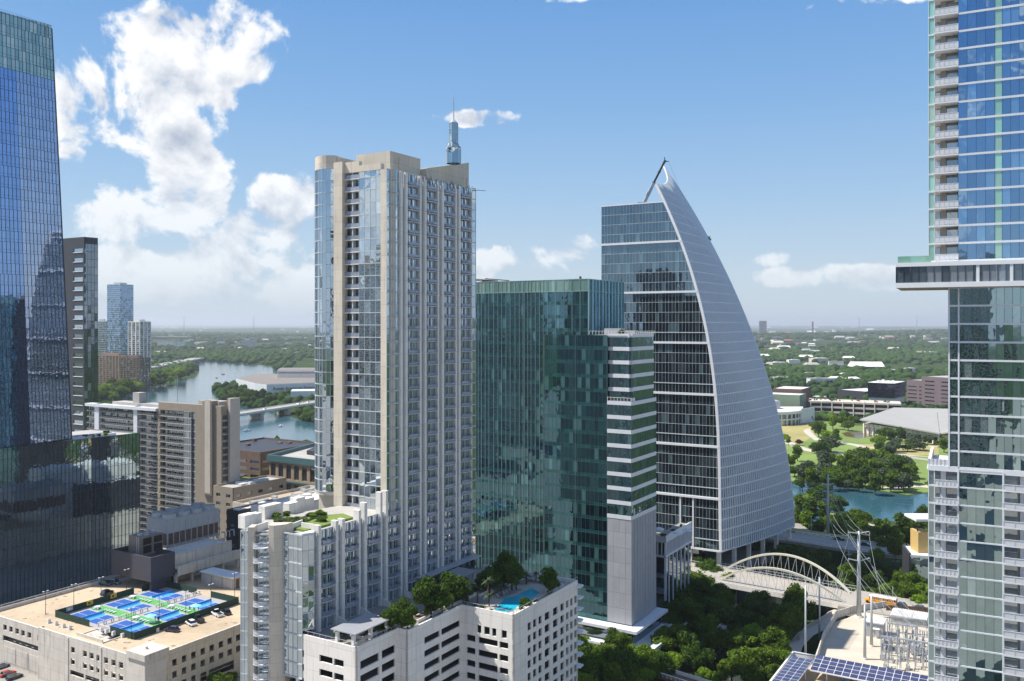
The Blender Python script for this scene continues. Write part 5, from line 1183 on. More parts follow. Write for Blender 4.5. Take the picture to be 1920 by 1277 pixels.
# ---- parking garage with the rooftop courts
DZ = 20.0
M['oil'] = solid('oil_stain', (.22,.17,.12), .7, .2, 1)
def garage():
    x, y = P(279.4, 1242.4, DZ); f = Fr(0, y, 31.05, x=x); o = f.root('rooftop_garage', 'beige concrete parking garage with square openings and a sunlit roof deck', 'parking garage')
    W_ = 76.5; L_ = 112; wl, wr, cap, dk, inn = MB(), MB(), MB(), MB(), MB(); zt = DZ+1.15; zb = 4
    us = W_-f.u(80); p0, p1, p2 = (-1.2, W_-us), (-1.2, 0), (0, 0)
    us_ = f.u(80); lw = us_
    fl = [(DZ-2.9-3.3*i, DZ-1.5-3.3*i) for i in range(5)]
    H = lambda px: us_-f.u(px, -1.2)
    hs = []
    for px in (131, 153.5, 166, 179, 193, 207, 221, 243):
        u = H(px+1.5); hs += [(u, u+1.9, fl[0][0]-.3, fl[0][1]), (u, u+1.9, fl[1][0]-.3, fl[1][1])]
    for px in (131, 160, 190, 220): u = H(px); hs += [(u, u+6.5, a, b) for a, b in fl[2:]]
    holed(wl, p0, p1, zb, zt, hs, .4, 0); l0 = (0, W_); l1 = (0, us_); lL = dist(l0, l1); H2 = lambda px: W_-f.u(px)
    hs = []
    for px in (6, 17, 28.5, 39.5, 51.5, 70): u = H2(px); hs += [(u, u+1.9, DZ-3.6, DZ-1.9)]
    for px in (5, 28, 51): u = H2(px); hs += [(u, u+7.5, DZ-6.8, DZ-5.2)]; wl.wb(l0, l1, u+.2, u+7.3, DZ-13, DZ-8.4, 0, .06, 0)
    holed(wl, l0, l1, zb, zt-1.0, hs, .4, 0); wl.wb((-1.2, us_), (-1.2, us_), 0, 0, 0, 1, 0, 0)
    wl.box(-1.2, us_-.05, zb, .5, us_+.3, zt)
    for px in (127, 189): u = H(px); wl.wb(p0, p1, u-.4, u+.4, zb, zt-.3, 0, .18)
    # stair block at the corner
    wl.box(-1.6, -.5, zb, 5.2, 6.4, DZ+.9); cap.box(-2.0, -.9, DZ+.9, 5.6, 6.8, DZ+2.6); cap.tube((1.5, 3, DZ+2.6), (1.5, 3, DZ+3.3), .35, 8)
    # right side
    r0, r1 = (0, 0), (L_, 0); hs = []
    T = lambda px: f.t(px)
    for px in (309, 327.5, 345.5, 363, 380.5, 397.5, 414.5, 431, 447, 463): u = T(px-4.5); hs += [(u, T(px+4.5), DZ-3.5-3.3*i, DZ-1.7-3.3*i) for i in range(2)]
    for px in (309, 327.5, 345.5, 363): u = T(px-4.5); hs += [(u, T(px+4.5), DZ-3.5-6.6, DZ-1.7-6.6)]
    hs += [(T(376), T(440), DZ-11.2, DZ-8.6)]
    holed(wr, r0, r1, zb, zt, hs, .4, 0)
    for px in (336, 389, 440): u = T(px); wr.wb(r0, r1, u-.4, u+.4, zb, zt-.3, 0, .15)
    # other sides
    wl.box(0, W_-.4, zb, L_, W_, zt); wl.box(L_-.4, .4, zb, L_, W_-.4, zt)
    # deck with a ramp opening
    rx, ry = f.loc(*P(172, 1190, DZ)); a0, a1, b0, b1 = rx-2.5, rx+4.5, ry-9, ry+3
    for (xa, ya, xb, yb) in ((.2, .2, a0, W_-.4), (a1, .2, L_-.4, W_-.4), (a0, .2, a1, b0), (a0, b1, a1, W_-.4)): dk.box(xa, ya, DZ-.4, xb, yb, DZ)
    rp = MB(); rp.hexa([(a0, b0, DZ-3), (a1, b0, DZ-3), (a1, b1, DZ-3), (a0, b1, DZ-3)], [(a0, b0, DZ-2.6), (a1, b0, DZ-2.6), (a1, b1, DZ-.2), (a0, b1, DZ-.2)]); rp.box(a0-.3, b0, DZ, a0, b1, DZ+1.0); rp.box(a1, b0-2, DZ, a1+.3, b1, DZ+1.1); rp.box(a0-.3, b0-.3, DZ, a1+.3, b0, DZ+.3); rp.build('ramp', M['garage'], o)
    for i in range(1, 5): inn.box(1.5, 1.5, DZ-3.3*i-.6, L_-1, W_-1, DZ-3.3*i-.3)
    core = MB(); core.box(9, 9, zb, L_-5, W_-9, DZ-.6)  # near-black box stands in for the shade behind the wall openings
    # parapet rails
    rl = MB()
    for p, q, h_ in ((p0, p1, zt), (l0, l1, zt-1), (r0, r1, zt)):
        rl.wb(p, q, 0, dist(p, q), h_, h_+.08, -.35, -.05); k = int(dist(p, q)/2.2)
        for i in range(k): rl.wb(p, q, i*2.2-.03, i*2.2+.03, h_+.08, h_+.3, -.2, -.14)
    rl.wb((0, W_), (L_, W_), 0, L_, zt+.5, zt+.6, -.3, -.2)
    for i in range(30): rl.wb((0, W_), (L_, W_), i*3.7, i*3.7+.08, zt, zt+.55, -.29, -.2)
    st = MB()
    for i in range(14): yy = 2.5; xx = 10+i*2.8; st.box(xx, 1.0, DZ+.004, xx+.12, 5.6, DZ+.012)
    for i in range(9): st.box(3+0*i, 9+i*2.8, DZ+.004, 7.5, 9.12+i*2.8, DZ+.012)
    for i in range(26): st.box(14+i*2.8, W_-6.2, DZ+.004, 14.1+i*2.8, W_-1, DZ+.012); st.box(20+i*2.8, 13, DZ+.004, 20.1+i*2.8, 17, DZ+.012) if i < 7 else None
    oil = MB(); ro = random.Random(4)
    for i in range(60):
        x_, y_ = ro.choice([(ro.uniform(8, 50), ro.uniform(2, 8)), (ro.uniform(3, 12), ro.uniform(8, 70)), (ro.uniform(14, 90), ro.uniform(W_-8, W_-2))]); r_ = ro.uniform(.25, .7); oil.face([(x_+r_*math.cos(e*.785)*ro.uniform(.6, 1.2), y_+r_*math.sin(e*.785)*ro.uniform(.6, 1.2), DZ+.016) for e in range(8)])
    oil.build('oil_stain', M['oil'], o)
    wl.build('front_wall', M['garage'], o); wr.build('side_wall', M['garage_bounce'], o); cap.build('stair_cap', M['garage'], o); dk.build('roof_deck', M['deck'], o); inn.build('inner_deck', M['garage'], o); core.build('core', M['void'], o); rl.build('parapet_rail', M['conc_w'], o)
    st.build('bay_lines', M['path'], o); return f
FG = garage()
def courts():
    c1 = Vector(P(251.7, 1200, DZ)); A = Vector((math.cos(FG.rot), math.sin(FG.rot))); B = Vector((-A.y, A.x)); w = 38.0
    f = Fr(0, c1.y, 31.05, x=c1.x)
    # playing surface is one thing
    o = root('court_surface', c1.x, c1.y, DZ, FG.rot, 'grey and green surface with six blue pickleball courts on the garage roof', 'sports courts')
    g, gr, bl, lb, ln_, = MB(), MB(), MB(), MB(), MB(); g.box(0, 0, .004, w, w, .03); g.build('grey_surface', M['grey_pl'], o)
    for i in (1, 2): x = w/3*i; gr.box(x-2.2, .8, .034, x+1.6, w-1, .04)
    gr.build('green_strip', M['green_pl'], o)
    for i in range(3):
        for j in range(2):
            cx_ = w/6+w/3*i-.4; cy_ = w*.25+w*.5*j; hx, hy = 3.6, 7.4
            c = MB(); c.box(cx_-hx, cy_-hy, .044, cx_+hx, cy_+hy, .05); c.build('court', M['blue_pl'], o)
            c = MB(); c.box(cx_-hx, cy_-2.3, .054, cx_+hx, cy_+2.3, .058); c.build('kitchen_zone', M['lblue_pl'], o)
            for (a, b, c_, d) in ((-hx, -hy, hx, -hy+.12), (-hx, hy-.12, hx, hy), (-hx, -hy, -hx+.12, hy), (hx-.12, -hy, hx, hy), (-hx, -2.42, hx, -2.3), (-hx, 2.3, hx, 2.42), (-.06, -hy, .06, -2.4), (-.06, 2.4, .06, hy)): ln_.box(cx_+a, cy_+b, .062, cx_+c_, cy_+d, .066)
            n = root('court_net', *f.w(cx_, cy_), DZ, FG.rot, None, 'net', 'nets of the rooftop courts'); n['label'] = 'low net across the '+['front', 'middle', 'rear'][i]+' blue court in the '+['right', 'left'][j]+' row'
            q = MB(); q.box(-3.9, -.02, .15, 3.9, .02, .9); q.build('net_cloth', M['lblue_pl'], n); 
            for s in (-3.95, 3.95): q = MB(); q.tube((s, 0, 0), (s, 0, 1.0), .05, 6); q.build('post', M['dark'], n)
    ln_.build('court_lines', M['white'], o)
    # fence panels around
    def fence(x0, y0, x1, y1, label, h=2.1):
        a, b = Vector(f.w(x0, y0)), Vector(f.w(x1, y1)); q = root('court_fence', a.x, a.y, DZ, math.atan2(b.y-a.y, b.x-a.x), label, 'fence', 'green screened fences round the rooftop courts'); l = (b-a).length
        s = MB(); s.box(0, -.03, .05, l, .03, h); s.build('windscreen', M['screen'], q); p = MB(); k = max(1, int(l/3))
        for i in range(k+1): p.tube((l*i/k, .06, 0), (l*i/k, .06, h+.15), .045, 5)
        p.build('posts', M['dark'], q)
    fence(0, 0, w, 0, 'long green screened fence beside the parked cars'); fence(0, 11, 0, 0, 'green screened fence at the front corner of the rooftop courts, right of the ramp'); fence(0, w, 0, 21, 'green screened fence at the front of the courts, left of the ramp')
    fence(0, w, w*.72, w, 'green screened fence with yellow banners on the left side of the courts'); fence(w, w, w, 20, 'green screened fence behind the rear left court'); fence(w, 13, w, 0, 'green screened fence behind the rear right court'); fence(w*.8, w, w, w, 'short green screened fence at the left rear corner of the courts')
    for (xx, cm, tx) in ((w*.30, 'yellow_b', 0), (w*.52, 'yellow_b', 0), (w*.12, 'grey', 0)):
        x, y = f.w(xx, w-.12); b = root('banner', x, y, DZ+.7, FG.rot, {0: 'yellow banner tied to the fence near the front left court', 1: 'yellow banner tied to the fence behind the green strip', 2: 'small grey banner tied to the left court fence'}[[w*.30, w*.52, w*.12].index(xx)], 'banner')
        q = MB(); q.box(-1.1, -.02, 0, 1.1, .02, 1.3); q.build('banner_cloth', M[cm], b); q = MB(); q.box(-.6, -.04, .3, .1, -.021, .95); q.box(.25, -.04, .45, .7, -.021, .6); q.build('printed_mark', M['black' if cm != 'grey' else 'white'], b)
    # low block walls between the courts
    for i in range(15):
        if i in (7,): continue
        x, y = f.w(2.5+i*2.5, w*.5); b = root('court_divider', x, y, DZ, FG.rot, None, 'divider', 'low grey framed dividers between the two court rows'); b['label'] = ordn(i)+' grey framed divider from the front between the blue courts'
        q = MB(); q.box(-1.0, -.2, 0, -.78, .2, 1.05); q.box(.78, -.2, 0, 1.0, .2, 1.05); q.box(-1, -.2, 1.05, 1, .2, 1.17); q.build('frame', M['garage'], b)
    # loungers, umbrellas, tables on the green strips
    k = 0
    for s, x0 in enumerate((w/3-1.2, 2*w/3-1.2)):
        for j in range(2):
            for i in range(5 if j == 0 else 4):
                yy = w*.5*j+7+i*1.5; x, y = f.w(x0, yy); c = root('court_chair', x, y, DZ, FG.rot+R(90), None, 'chair', 'white reclining chairs between the courts')
                c['label'] = ordn(i)+' reclining chair from the right, '+['front', 'rear'][s]+' green strip, '+['right', 'left'][j]+' court row'
                q = MB(); q.hexa([(-.35, -.8, .3), (.35, -.8, .3), (.35, .3, .3), (-.35, .3, .3)], [(-.35, -.8, .38), (.35, -.8, .38), (.35, .3, .38), (-.35, .3, .38)]); q.build('seat', M['white'], c)
                q = MB(); q.hexa([(-.35, .3, .3), (.35, .3, .3), (.35, .38, .3), (-.35, .38, .3)], [(-.35, .8, 1.0), (.35, .8, 1.0), (.35, .88, 1.0), (-.35, .88, 1.0)]); q.build('backrest', M['white'], c)
            x, y = f.w(x0, w*.5*j+15.2); u = root('folded_umbrella_table', x, y, DZ, 0, None, 'table', 'white tables beside the courts'); u['label'] = 'white round table at the end of the chairs, '+['front', 'rear'][s]+' green strip, '+['right', 'left'][j]+' row'
            q = MB(); q.tube((0, 0, .7), (0, 0, .8), 1.0, 14); q.build('table_top', M['white'], u); q = MB(); q.tube((0, 0, 0), (0, 0, .7), .12, 6); q.build('leg', M['white'], u)
            q = MB()
            for e in range(6): a_ = e*1.047; q.box(math.cos(a_)*1.3-.2, math.sin(a_)*1.3-.2, .1, math.cos(a_)*1.3+.2, math.sin(a_)*1.3+.2, .45)
            q.build('stools', M['white'], u)
    for i, (px, py) in enumerate(((283, 1163), (367, 1144))):
        x, y = P(px, py+5, DZ); u = root('sun_umbrella', x, y, DZ, 0, ['light blue sun umbrella beside the middle right court', 'light blue sun umbrella beside the rear right court'][i], 'umbrella', 'light blue umbrellas at the courts')
        q = MB(); n = 10
        for a in range(n): q.face([(1.7*math.cos(a*math.tau/n), 1.7*math.sin(a*math.tau/n), 2.2), (1.7*math.cos((a+1)*math.tau/n), 1.7*math.sin((a+1)*math.tau/n), 2.2), (0, 0, 2.85)])
        q.build('canopy', M['ltblue'], u); q = MB(); q.tube((0, 0, 0), (0, 0, 2.8), .04, 5); q.build('pole', M['white'], u)
    # white planter blocks outside
    for i, (px, py) in enumerate([(91.5, 1168), (105, 1172), (119, 1176.5), (131, 1180.5), (190, 1184), (200, 1187), (213, 1191), (230, 1195), (271, 1190.5), (294.5, 1184.5), (339.5, 1168), (427, 1138), (445, 1131)]):
        x, y = P(px, py, DZ); b = root('concrete_block', x, y, DZ, FG.rot, ordn(i)+' white concrete block from the left outside the green court fence', 'block', 'white blocks anchoring the court fence'); q = MB(); q.hexa([(-.5, -.45, 0), (.5, -.45, 0), (.5, .45, 0), (-.5, .45, 0)], [(-.42, -.38, 1.15), (.42, -.38, 1.15), (.42, .38, 1.15), (-.42, .38, 1.15)]); q.build('block_body', M['white'], b); q = MB(); q.box(-.3, -.25, 1.15, .3, .25, 1.2); q.build('block_cap', M['grey'], b)
    # lamp posts
    for i, (px, py, t_) in enumerate([(85.5, 1153, 1109), (138.5, 1137, 1096), (189.5, 1124, 1083), (237.5, 1108, 1068), (246, 1199, 1141), (298.5, 1174, 1120), (348.5, 1155, 1110), (395.5, 1138, 1096), (440, 1119, 1075)]):
        x, y = P(px, py, DZ); h = (py-t_)*y/F; l_ = root('lamp_post', x, y, DZ, FG.rot, ordn(i)+' slim lamp post from the left on the garage roof', 'lamp post', 'lamp posts on the garage roof'); q = MB(); q.tube((0, 0, 0), (0, 0, h), .10, 6, 0, .06); q.build('pole', M['dark'], l_); q = MB(); q.box(-.7, -.05, h-.1, .7, .05, h); q.build('crossarm', M['grey'], l_)
        for s in (-.7, .7): q = MB(); q.box(s-.25, -.2, h, s+.25, .2, h+.14); q.build('lamp_head', M['white'], l_)
    # players
    for i, (px, py, lb_, cl) in enumerate([(291, 1164, 'person in dark clothes standing by the light blue umbrella at the middle court', 'carb'), (297, 1166, 'person in black beside the fence at the middle right court', 'black'), (303, 1163, 'person in pale shirt at the fence of the middle right court', 'grey'), (356, 1146, 'person in dark clothes sitting left of the rear umbrella', 'carb'), (364, 1147, 'person in dark shirt under the rear light blue umbrella', 'black'), (372, 1144, 'person in black standing at the rear right court fence', 'black')]):
        person(*P(px, py, DZ), DZ, i*.9, lb_, cl)
def person(x, y, z, ang, label, cloth, h=1.74):
    o = root('person', x, y, z, ang, label, 'person'); k = h/1.75
    vs_ = [(0,0,.95),(0,0,1.15),(0,0,1.38),(0,0,1.5),(0,.02,1.62),(0,.02,1.74), (.10,0,.92),(.11,.03,.5),(.11,0,.09),(.11,.13,.05), (-.10,0,.92),(-.12,.06,.5),(-.12,-.04,.09),(-.12,.09,.05), (.19,0,1.4),(.25,.02,1.12),(.23,.14,.9), (-.19,0,1.4),(-.26,0,1.12),(-.25,.08,.88)]
    es = [(0,1),(1,2),(2,3),(3,4),(4,5),(0,6),(6,7),(7,8),(8,9),(0,10),(10,11),(11,12),(12,13),(2,14),(14,15),(15,16),(2,17),(17,18),(18,19)]
    rr = [.14,.14,.15,.06,.09,.07,.10,.065,.045,.04,.10,.065,.045,.04,.06,.045,.032,.06,.045,.032]
    mb = MB()
    for a, b in es: mb.tube(Vector(vs_[a])*k, Vector(vs_[b])*k, rr[a]*k, 8, 0, rr[b]*k)
    me = bpy.data.meshes.new('person'); me.from_pydata([tuple(c*k for c in v) for v in vs_], es, []); ob = bpy.data.objects.new('body', me); SC.collection.objects.link(ob); ob.parent = o
    sk = ob.modifiers.new('skin', 'SKIN'); 
    for v, r_ in zip(me.skin_vertices[0].data, rr): v.radius = (r_*k, r_*k)
    me.skin_vertices[0].data[0].use_root = True; ob.modifiers.new('sub', 'SUBSURF').levels = 1; me.materials.append(M[cloth])
    hd = MB(); hd.tube((0, .02*k, 1.56*k), (0, .02*k, 1.76*k), .085*k, 8, 0, .075*k); hd.build('head', M['skin'], o)
M['skin'] = solid('skin', (.45,.28,.2), .6, .03, 1); M['arch'] = solid('cream_arch_steel', (.60,.58,.47), .5, .05, .3); M['yellow_b'] = solid('yellow_banner', (.75,.45,.03), .7, .1, 1); M['ltblue'] = solid('light_blue_canvas', (.25,.62,.78), .7, .04, 1)
br_arch = [c for c in bridge.children if c.name.startswith('hangers')]
courts()
# redo the arches now that their paint exists
for a, b_, lean, rise in ((n0, n1, -2.6, 8.6), (m0, m1, 2.8, 9.2)):
    ar = MB(); pts = []
    for i in range(33):
        s = i/32; k = 4*s*(1-s); p = a+(b_-a)*s+nn*lean*k; pts.append(Vector(rel(p, rise*k+.1)))
    for p, q in zip(pts, pts[1:]): ar.beam(p-(q-p)*.03, q+(q-p)*.03, .85, .7)
    ar.build('arch', M['arch'], bridge)
ga = math.degrees(FG.rot)
for (px, py, an, lb, mt, pk) in [(198.5,1097,ga-80,'dark green car parked at the far left end of the garage roof','cargn',0),(216,1094.5,ga-85,'silver car parked under the edge of the dark plant building','carg',0),(200.5,1114,ga+10,'dark grey saloon parked alone behind the left court fence','carb',0),
    (323,1184,ga+105,'dark purple hatchback parked nearest the front along the court fence','carp',0),(358,1171.5,ga+75,'white estate car parked beside the court fence','carw',0),(371.5,1165,ga+75,'black pickup truck parked right behind the white estate car','carb',1),(407,1154,ga+75,'white pickup truck parked by the court fence gap','carw',1),(423.5,1151,ga+75,'dark car half hidden behind the white pickup truck','carb',0),(443,1092,ga+60,'black car parked at the corner of the small plant shed','carb',0)]:
    x, y = P(px, py, DZ); car(x, y, DZ, R(an), lb, mt, L=5.6 if pk else 4.6, H=1.85 if pk else 1.6, pickup=bool(pk))
for (px, py, an, lb, mt) in [(4,1252,60,'grey car at the kerb in the bottom left corner','carg'),(14,1266,60,'dark red car at the kerb in the bottom left corner','red'),(27,1272,60,'black car third along the kerb at the bottom left','carb')]: car_px(px, py, CITY_Z, an, lb, mat=mt)
wall_low = root('kerb_wall', *P(0, 1236, CITY_Z), CITY_Z, FG.rot+R(90), 'low pale railing wall along the street in the bottom left corner', 'wall'); q = MB(); q.box(-20, -.2, 0, 20, .2, 1.1); q.build('wall_panel', M['garage'], wall_low)
# ---- small plant shed and the cooling plant on the roof level
def shed():
    x, y = P(437, 1106, DZ); f = Fr(0, y, 31.05, x=x); W_ = f.u(378); L_ = 5; o = f.root('plant_shed', 'small pale shed with an overhanging white roof on the garage roof', 'shed', z=0); a, b, c = MB(), MB(), MB()
    h = f.z(1085)-DZ; a.box(0, 0, DZ, L_, W_, DZ+h); a.build('wall', M['garage'], o); b.box(-.5, -.5, DZ+h, L_+.5, W_+.5, DZ+h+.35); b.build('roof', M['roofw'], o)
    c.box(1.2, -.06, DZ+.1, 2.6, 0, DZ+h-.5); c.build('door', M['brown'], o); p = MB()
    for i in range(4): yy = W_*i/3*.98; p.box(-.35, yy, DZ, -.2, yy+.15, DZ+h)
    p.build('posts', M['grey'], o)
shed()
def plant_building():
    z0 = 23.5; x, y = P(283, 1092, z0); f = Fr(0, y, 31.05, x=x); o = f.root('cooling_plant', 'dark purple grey plant building carrying big metal cooling towers', 'plant building')
    W_ = f.u(208.5); L1 = f.t(328); zt = f.z(1046); LE = f.t(447)
    d = MB(); d.box(0, 0, z0, .5, W_, zt); d.box(.5, 0, z0, L1, .5, zt); d.box(L1-.5, .5, z0, L1, W_, zt); d.box(.5, W_-.5, z0, L1-.5, W_, zt); d.box(.5, .5, z0, L1-.5, W_-.5, zt-1.6); d.box(1, 1, DZ, L1-1, 2.2, z0); d.build('dark_enclosure', M['purple'], o)
    be = MB(); za0, za1 = f.z(1079+14, L1), f.z(1062+2, L1); 
    b0 = -1.8; be.box(L1-.1, b0, f.z(1079, L1), LE, b0+.5, f.z(1061.5, L1)); be.box(L1+.1, b0+.5, f.z(1079, L1), LE-.1, b0+6, f.z(1079, L1)+.6); be.box(L1+.1, b0+.5, f.z(1061.5, L1)-1, LE-.1, b0+3, f.z(1061.5, L1)-.6)
    z1 = f.z(1057, L1, 1.5); z2 = f.z(1042, L1, 1.5); be.box(L1, 1.2, z1-3, LE-2, 1.7, z2); be.box(L1, 1.7, z2-1.2, LE-2, 14, z2-.9)
    for i in range(5): xx = lerp(L1, LE-1, i/4); be.box(xx-.3, b0-.06, f.z(1079, L1)-.2, xx+.3, b0, f.z(1061.5, L1)); be.box(xx-.3, b0+1, DZ, xx+.5, b0+2, f.z(1079, L1))
    be.build('beige_ledge', M['garage'], o); bb = MB(); bb.box(L1, 4, DZ, lerp(L1, LE, .72), 14, f.z(1079, L1)+.1); bb.build('back_wall', M['conc'], o)
    dr = MB(); dr.box(lerp(L1, LE, .05), 3.9, DZ, lerp(L1, LE, .12), 4.02, DZ+3); dr.build('dark_opening', M['void'], o); dr = MB(); dr.box(lerp(L1, LE, .4), 3.9, DZ, lerp(L1, LE, .55), 4.02, DZ+2.6); dr.build('roller_door', M['white_p'], o)
    # big metal cooling towers
    cx0, cy0 = f.loc(gx(314, 322), 322); zA = gz(1029, 322); zB = gz(976, 322); g2 = Fr(0, 322, 31.05, x=gx(314, 322)); LC = g2.t(411.5); WC = g2.u(276)
    def bx_(mb, a, b, c, d_, e, f_): mb.box(cx0+a, cy0+b, c, cx0+d_, cy0+e, f_)
    mt, lv, fn, pipe = MB(), MB(), MB(), MB(); hm = lerp(zA, zB, .52)
    bx_(mt, 0, 0, hm, LC, WC, zB); bx_(lv, .4, .4, zA, LC-.4, WC-.4, hm); k = 9
    for i in range(k+1): xx = LC*i/k; bx_(mt, xx-.15, -.05, zA, xx+.15, .3, hm); bx_(mt, xx-.08, -.1, hm, xx+.08, 0, zB-1)
    for i in range(4): yy = WC*i/3; bx_(mt, -.05, yy-.15, zA, .3, yy+.15, hm)
    for i in range(6): bx_(lv, .3, .25, lerp(zA, hm, (i+.4)/6), LC-.3, .4, lerp(zA, hm, (i+.7)/6))
    bx_(mt, -.2, -.2, zB, LC+.2, WC+.2, zB+.12)
    for i in range(4):
        for j in range(2):
            c_ = (cx0+LC*(i+.5)/4, cy0+WC*(j+.5)/2); r_ = min(LC/8, WC/4)*.88
            q = MB(); n = 20
            for a in range(n):
                a0, a1 = a*math.tau/n, (a+1)*math.tau/n; q.face([(c_[0]+r_*math.cos(a0), c_[1]+r_*math.sin(a0), zB+.1), (c_[0]+r_*math.cos(a1), c_[1]+r_*math.sin(a1), zB+.1), (c_[0]+r_*math.cos(a1), c_[1]+r_*math.sin(a1), zB+1.7), (c_[0]+r_*math.cos(a0), c_[1]+r_*math.sin(a0), zB+1.7)])
                q.face([(c_[0]+r_*.97*math.cos(a1), c_[1]+r_*.97*math.sin(a1), zB+.1), (c_[0]+r_*.97*math.cos(a0), c_[1]+r_*.97*math.sin(a0), zB+.1), (c_[0]+r_*.97*math.cos(a0), c_[1]+r_*.97*math.sin(a0), zB+1.7), (c_[0]+r_*.97*math.cos(a1), c_[1]+r_*.97*math.sin(a1), zB+1.7)])
            for a in range(4): a0 = a*math.pi/4; q.beam((c_[0]-r_*math.cos(a0), c_[1]-r_*math.sin(a0), zB+.9), (c_[0]+r_*math.cos(a0), c_[1]+r_*math.sin(a0), zB+.9), .12, .08)
            q.build('fan_stack', M['steel_l'], o)
    for i in range(12):
        xx = 1+i*2.2+(i//3)*1.2; pipe.tube((cx0+xx, cy0-.4, zA+1.2), (cx0+xx, cy0-2.2, zA+1.4), .28, 6); pipe.tube((cx0+xx, cy0-2.2, zA+1.4), (cx0+xx, cy0-2.4, zA-.8), .28, 6)
    bs = MB(); bx_(bs, .2, .2, z2-1, LC-.2, WC-.2, zA); bx_(bs, 1, -3.2, zA-1.8, LC, -2.9, zA-.4)
    mt.build('metal_casing', M['steel_l'], o); lv.build('louvres', M['brown'], o); pipe.build('pipes', M['steel_l'], o); bs.build('plinth', M['garage'], o)
    # smaller brown cooling unit
    g3 = Fr(0, 304, 31.05, x=gx(265.5, 304)); ax, ay = f.loc(g3.x, g3.y); WB, LB = g3.u(241), g3.t(305.7); zc, zd = zt-1.6, gz(1008, 304); u = MB(); u.box(ax, ay, zc, ax+LB, ay+WB, zd)
    u.build('brown_unit', M['conc_br'], o); v = MB()
    for i in range(2):
        for j in range(2): v.box(ax+.6+i*LB/2, ay-.08, lerp(zc, zd, .12+.45*j), ax+LB/2*(i+1)-.4, ay, lerp(zc, zd, .5+.42*j))
    v.build('unit_louvres', M['void'], o); tp = MB()
    for i in range(3): tp.tube((ax+1.5+i*2.6, ay+WB*.4, zd), (ax+1.5+i*2.6, ay+WB*.4, zd+.7), .9, 12)
    for i in range(2): tp.tube((ax+1+i*5, ay+.3, zd+.6), (ax+2.5+i*5, ay-.4, zd+.6), .16, 5); tp.tube((ax-.4, ay+1+i, zc), (ax-.4, ay+1+i, zd), .2, 5)
    tp.build('unit_fans', M['steel'], o)
M['steel_l'] = solid('pale_galvanised', (.44,.46,.47), .5, .08, .25, streak=.15); M['conc_br'] = solid('brown_grey_metal', (.22,.19,.165), .7, .12, .5, streak=.2)
plant_building()
# ================================================================ TREES
k_ids = {'terrace_tree': (0, 1, 4, 2), 'terrace_light': (0, 1)}
def grove(clus, pts, z, mat=None, lod='near', hs=1.0, jit=.15):
    ids = k_ids.get(clus); mats = mat or ['leaf', 'leaf_d', 'leaf']
    for (px, py, w) in pts:
        m_ = random.choice(mats); tree_px(px, py, w*random.uniform(1-jit, 1+jit), z, hs*random.uniform(.9, 1.15), lod=lod, mat=m_, clus=clus, idx=random.choice(ids) if ids else None)
CLUSTER['grove_front'] = ('# green tree from the left in the wood below the teal office building', 'trees in the wood below the teal office building')
grove('grove_front', [(1050,1240,56),(1075,1240,64),(1098,1240,66),(1120,1245,66),(1145,1232,60),(1172,1218,50),(1175,1255,60),(1225,1250,44),(1062,1262,60),(1085,1225,62),(1110,1260,70),(1130,1222,66),(1160,1250,74),(1150,1212,52),(1190,1235,56),(1185,1270,60),(1215,1228,44),(1240,1240,46),(1262,1232,44),(1250,1250,50),(1208,1262,44),(1100,1285,66),(1150,1285,70),(1070,1200,44),(1098,1200,46)], 5, ['leaf', 'leaf', 'leaf_l', 'leaf_d'])
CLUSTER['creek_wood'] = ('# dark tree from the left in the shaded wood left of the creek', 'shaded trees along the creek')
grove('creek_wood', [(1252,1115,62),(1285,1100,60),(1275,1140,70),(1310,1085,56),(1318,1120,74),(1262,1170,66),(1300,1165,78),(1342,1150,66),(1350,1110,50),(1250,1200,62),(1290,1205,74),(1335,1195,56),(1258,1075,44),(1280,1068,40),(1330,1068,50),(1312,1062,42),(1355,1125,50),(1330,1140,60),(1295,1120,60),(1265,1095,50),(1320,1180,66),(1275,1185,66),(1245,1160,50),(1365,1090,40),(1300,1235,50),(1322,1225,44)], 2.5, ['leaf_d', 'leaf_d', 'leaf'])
CLUSTER['creek_right'] = ('# dark tree from the left in the clump below the arch bridge', 'trees in front of the arch bridge')
grove('creek_right', [(1392,1140,50),(1420,1130,56),(1450,1142,60),(1405,1165,60),(1440,1172,60),(1385,1175,40),(1372,1160,44)], 2.5, ['leaf_d', 'leaf'])
CLUSTER['bridge_oak'] = ('# tall leafy tree from the left before the arch bridge', 'tall trees before the arch bridge')
grove('bridge_oak', [(1487,1110,52),(1478,1150,66),(1505,1140,44)], 5, ['leaf'], hs=1.5)
CLUSTER['lower_trees'] = ('# sunlit tree from the left in the clump beside the solar roof', 'sunlit trees left of the solar roof')
grove('lower_trees', [(1378,1200,66),(1418,1195,62),(1455,1205,60),(1398,1232,70),(1438,1235,66),(1470,1235,50),(1372,1250,50),(1450,1265,60),(1412,1268,64),(1465,1180,44)], 5, ['leaf', 'leaf_l', 'leaf'])
CLUSTER['small_lime'] = ('# small lime green tree from the left beside the footbridge', 'lime green trees by the footbridge')
grove('small_lime', [(1322,1258,34),(1350,1268,30),(1335,1280,30)], 4, ['leaf_l'])
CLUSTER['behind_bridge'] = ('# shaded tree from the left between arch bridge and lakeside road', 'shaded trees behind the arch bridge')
grove('behind_bridge', [(1430,1010,34),(1450,1015,34),(1470,1020,36),(1440,1030,44),(1468,1040,44),(1500,1030,40),(1490,1050,48),(1525,1042,44),(1545,1050,40),(1520,1062,44),(1560,1070,36),(1420,1030,36),(1405,1022,26),(1455,1055,40),(1590,1075,40),(1610,1070,44),(1640,1085,44),(1668,1072,44),(1690,1080,36),(1580,1098,40),(1625,1108,36)], 1.5, ['leaf_d', 'leaf_d', 'leaf'])
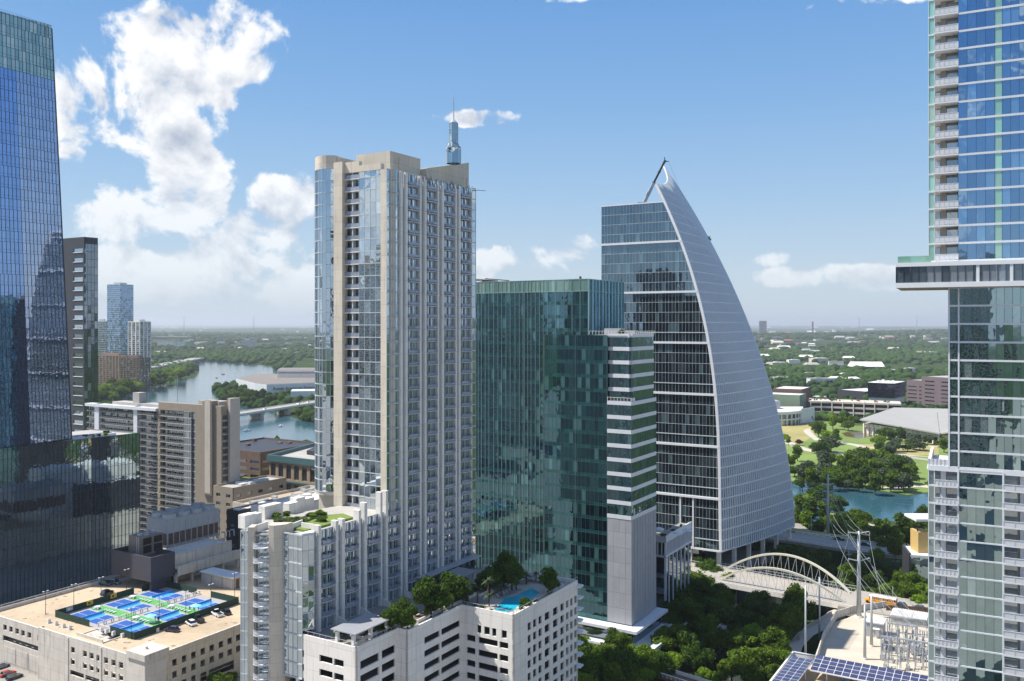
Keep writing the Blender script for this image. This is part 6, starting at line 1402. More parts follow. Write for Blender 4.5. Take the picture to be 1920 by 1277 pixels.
CLUSTER['by_road'] = ('# sunlit tree from the left near the yellow stone block', 'trees beside the lakeside road')
grove('by_road', [(1658,1020,46),(1680,1030,44),(1645,1040,40),(1698,1110,44),(1722,1100,40),(1680,1108,36),(1728,1125,36),(1710,1090,40),(1640,1112,22),(1600,1108,26),(1660,1105,30)], 5, ['leaf', 'leaf_l', 'leaf'])
CLUSTER['near_bank'] = ('# bushy tree from the left on the near bank behind the pylon', 'trees on the near bank of the lake')
grove('near_bank', [(1500,948,30),(1495,975,34),(1520,960,40),(1512,980,40),(1540,938,40),(1545,962,44),(1560,985,40),(1528,990,34),(1570,950,40),(1580,970,44),(1600,980,40),(1592,1000,36),(1618,968,34),(1618,992,36),(1575,1000,34),(1670,1000,36),(1690,985,40),(1715,978,44),(1735,990,40),(1700,1005,44),(1730,1012,40),(1755,980,40),(1745,1005,40),(1530,920,34),(1548,915,30),(1520,940,36),(1505,935,30),(1560,935,34),(1555,975,44),(1535,995,36),(1585,990,40),(1605,960,34),(1625,1005,34),(1640,998,34),(1655,985,34),(1680,1008,40),(1718,998,44),(1700,990,38),(1730,970,34),(1575,940,30),(1610,1015,30)], 2, ['leaf', 'leaf_l', 'leaf', 'leaf_d'], 'mid')
CLUSTER['far_bank'] = ('# tree from the left on the far lake bank below the park', 'trees on the far bank of the lake')
fb = [(1520,900,34),(1500,905,30),(1560,900,34),(1580,885,38),(1590,905,30),(1610,890,38),(1630,878,38),(1650,890,38),(1668,888,38),(1685,895,36),(1700,888,34),(1612,870,40),(1640,865,38),(1655,880,36),(1595,868,34),(1530,905,28),(1550,878,38),(1570,893,34),(1660,858,36),(1625,858,34),(1700,870,30),(1490,880,34),(1505,893,34),(1515,870,36),(1530,888,36),(1545,868,38),(1560,860,34),(1562,885,40),(1578,872,34),(1590,895,36),(1602,880,38),(1600,858,34),(1622,895,38),(1625,868,44),(1618,845,32),(1645,852,40),(1640,880,40),(1655,898,36),(1662,868,38),(1668,850,36),(1680,882,40),(1690,862,34),(1695,900,34),(1705,878,36),(1670,905,34),(1710,892,30),(1482,862,24),(1495,850,26),(1745,905,24),(1640,908,34),(1545,905,28),(1575,905,26),(1610,908,26),(1675,836,26),(1650,838,30)]
grove('far_bank', fb, .5, ['leaf', 'leaf_d', 'leaf', 'leaf_g'], 'mid')
CLUSTER['park_oaks'] = ('# spreading dark oak from the left on the park lawn', 'spreading oaks on the park lawn')
grove('park_oaks', [(1532,835,34),(1552,828,42),(1540,842,36),(1563,820,30),(1680,834,28),(1702,836,28),(1712,830,34),(1725,834,30),(1660,808,36),(1690,815,26),(1672,818,28),(1712,818,26),(1740,822,26),(1765,828,26)], .5, ['leaf_d', 'leaf_d', 'leaf_g'], 'mid', .8)
CLUSTER['park_greens'] = ('# upright bright tree from the left on the park lawn', 'upright green trees in the park')
grove('park_greens', [(1535,802,28),(1548,812,22),(1526,795,20),(1562,790,24),(1578,786,26),(1590,794,26),(1600,785,20),(1648,822,26),(1728,812,20),(1766,808,24),(1568,818,18),(1770,835,26),(1478,826,18),(1470,818,16)], .5, ['leaf', 'leaf_l'], 'mid')
CLUSTER['park_red'] = ('# small dark red tree from the left on the park lawn', 'dark red trees on the park lawn')
grove('park_red', [(1498,827,13),(1624,843,15)], .5, ['leaf_r'], 'mid')
# podium terrace
def PODF(x, Y, m):
    a, b = FT.loc(x, Y); a = max(a, XW+m+.5)
    lo = PA[1][1] if a < PA[2][0] else (PA[3][1] if a < PA[4][0]+m else PA[5][1])
    b = max(b, lo+m+.6); a = min(a, PA[6][0]-m-.5); b = min(b, max(lo+m+.7, -m-.6) if a < 36 else b); return FT.w(a, b)
CLUSTER['terrace_tree'] = ('# dense tree from the left on the shaded podium terrace', 'trees on the podium terrace')
grove('terrace_tree', [(825,1118,76),(842,1127,46),(945,1064,66),(918,1084,44),(960,1075,50),(1038,1086,46),(1050,1094,36),(985,1128,60),(905,1092,34),(852,1105,40),(1058,1100,26),(735,1160,46),(762,1150,56),(752,1165,40)], ZPOD+.3, ['leaf', 'leaf_d'], hs=1.1)
CLUSTER['terrace_light'] = ('# light green tree from the left at the corner of the podium terrace', 'light green trees at the podium edge')
grove('terrace_light', [(785,1170,34)], ZPOD+.3, ['leaf_l'])
CLUSTER['terrace_shrub'] = ('# low shrub from the left in the planters along the podium terrace edge', 'shrubs on the podium terrace')
grove('terrace_shrub', [(x_, y_-9, w_) for x_, y_, w_ in [(632,1200,24),(645,1193,20),(700,1178,26),(715,1172,24),(875,1135,16),(890,1143,12),(905,1147,12),(920,1152,12),(980,1150,16),(995,1145,14),(1010,1137,14),(1030,1120,14),(690,1190,18),(722,1188,16)]], ZPOD+.2, ['leaf_d', 'leaf'], 'mid', .7)
# wing roof garden
CLUSTER['roof_garden'] = ('# green shrub from the left in the roof garden of the lower wing', 'shrubs in the wing roof garden')
rg = []
for i in range(34): rg.append((random.uniform(513, 606), random.uniform(962, 980), random.uniform(15, 26)))
grove('roof_garden', rg, ZWING-1.8, ['leaf', 'leaf_l', 'leaf', 'leaf_g'], 'mid', .45)
CLUSTER['roof_grass'] = ('large bright lime green ornamental grass in the wing roof garden', 'roof garden grass'); grove('roof_grass', [(599,962,20)], ZWING-1.8, ['leaf_l'], 'mid')
# palms round the pool
def palm(px, py, w, z, label):
    x, y = P(px, py, z); r = w/2*y/F; o = root('palm_tree', x, y, z, random.random()*6, label, 'palm tree', 'palms round the pool'); h = 2.2 if w < 40 else 5; h = r*1.6
    t = MB(); t.tube((0, 0, 0), (.1, 0, h), .22, 7, 0, .15); t.build('trunk', M['bark'], o); c = MB()
    for i in range(26):
        a = i*2.4; el = random.uniform(-.3, 1.1); pr = Vector((.1, 0, h)); d = Vector((math.cos(a)*math.cos(el), math.sin(a)*math.cos(el), math.sin(el))); wv = Vector((-math.sin(a), math.cos(a), 0))*.22
        for k in range(5):
            q = pr+d*r/4.2; c.face([pr-wv*(1-k*.15), pr+wv*(1-k*.15), q+wv*(.85-k*.18), q-wv*(.85-k*.18)]); pr = q; d.z -= .28; d.normalize()
    c.build('fronds', M['leaf_g'], o)
for i, (px, py, w) in enumerate([(895,1130,30),(917,1138,26),(940,1120,24),(938,1108,24),(968,1108,24),(987,1096,22),(868,1130,26),(1005,1092,20)]): palm(px, py, w, ZPOD, ordn(i)+' grey green palm in the group around the turquoise pool')
palm(915, 1112, 26, ZPOD+4, 'tallest palm with a brown trunk standing left of the pool')
# left banks
CLUSTER['left_bank'] = ('# rounded tree from the left on the bank before the far towers', 'trees on the left river bank')
lb = []
for i in range(46):
    t_ = random.random(); px = lerp(190, 368, t_); py = lerp(737, 690, t_)+random.uniform(-14, 12)*(1-.5*t_); lb.append((px, py, lerp(30, 20, t_)*random.uniform(.8, 1.2)))
grove('left_bank', lb, .5, ['leaf', 'leaf_l', 'leaf', 'leaf_d'], 'mid', .9)
CLUSTER['south_bank'] = ('# tree from the left on the far bank beside the road bridge', 'trees beside the road bridge')
grove('south_bank', [(408,722,22),(420,730,22),(433,727,22),(440,738,24),(452,732,22),(462,742,24),(470,735,20),(480,744,24),(492,738,20),(505,748,22),(516,744,20),(528,750,20),(452,748,22),(475,752,20),(430,742,24),(545,748,16),(560,775,22),(575,780,22),(585,770,20),(568,765,20),(415,740,20),(468,716,16),(480,712,16),(495,708,16),(510,704,16),(525,700,16)], .5, ['leaf', 'leaf_d'], 'mid', .8)
CLUSTER['near_left_bank'] = ('# tree from the left on the near bank before the road bridge', 'trees on the near bank by the dark office block')
grove('near_left_bank', [(452,838,18),(465,833,22),(478,836,24),(492,838,26),(505,842,26),(520,845,26),(533,850,22),(500,855,26),(490,865,22),(548,840,14),(560,838,12),(515,862,22),(505,870,18),(445,848,18)], 4, ['leaf', 'leaf_d', 'leaf'], 'mid')
CLUSTER['street_tree'] = ('# small tree from the left between plant building and glass podium', 'street trees by the podium')
grove('street_tree', [(205,1010,30),(222,1005,26),(235,1012,24)], 6, ['leaf_l'], 'mid')
CLUSTER['corner_tree'] = ('# leafy tree from the left between rooftop garage and round balconies', 'trees beside the rooftop garage'); grove('corner_tree', [(412,1272,44),(430,1268,30)], 7, ['leaf'], 'near')
# ================================================================ MIDDLE DISTANCE BUILDINGS
def block(name, pxl, pxc, pxr, Y, ytop, zb, label, cat='building', wall='tan', roof='roofg', wins=None, win='g_dark', fh=3.8, ang=GA, par=.8, band=None, cor=None, depth=None, extra=None):
    f = Fr(pxc, Y, ang); o = f.root(name, label, cat); zt = f.z(ytop); W_ = f.u(pxl); L_ = depth or f.t(pxr); w, g, r = MB(), MB(), MB()
    a, b, c = (0, W_), (0, 0), (L_, 0)
    for p, q in ((a, b), (b, c)):
        l = dist(p, q); hs = []
        if wins:
            pw, ww, wh_ = wins; k = max(1, int(l/pw)); n = int((zt-par-zb)/fh)
            for j in range(n):
                for i in range(k): u = l*(i+.5)/k; z = zb+fh*j+1; hs.append((u-ww/2, u+ww/2, z, z+wh_))
        holed(w, p, q, zb, zt, hs, .4)
        if hs: g.wb(p, q, .1, l-.1, zb, zt-par-.3, -.36, -.3)
        if band: w.wb(p, q, 0, l, zt-band, zt+.1, .02, .5, 1)
    r.box(.4, .4, zt-par-.3, L_-.3, W_-.3, zt-par); w.box(.4, W_-.4, zb, L_, W_, zt); w.box(L_-.4, .4, zb, L_, W_-.4, zt)
    w.build('wall', [M[wall], M[cor or wall]], o); r.build('roof', M[roof], o)
    if g.f: g.build('windows', M[win], o)
    if extra: extra(f, o, W_, L_, zt)
    return f, o
def rooftop(n, lo=.6, hi=2.0, mt='roofw'):
    def ex(f, o, W_, L_, zt):
        mb = MB()
        for _ in range(n): mb.mark(); x, y = random.uniform(1, max(1.5, L_-4)), random.uniform(1, max(1.5, W_-4)); mb.box(x, y, zt-1.2, x+random.uniform(1.2, 3.5), y+random.uniform(1.2, 3), zt+random.uniform(lo, hi)-1)
        mb.build('roof_unit', M[mt], o)
    return ex
block('office_block', 380, 489, 500, 470, 848, 4, 'low dark brown office block behind the tan condominium beside the lake trees', 'office block', 'brown', 'dark', (8, 6.5, 1.6), depth=45, extra=rooftop(4, mt='brown'))
M['teal_cor'] = solid('blue_green_cornice', (.07,.15,.16), .5, .06, .3); M['sandst'] = solid('tan_stone', (.36,.27,.18), .85, .08, .4)
block('stone_office', 560, 503, 600, 505, 873, 4, 'tan stone office with a wide blue green cornice and tall windows seen left of the condominium tower', 'office building', 'sandst', 'roofg', (6.5, 4.4, 2.8), depth=70, band=3.5, cor='teal_cor', ang=GA, extra=rooftop(5)) if False else None
def stone_office():
    f = Fr(507, 440, 24); f2 = Fr(507, 440, -62); o = root('stone_office', f.x, f.y, 4, 0, 'tan stone office with a blue green cornice left of the condominium tower', 'office building')
    zt = gz(858, 440)-4; p = lambda px, Y: (gx(px, Y)-f.x, Y-f.y); a, b, c = p(505, 440), p(640, 415), p(690, 465)
    w, g, r, m = MB(), MB(), MB(), MB(); l = dist(a, b); k = 9; hs = [(l*(i+.18)/k, l*(i+.82)/k, zt-9.5, zt-2.6) for i in range(k)]+[(l*(i+.18)/k, l*(i+.82)/k, 6, zt-12) for i in range(k)]
    holed(w, a, b, 0, zt, hs, .5); g.wb(a, b, .2, l-.2, 0, zt-.5, -.6, -.5)
    for i in range(14): m.wb(a, b, 0, l, 2+i*2.2, 2.15+i*2.2, -.5, -.4)
    cr = MB(); cr.wb(a, b, -1, l, zt-1.6, zt+1.5, .05, .9); cr.wb(a, b, -1, l, zt-11.2, zt-10.4, .05, .8); d = p(592, 484); cr.wb(d, a, 0, dist(d, a), zt-1.6, zt+1.5, -.2, .8)
    r.prism([(a[0]+.5, a[1]+1), (b[0], b[1]+1), (c[0], c[1]), (d[0], d[1])], zt-.8, zt-.3); w.wb(d, a, 0, dist(d, a), 0, zt, -.5, 0)
    pen = MB(); pen.prism([p(575, 452), p(640, 436), p(650, 452), p(590, 466)], zt-.3, zt+1.8)
    w.build('wall', M['sandst'], o); g.build('windows', M['g_dark'], o); m.build('window_bars', M['dark'], o); cr.build('cornice', M['teal_cor'], o); r.build('roof', M['roofg'], o); pen.build('penthouse', M['dark'], o)
stone_office()
block('flat_roof_hall', 436, 470, 560, 372, 946, 5, 'low tan flat roofed building behind the wing roof garden', 'building', 'conc', 'deck', (7, 2.6, 1.4), par=1.2, depth=46, extra=rooftop(10, .3, 1.2, 'grey'))
block('market_roof', 400, 437, 470, 392, 915, 5, 'tan low building with white roof units right of the tan condominium', 'building', 'tan', 'roofg', (6, 2.8, 1.5), depth=32, extra=rooftop(8))
block('dark_lowrise', 425, 446, 470, 350, 958, 5, 'small dark block with a white canopy roof behind the round balcony wing', 'building', 'dark', 'roofw', (5, 3, 1.5), depth=24, extra=rooftop(12, .3, 1.4))
block('pale_roof_block', 470, 520, 620, 330, 955, 5, 'pale low block with white sawtooth rooflights behind the wing roof garden', 'building', 'conc_w', 'roofw', None, depth=34, extra=rooftop(12, .8, 2.2, 'roofw'))
block('brown_shop', 430, 500, 560, 455, 905, 5, 'small tan building with a planted roof below the dark brown office block', 'building', 'sandst', 'lawn', (7, 4, 1.5), depth=20)
# low white finned building between the teal block and the sail tower
def terrace_building():
    f = Fr(1248, 318, GA); o = f.root('terrace_building', 'low white finned building with a planted rooftop terrace right of the teal office building', 'building'); zt = f.z(1010); a, b, c = (0, f.u(1225)), (0, 0), (f.t(1297), 0)
    w, g = MB(), MB(); L_ = c[0]; 
    for p, q in ((a, b), (b, c)):
        l = dist(p, q); g.wb(p, q, 0, l, 3, zt-1, -.6, -.4); w.wb(p, q, 0, l, zt-1.6, zt+.9, -.5, 0); w.wb(p, q, 0, l, zt-7, zt-6.2, -.5, 0); k = int(l/1.3)
        for i in range(k+1): w.wb(p, q, l*i/k-.14, l*i/k+.14, zt-6.2, zt-1.6, -.5, 0)
        for i in range(0, k+1, 3): w.wb(p, q, l*i/k-.2, l*i/k+.2, 3, zt-7, -.5, -.1)
    r = MB(); r.box(.2, .2, zt-.4, L_, a[1], zt); w.build('white_fins', M['white_p'], o); g.build('glazing', M['g_dark'], o); r.build('terrace', M['street'], o)
    for i, (px, py) in enumerate([(1236,997),(1270,1006),(1288,1000)]):
        Y = (HC-zt)*F/(py+6-HY); x, y = gx(px, Y), Y; u = root('terrace_umbrella', x, y, zt, 0, ordn(i)+' white umbrella from the left on the finned building terrace', 'umbrella', 'white terrace umbrellas'); q = MB()
        for e in range(8): q.face([(2*math.cos(e*.785), 2*math.sin(e*.785), 2.2), (2*math.cos(e*.785+.785), 2*math.sin(e*.785+.785), 2.2), (0, 0, 3)])
        q.build('canopy', M['white'], u); q = MB(); q.tube((0, 0, 0), (0, 0, 3), .05, 5); q.build('pole', M['grey'], u)
    CLUSTER['fin_shrubs'] = ('# shrub from the left on the white finned building terrace', 'shrubs on the finned terrace')
    for i in range(8): x, y = f.w(.8, lerp(1, a[1]-2, i/7)) if i < 4 else f.w(lerp(2, L_-1, (i-4)/3), .9); tree(x, y, zt, random.uniform(.7, 1.2), .9, lod='mid', mat='leaf_d', name='shrub', clus='fin_shrubs')
terrace_building()
# ---- road bridge over the lake, motorway bridge, hall on the far bank
def beam_bridge(name, a, b, z, w, piers, label, th=1.6, mat='conc', ph=1.0):
    a, b = Vector(a), Vector(b); o = root(name, a.x, a.y, 0, math.atan2(b.y-a.y, b.x-a.x), label, 'bridge'); l = (b-a).length; d, p, r = MB(), MB(), MB()
    d.box(0, -w/2, z-th, l, w/2, z); d.build('deck', M['road'], o); r.box(0, -w/2-.05, z, l, -w/2+.35, z+ph); r.box(0, w/2-.35, z, l, w/2, z+ph); r.box(0, -w/2-.15, z-th*.6, l, -w/2-.05, z-.2); r.build('parapet', M['conc_w'], o)
    for i in range(piers):
        u = l*(i+.5)/piers; p = MB(); p.hexa([(u-2.4, -w*.42, -1), (u+2.4, -w*.42, -1), (u+2.4, w*.42, -1), (u-2.4, w*.42, -1)], [(u-2, -w*.42, z-th-3), (u+2, -w*.42, z-th-3), (u+2, w*.42, z-th-3), (u-2, w*.42, z-th-3)])
        p.hexa([(u-2, -w*.42, z-th-3), (u+2, -w*.42, z-th-3), (u+2, w*.42, z-th-3), (u-2, w*.42, z-th-3)], [(u-5.5, -w*.45, z-th), (u+5.5, -w*.45, z-th), (u+5.5, w*.45, z-th), (u-5.5, w*.45, z-th)]); p.build('pier', M['conc'], o)
    return o, a, b, l
bz = 9.5; pA, pB = P(395, 783, bz), P(640, 746, bz)
o_, a_, b_, l_ = beam_bridge('road_bridge', pA, pB, bz, 20, 5, 'concrete road bridge on flared piers crossing the lake', 2.0)
for i, (t_, lb_, mt) in enumerate([(.36, 'small white car on the road bridge over the lake', 'carw'), (.62, 'small grey car on the road bridge over the lake', 'carg'), (.70, 'second small white car on the road bridge, nearer the far bank', 'carw')]):
    p = a_+(b_-a_)*t_; car(p.x, p.y, bz, math.atan2(b_.y-a_.y, b_.x-a_.x), lb_, mt)
mz = 11; mA, mB = P(240, 703-8, mz), P(372, 676-6, mz); o2, a2, b2, l2 = beam_bridge('motorway_bridge', P(270, 690, mz), P(372, 671, mz), mz, 34, 7, 'distant motorway bridge crowded with traffic at the river bend', 2.5)
for i in range(22):
    t_ = random.uniform(.02, .98); s_ = random.choice([-12, -8, -4, 4, 8, 12]); p = a2+(b2-a2)*t_; n_ = Vector((-(b2-a2).normalized().y, (b2-a2).normalized().x)); p = p+n_*s_; mt = random.choice(['carw', 'carg', 'red', 'carw'])
    c = root('distant_car', p.x, p.y, mz, math.atan2(b2.y-a2.y, b2.x-a2.x), 'tiny vehicle in the traffic on the distant motorway bridge', 'car', 'traffic on the distant motorway bridge'); q = MB(); q.box(-3, -1.1, .3, 3, 1.1, 1.4); q.box(-1.8, -.9, 1.4, 1.6, .9, 2.2); q.build('body', M[mt], c)
def sign_hall():
    z = 0; o = root('newspaper_hall', *P(500, 738, 0), 0, 0, 'low white angular hall with dark lettering and flat brown roofs on the far bank', 'building'); bx, by = P(500, 738, 0); r = lambda px, Y: (gx(px, Y)-bx, Y-by)
    Yn = by; w, ro, up = MB(), MB(), MB(); h = gz(722, Yn); 
    pl = [r(443, Yn+150), r(478, Yn+30), r(500, Yn), r(590, Yn+40), r(640, Yn+90), r(640, Yn+300), r(480, Yn+290)]; w.prism(pl, 0, 14); ro.prism([(x*.985, y*.985+2) for x, y in pl], 14, 14.6)
    q = [r(520, Yn+180), r(596, Yn+180), r(600, Yn+260), r(525, Yn+260)]; up.prism(q, 14.6, 22); up.prism([(x, y) for x, y in q], 23.2, 27); ro.prism([(x*1.02, y*1.02) for x, y in q], 27, 27.6); dk = MB(); dk.prism([(x*.99+1, y*.99+1) for x, y in q], 22, 23.2)
    w2 = MB(); w2.prism([r(545, Yn-70), r(600, Yn-60), r(604, Yn-20), r(548, Yn-30)], 0, 9); w2.build('side_hall', M['white_p'], o)
    w.build('wall', M['white_p'], o); ro.build('roof', M['conc_br'], o); up.build('upper_hall', M['conc_w'], o); dk.build('dark_band', M['dark'], o)
    t_ = bpy.data.curves.new('wall_lettering', 'FONT'); t_.body = 'Austin American-Statesman'; t_.size = 7; t_.extrude = .2; to = bpy.data.objects.new('wall_lettering', t_); SC.collection.objects.link(to); to.parent = o; t_.materials.append(M['dark']); dg = bpy.context.evaluated_depsgraph_get(); me = bpy.data.meshes.new_from_object(to.evaluated_get(dg)); bpy.data.objects.remove(to); to = bpy.data.objects.new('wall_lettering', me); SC.collection.objects.link(to); to.parent = o
    a, b = Vector(pl[2]), Vector(pl[3]); an = math.atan2(b.y-a.y, b.x-a.x); p = a+(b-a)*.12; n_ = Vector((math.sin(an), -math.cos(an)))*.6; to.location = (p.x+n_.x, p.y+n_.y, 5); to.rotation_euler = (R(90), 0, an)
sign_hall()
tag(psheet('far_car_park', [(585,740),(600,752),(640,752),(640,735)], 0, M['road'], .03), kind='structure')
# boats on the lake
for i, (px, py, lb_) in enumerate([(462, 808, 'white motor boat on the water right of the first bridge pier'), (526, 799.5, 'small white boat in the shadow beyond the road bridge'), (406, 709, 'small dark boat further down the lake'), (419, 702, 'second small dark boat further down the lake'), (575, 785, 'tiny white boat near the far shore beyond the bridge')]):
    x, y = P(px, py, 0); b = root('boat', x, y, .02, .4+i, lb_, 'boat', 'boats on the lake'); q = MB(); s = 3.2; q.hexa([(-s, -.9, 0), (s*.6, -.9, 0), (s*1.3, 0, 0), (s*.6, .9, 0), (-s, .9, 0)], [(-s, -1.2, .9), (s*.7, -1.2, .9), (s*1.5, 0, 1.1), (s*.7, 1.2, .9), (-s, 1.2, .9)]); q.build('hull', M['white' if i in (0, 1, 4) else 'dark'], b); q = MB(); q.box(-s*.4, -.8, .9, s*.3, .8, 2.0); q.build('cabin', M['white'], b)
# ================================================================ PARK BUILDINGS ON THE RIGHT
def flat_box(name, pxl, pxc, pxr, ybase, ytop, label, wall, roof='roofg', zb=0, ang=GA, cat='building', wins=None, glass_=False, depth=None, fh=3.8, extra=None, par=.6):
    Y = (HC-zb)*F/(ybase-HY); return block(name, pxl, pxc, pxr, Y, ytop, zb, label, cat, wall, roof, wins, fh=fh, ang=ang, depth=depth, extra=extra, par=par)
M['green_w'] = solid('sage_wall', (.20,.26,.18), .8, .05, .3); M['maroon'] = solid('maroon_brick', (.17,.10,.085), .85, .08, .3); M['mauve'] = solid('mauve_stone', (.17,.125,.135), .85, .08, .2)
flat_box('theatre_block', 1449, 1503, 1522, 780, 730, 'windowless maroon brick theatre block beyond the round white pavilion', 'maroon', 'roofw', depth=50)
flat_box('sage_hall', 1400, 1500, 1515, 786, 741, 'flat sage green windowless hall in front of the maroon theatre block', 'green_w', 'roofw', depth=30)
def round_pavilion():
    Yb = (HC)*F/(797-HY); o = root('round_pavilion', gx(1452, Yb), Yb, 0, 0, 'low white curved pavilion with columns beside the dry meadow', 'pavilion'); w, g, c, r = MB(), MB(), MB(), MB(); rr = 38; cx_, cy_ = gx(1470, Yb)-gx(1452, Yb)-rr*.3, 30
    arc = [(cx_+rr*math.cos(R(a)), cy_+rr*math.sin(R(a))) for a in range(200, 341, 10)]
    for a, b in zip(arc, arc[1:]): g.wb(a, b, 0, dist(a, b), 0, 12, -2.4, -2); w.wb(a, b, 0, dist(a, b), 12, 14.5, -2.4, .8); w.wb(a, b, 0, dist(a, b), 5.6, 7, -2.4, 0); c.wb(a, b, -.5, .5, 0, 12, -.6, .4)
    r.prism(arc+[(cx_+rr*1.3, cy_+22), (cx_-rr, cy_+22)], 14.4, 15.1); e = arc[-1]; w.wb(e, (e[0]+20, e[1]+16), 0, 26, 0, 16, -1, 0)
    bx = MB(); bx.box(cx_-14, cy_-8, 15.1, cx_+14, cy_+10, 24); bx.box(cx_-6, cy_-4, 24, cx_+2, cy_+4, 28); bx.build('plant_room', M['grey'], o)
    w.build('white_wall', M['white_p'], o); g.build('glazing', M['g_dark'], o); c.build('columns', M['white_p'], o); r.build('roof', M['roofw'], o)
round_pavilion()
def deck_garage():
    f = Fr(1520, 960, -76); o = root('long_deck_garage', gx(1520, 930), 930, 0, 0, 'long curving three level concrete parking deck behind the park trees', 'parking garage'); b0 = Vector((gx(1520, 930), 930)); pts = []
    for px, Y in [(1520, 1035), (1560, 1030), (1600, 1020), (1640, 1010), (1690, 1000)]: pts.append((gx(px, Y)-b0.x, Y-b0.y))
    s, c, g = MB(), MB(), MB(); ztop = gz(754, 1035)
    for p, q in zip(pts, pts[1:]):
        l = dist(p, q)
        for k in range(4): z = 1+k*(ztop-1)/3; s.wb(p, q, 0, l, z-.9, z+1.2, -34, 0)
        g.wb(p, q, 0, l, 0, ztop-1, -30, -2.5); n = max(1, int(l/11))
        for i in range(n): c.wb(p, q, l*i/n-.5, l*i/n+.5, 0, ztop+1, 0, .5)
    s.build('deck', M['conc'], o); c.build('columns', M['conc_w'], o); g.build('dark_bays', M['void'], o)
    cars = MB(); 
    for i in range(26):
        p, q = pts[i % 4], pts[i % 4+1]; l = dist(p, q); u = random.uniform(2, l-4); d = random.uniform(-30, -4); x = p[0]+(q[0]-p[0])/l*u; y = p[1]+(q[1]-p[1])/l*u-d
        w_ = root('distant_parked_car', b0.x+x, b0.y+y, ztop+1.2, 1.2, 'small car on the open roof of the long concrete parking deck', 'car', 'cars on the long parking deck'); qb = MB(); qb.box(-2.2, -.9, .2, 2.2, .9, .9); qb.box(-1.4, -.8, .9, 1.1, .8, 1.45); qb.build('body', M[random.choice(['carw', 'carb', 'carg', 'red'])], w_)
deck_garage()
def event_hall():
    o = root('event_hall', gx(1690, 800), 800, 0, 0, 'long columned hall with a sloping grey roof at the park edge', 'events hall'); r = lambda px, py, Y: (gx(px, Y)-gx(1690, 800), Y-800, gz(py, Y))
    A_, B_, C_, D_ = r(1612, 786, 885), r(1762, 812, 800), r(1850, 800, 740), r(1676, 764, 960); E_ = r(1850, 768, 900); ro = MB()
    ro.face([A_, B_, D_]); ro.face([B_, C_, E_]); ro.face([B_, E_, D_]); th = 1.2
    lo = [tuple((p[0], p[1], p[2]-th)) for p in (A_, B_, C_)]; ro.face([lo[0], lo[1], B_, A_]); ro.face([lo[1], lo[2], C_, B_]); ro.face([lo[1], lo[0], (D_[0], D_[1], D_[2]-th)]); 
    w, c, g = MB(), MB(), MB(); a, b = (A_[0]+6, A_[1]+4), (B_[0]+2, B_[1]+6); l = dist(a, b)
    zz = min(A_[2], B_[2])-th; w.wb(a, b, 0, l, zz-3.5, zz, -.5, 0); g.wb(a, b, 0, l, 0, zz-3.5, -3, -2.4)
    for i in range(16): u = l*i/15; c.wb(a, b, u-.6, u+.6, 0, zz, -.4, .8)
    for i in (1, 2, 7, 10): u = l*i/15; w.wb(a, b, u+1, u+6, 0, zz, -2.3, -.8)
    bk = MB(); bk.prism([(a[0], a[1]+3), (b[0]+3, b[1]+3), (C_[0], C_[1]+5), (E_[0], E_[1]-3), (D_[0], D_[1]-3)], 0, zz-.5); bk.build('core', M['conc'], o)
    ro.build('roof', M['hall_roof'], o); w.build('wall', M['conc_w'], o); c.build('columns', M['conc_w'], o); g.build('glazing', M['void'], o)
    rs = MB(); rs.tube((r(1757, 772, 760)), B_, .3, 4); rs.build('ridge', M['white'], o)
M['hall_roof'] = solid('grey_metal_roof', (.34,.33,.31), .7, .05, .05)
event_hall()
def dark_cube():
    Y = 1130; f = Fr(1678, Y, 38); o = f.root('black_glass_cube', 'black glass office cube on a pale base beyond the parking deck', 'office building'); W_ = f.u(1627); L_ = f.t(1697.5); zt = f.z(719.5); zm = f.z(747); b, g, r = MB(), MB(), MB(); b.box(1.5, 1.5, 0, L_-1, W_-1, zm); b.build('pale_base', M['conc_w'], o)
    for p, q in (((0, W_), (0, 0)), ((0, 0), (L_, 0))): panes(g, p, q, zm, zt, 4, 4, .006)
    g.box(.3, .3, zm, L_, W_, zt-.3); g.build('black_glazing', M['g_blk'], o); r.box(.2, .2, zt-.2, L_-.2, W_-.2, zt+.5)
    for _ in range(10): x, y = random.uniform(2, L_-4), random.uniform(2, W_-5); r.box(x, y, zt+.5, x+3, y+3, zt+random.uniform(1.2, 2.6))
    r.build('roof', M['roofw'], o)
M['g_blk'] = glass('black_glass', (.35,.45,.65), .10, (.003,.004,.008), (.006,.008,.012), .1, fb=0, wav=.003)
dark_cube()
flat_box('mauve_office', 1700, 1765, 1830, 760, 716, 'mauve stone office building with ribbon windows next to the black glass cube', 'mauve', 'roofg', wins=(17, 14.5, 1.7), depth=60, ang=62, fh=5.2, cat='office building')
flat_box('mauve_office', 1728, 1790, 1850, 766, 709, 'taller mauve stone wing partly hidden by the right glass tower', 'mauve', 'roofg', wins=(17, 14.5, 1.7), depth=60, ang=62, fh=5.2, cat='office building')
flat_box('long_low_hall', 1570, 1622, 1640, 752, 734, 'long low dark hall with a pale green roof left of the black glass cube', 'dark', 'roofw', ang=60, depth=60)
flat_box('white_kiosk', 1524, 1546, 1552, 753, 744, 'small white flat roofed kiosk at the end of the parking deck', 'white_p', 'roofw', depth=15)
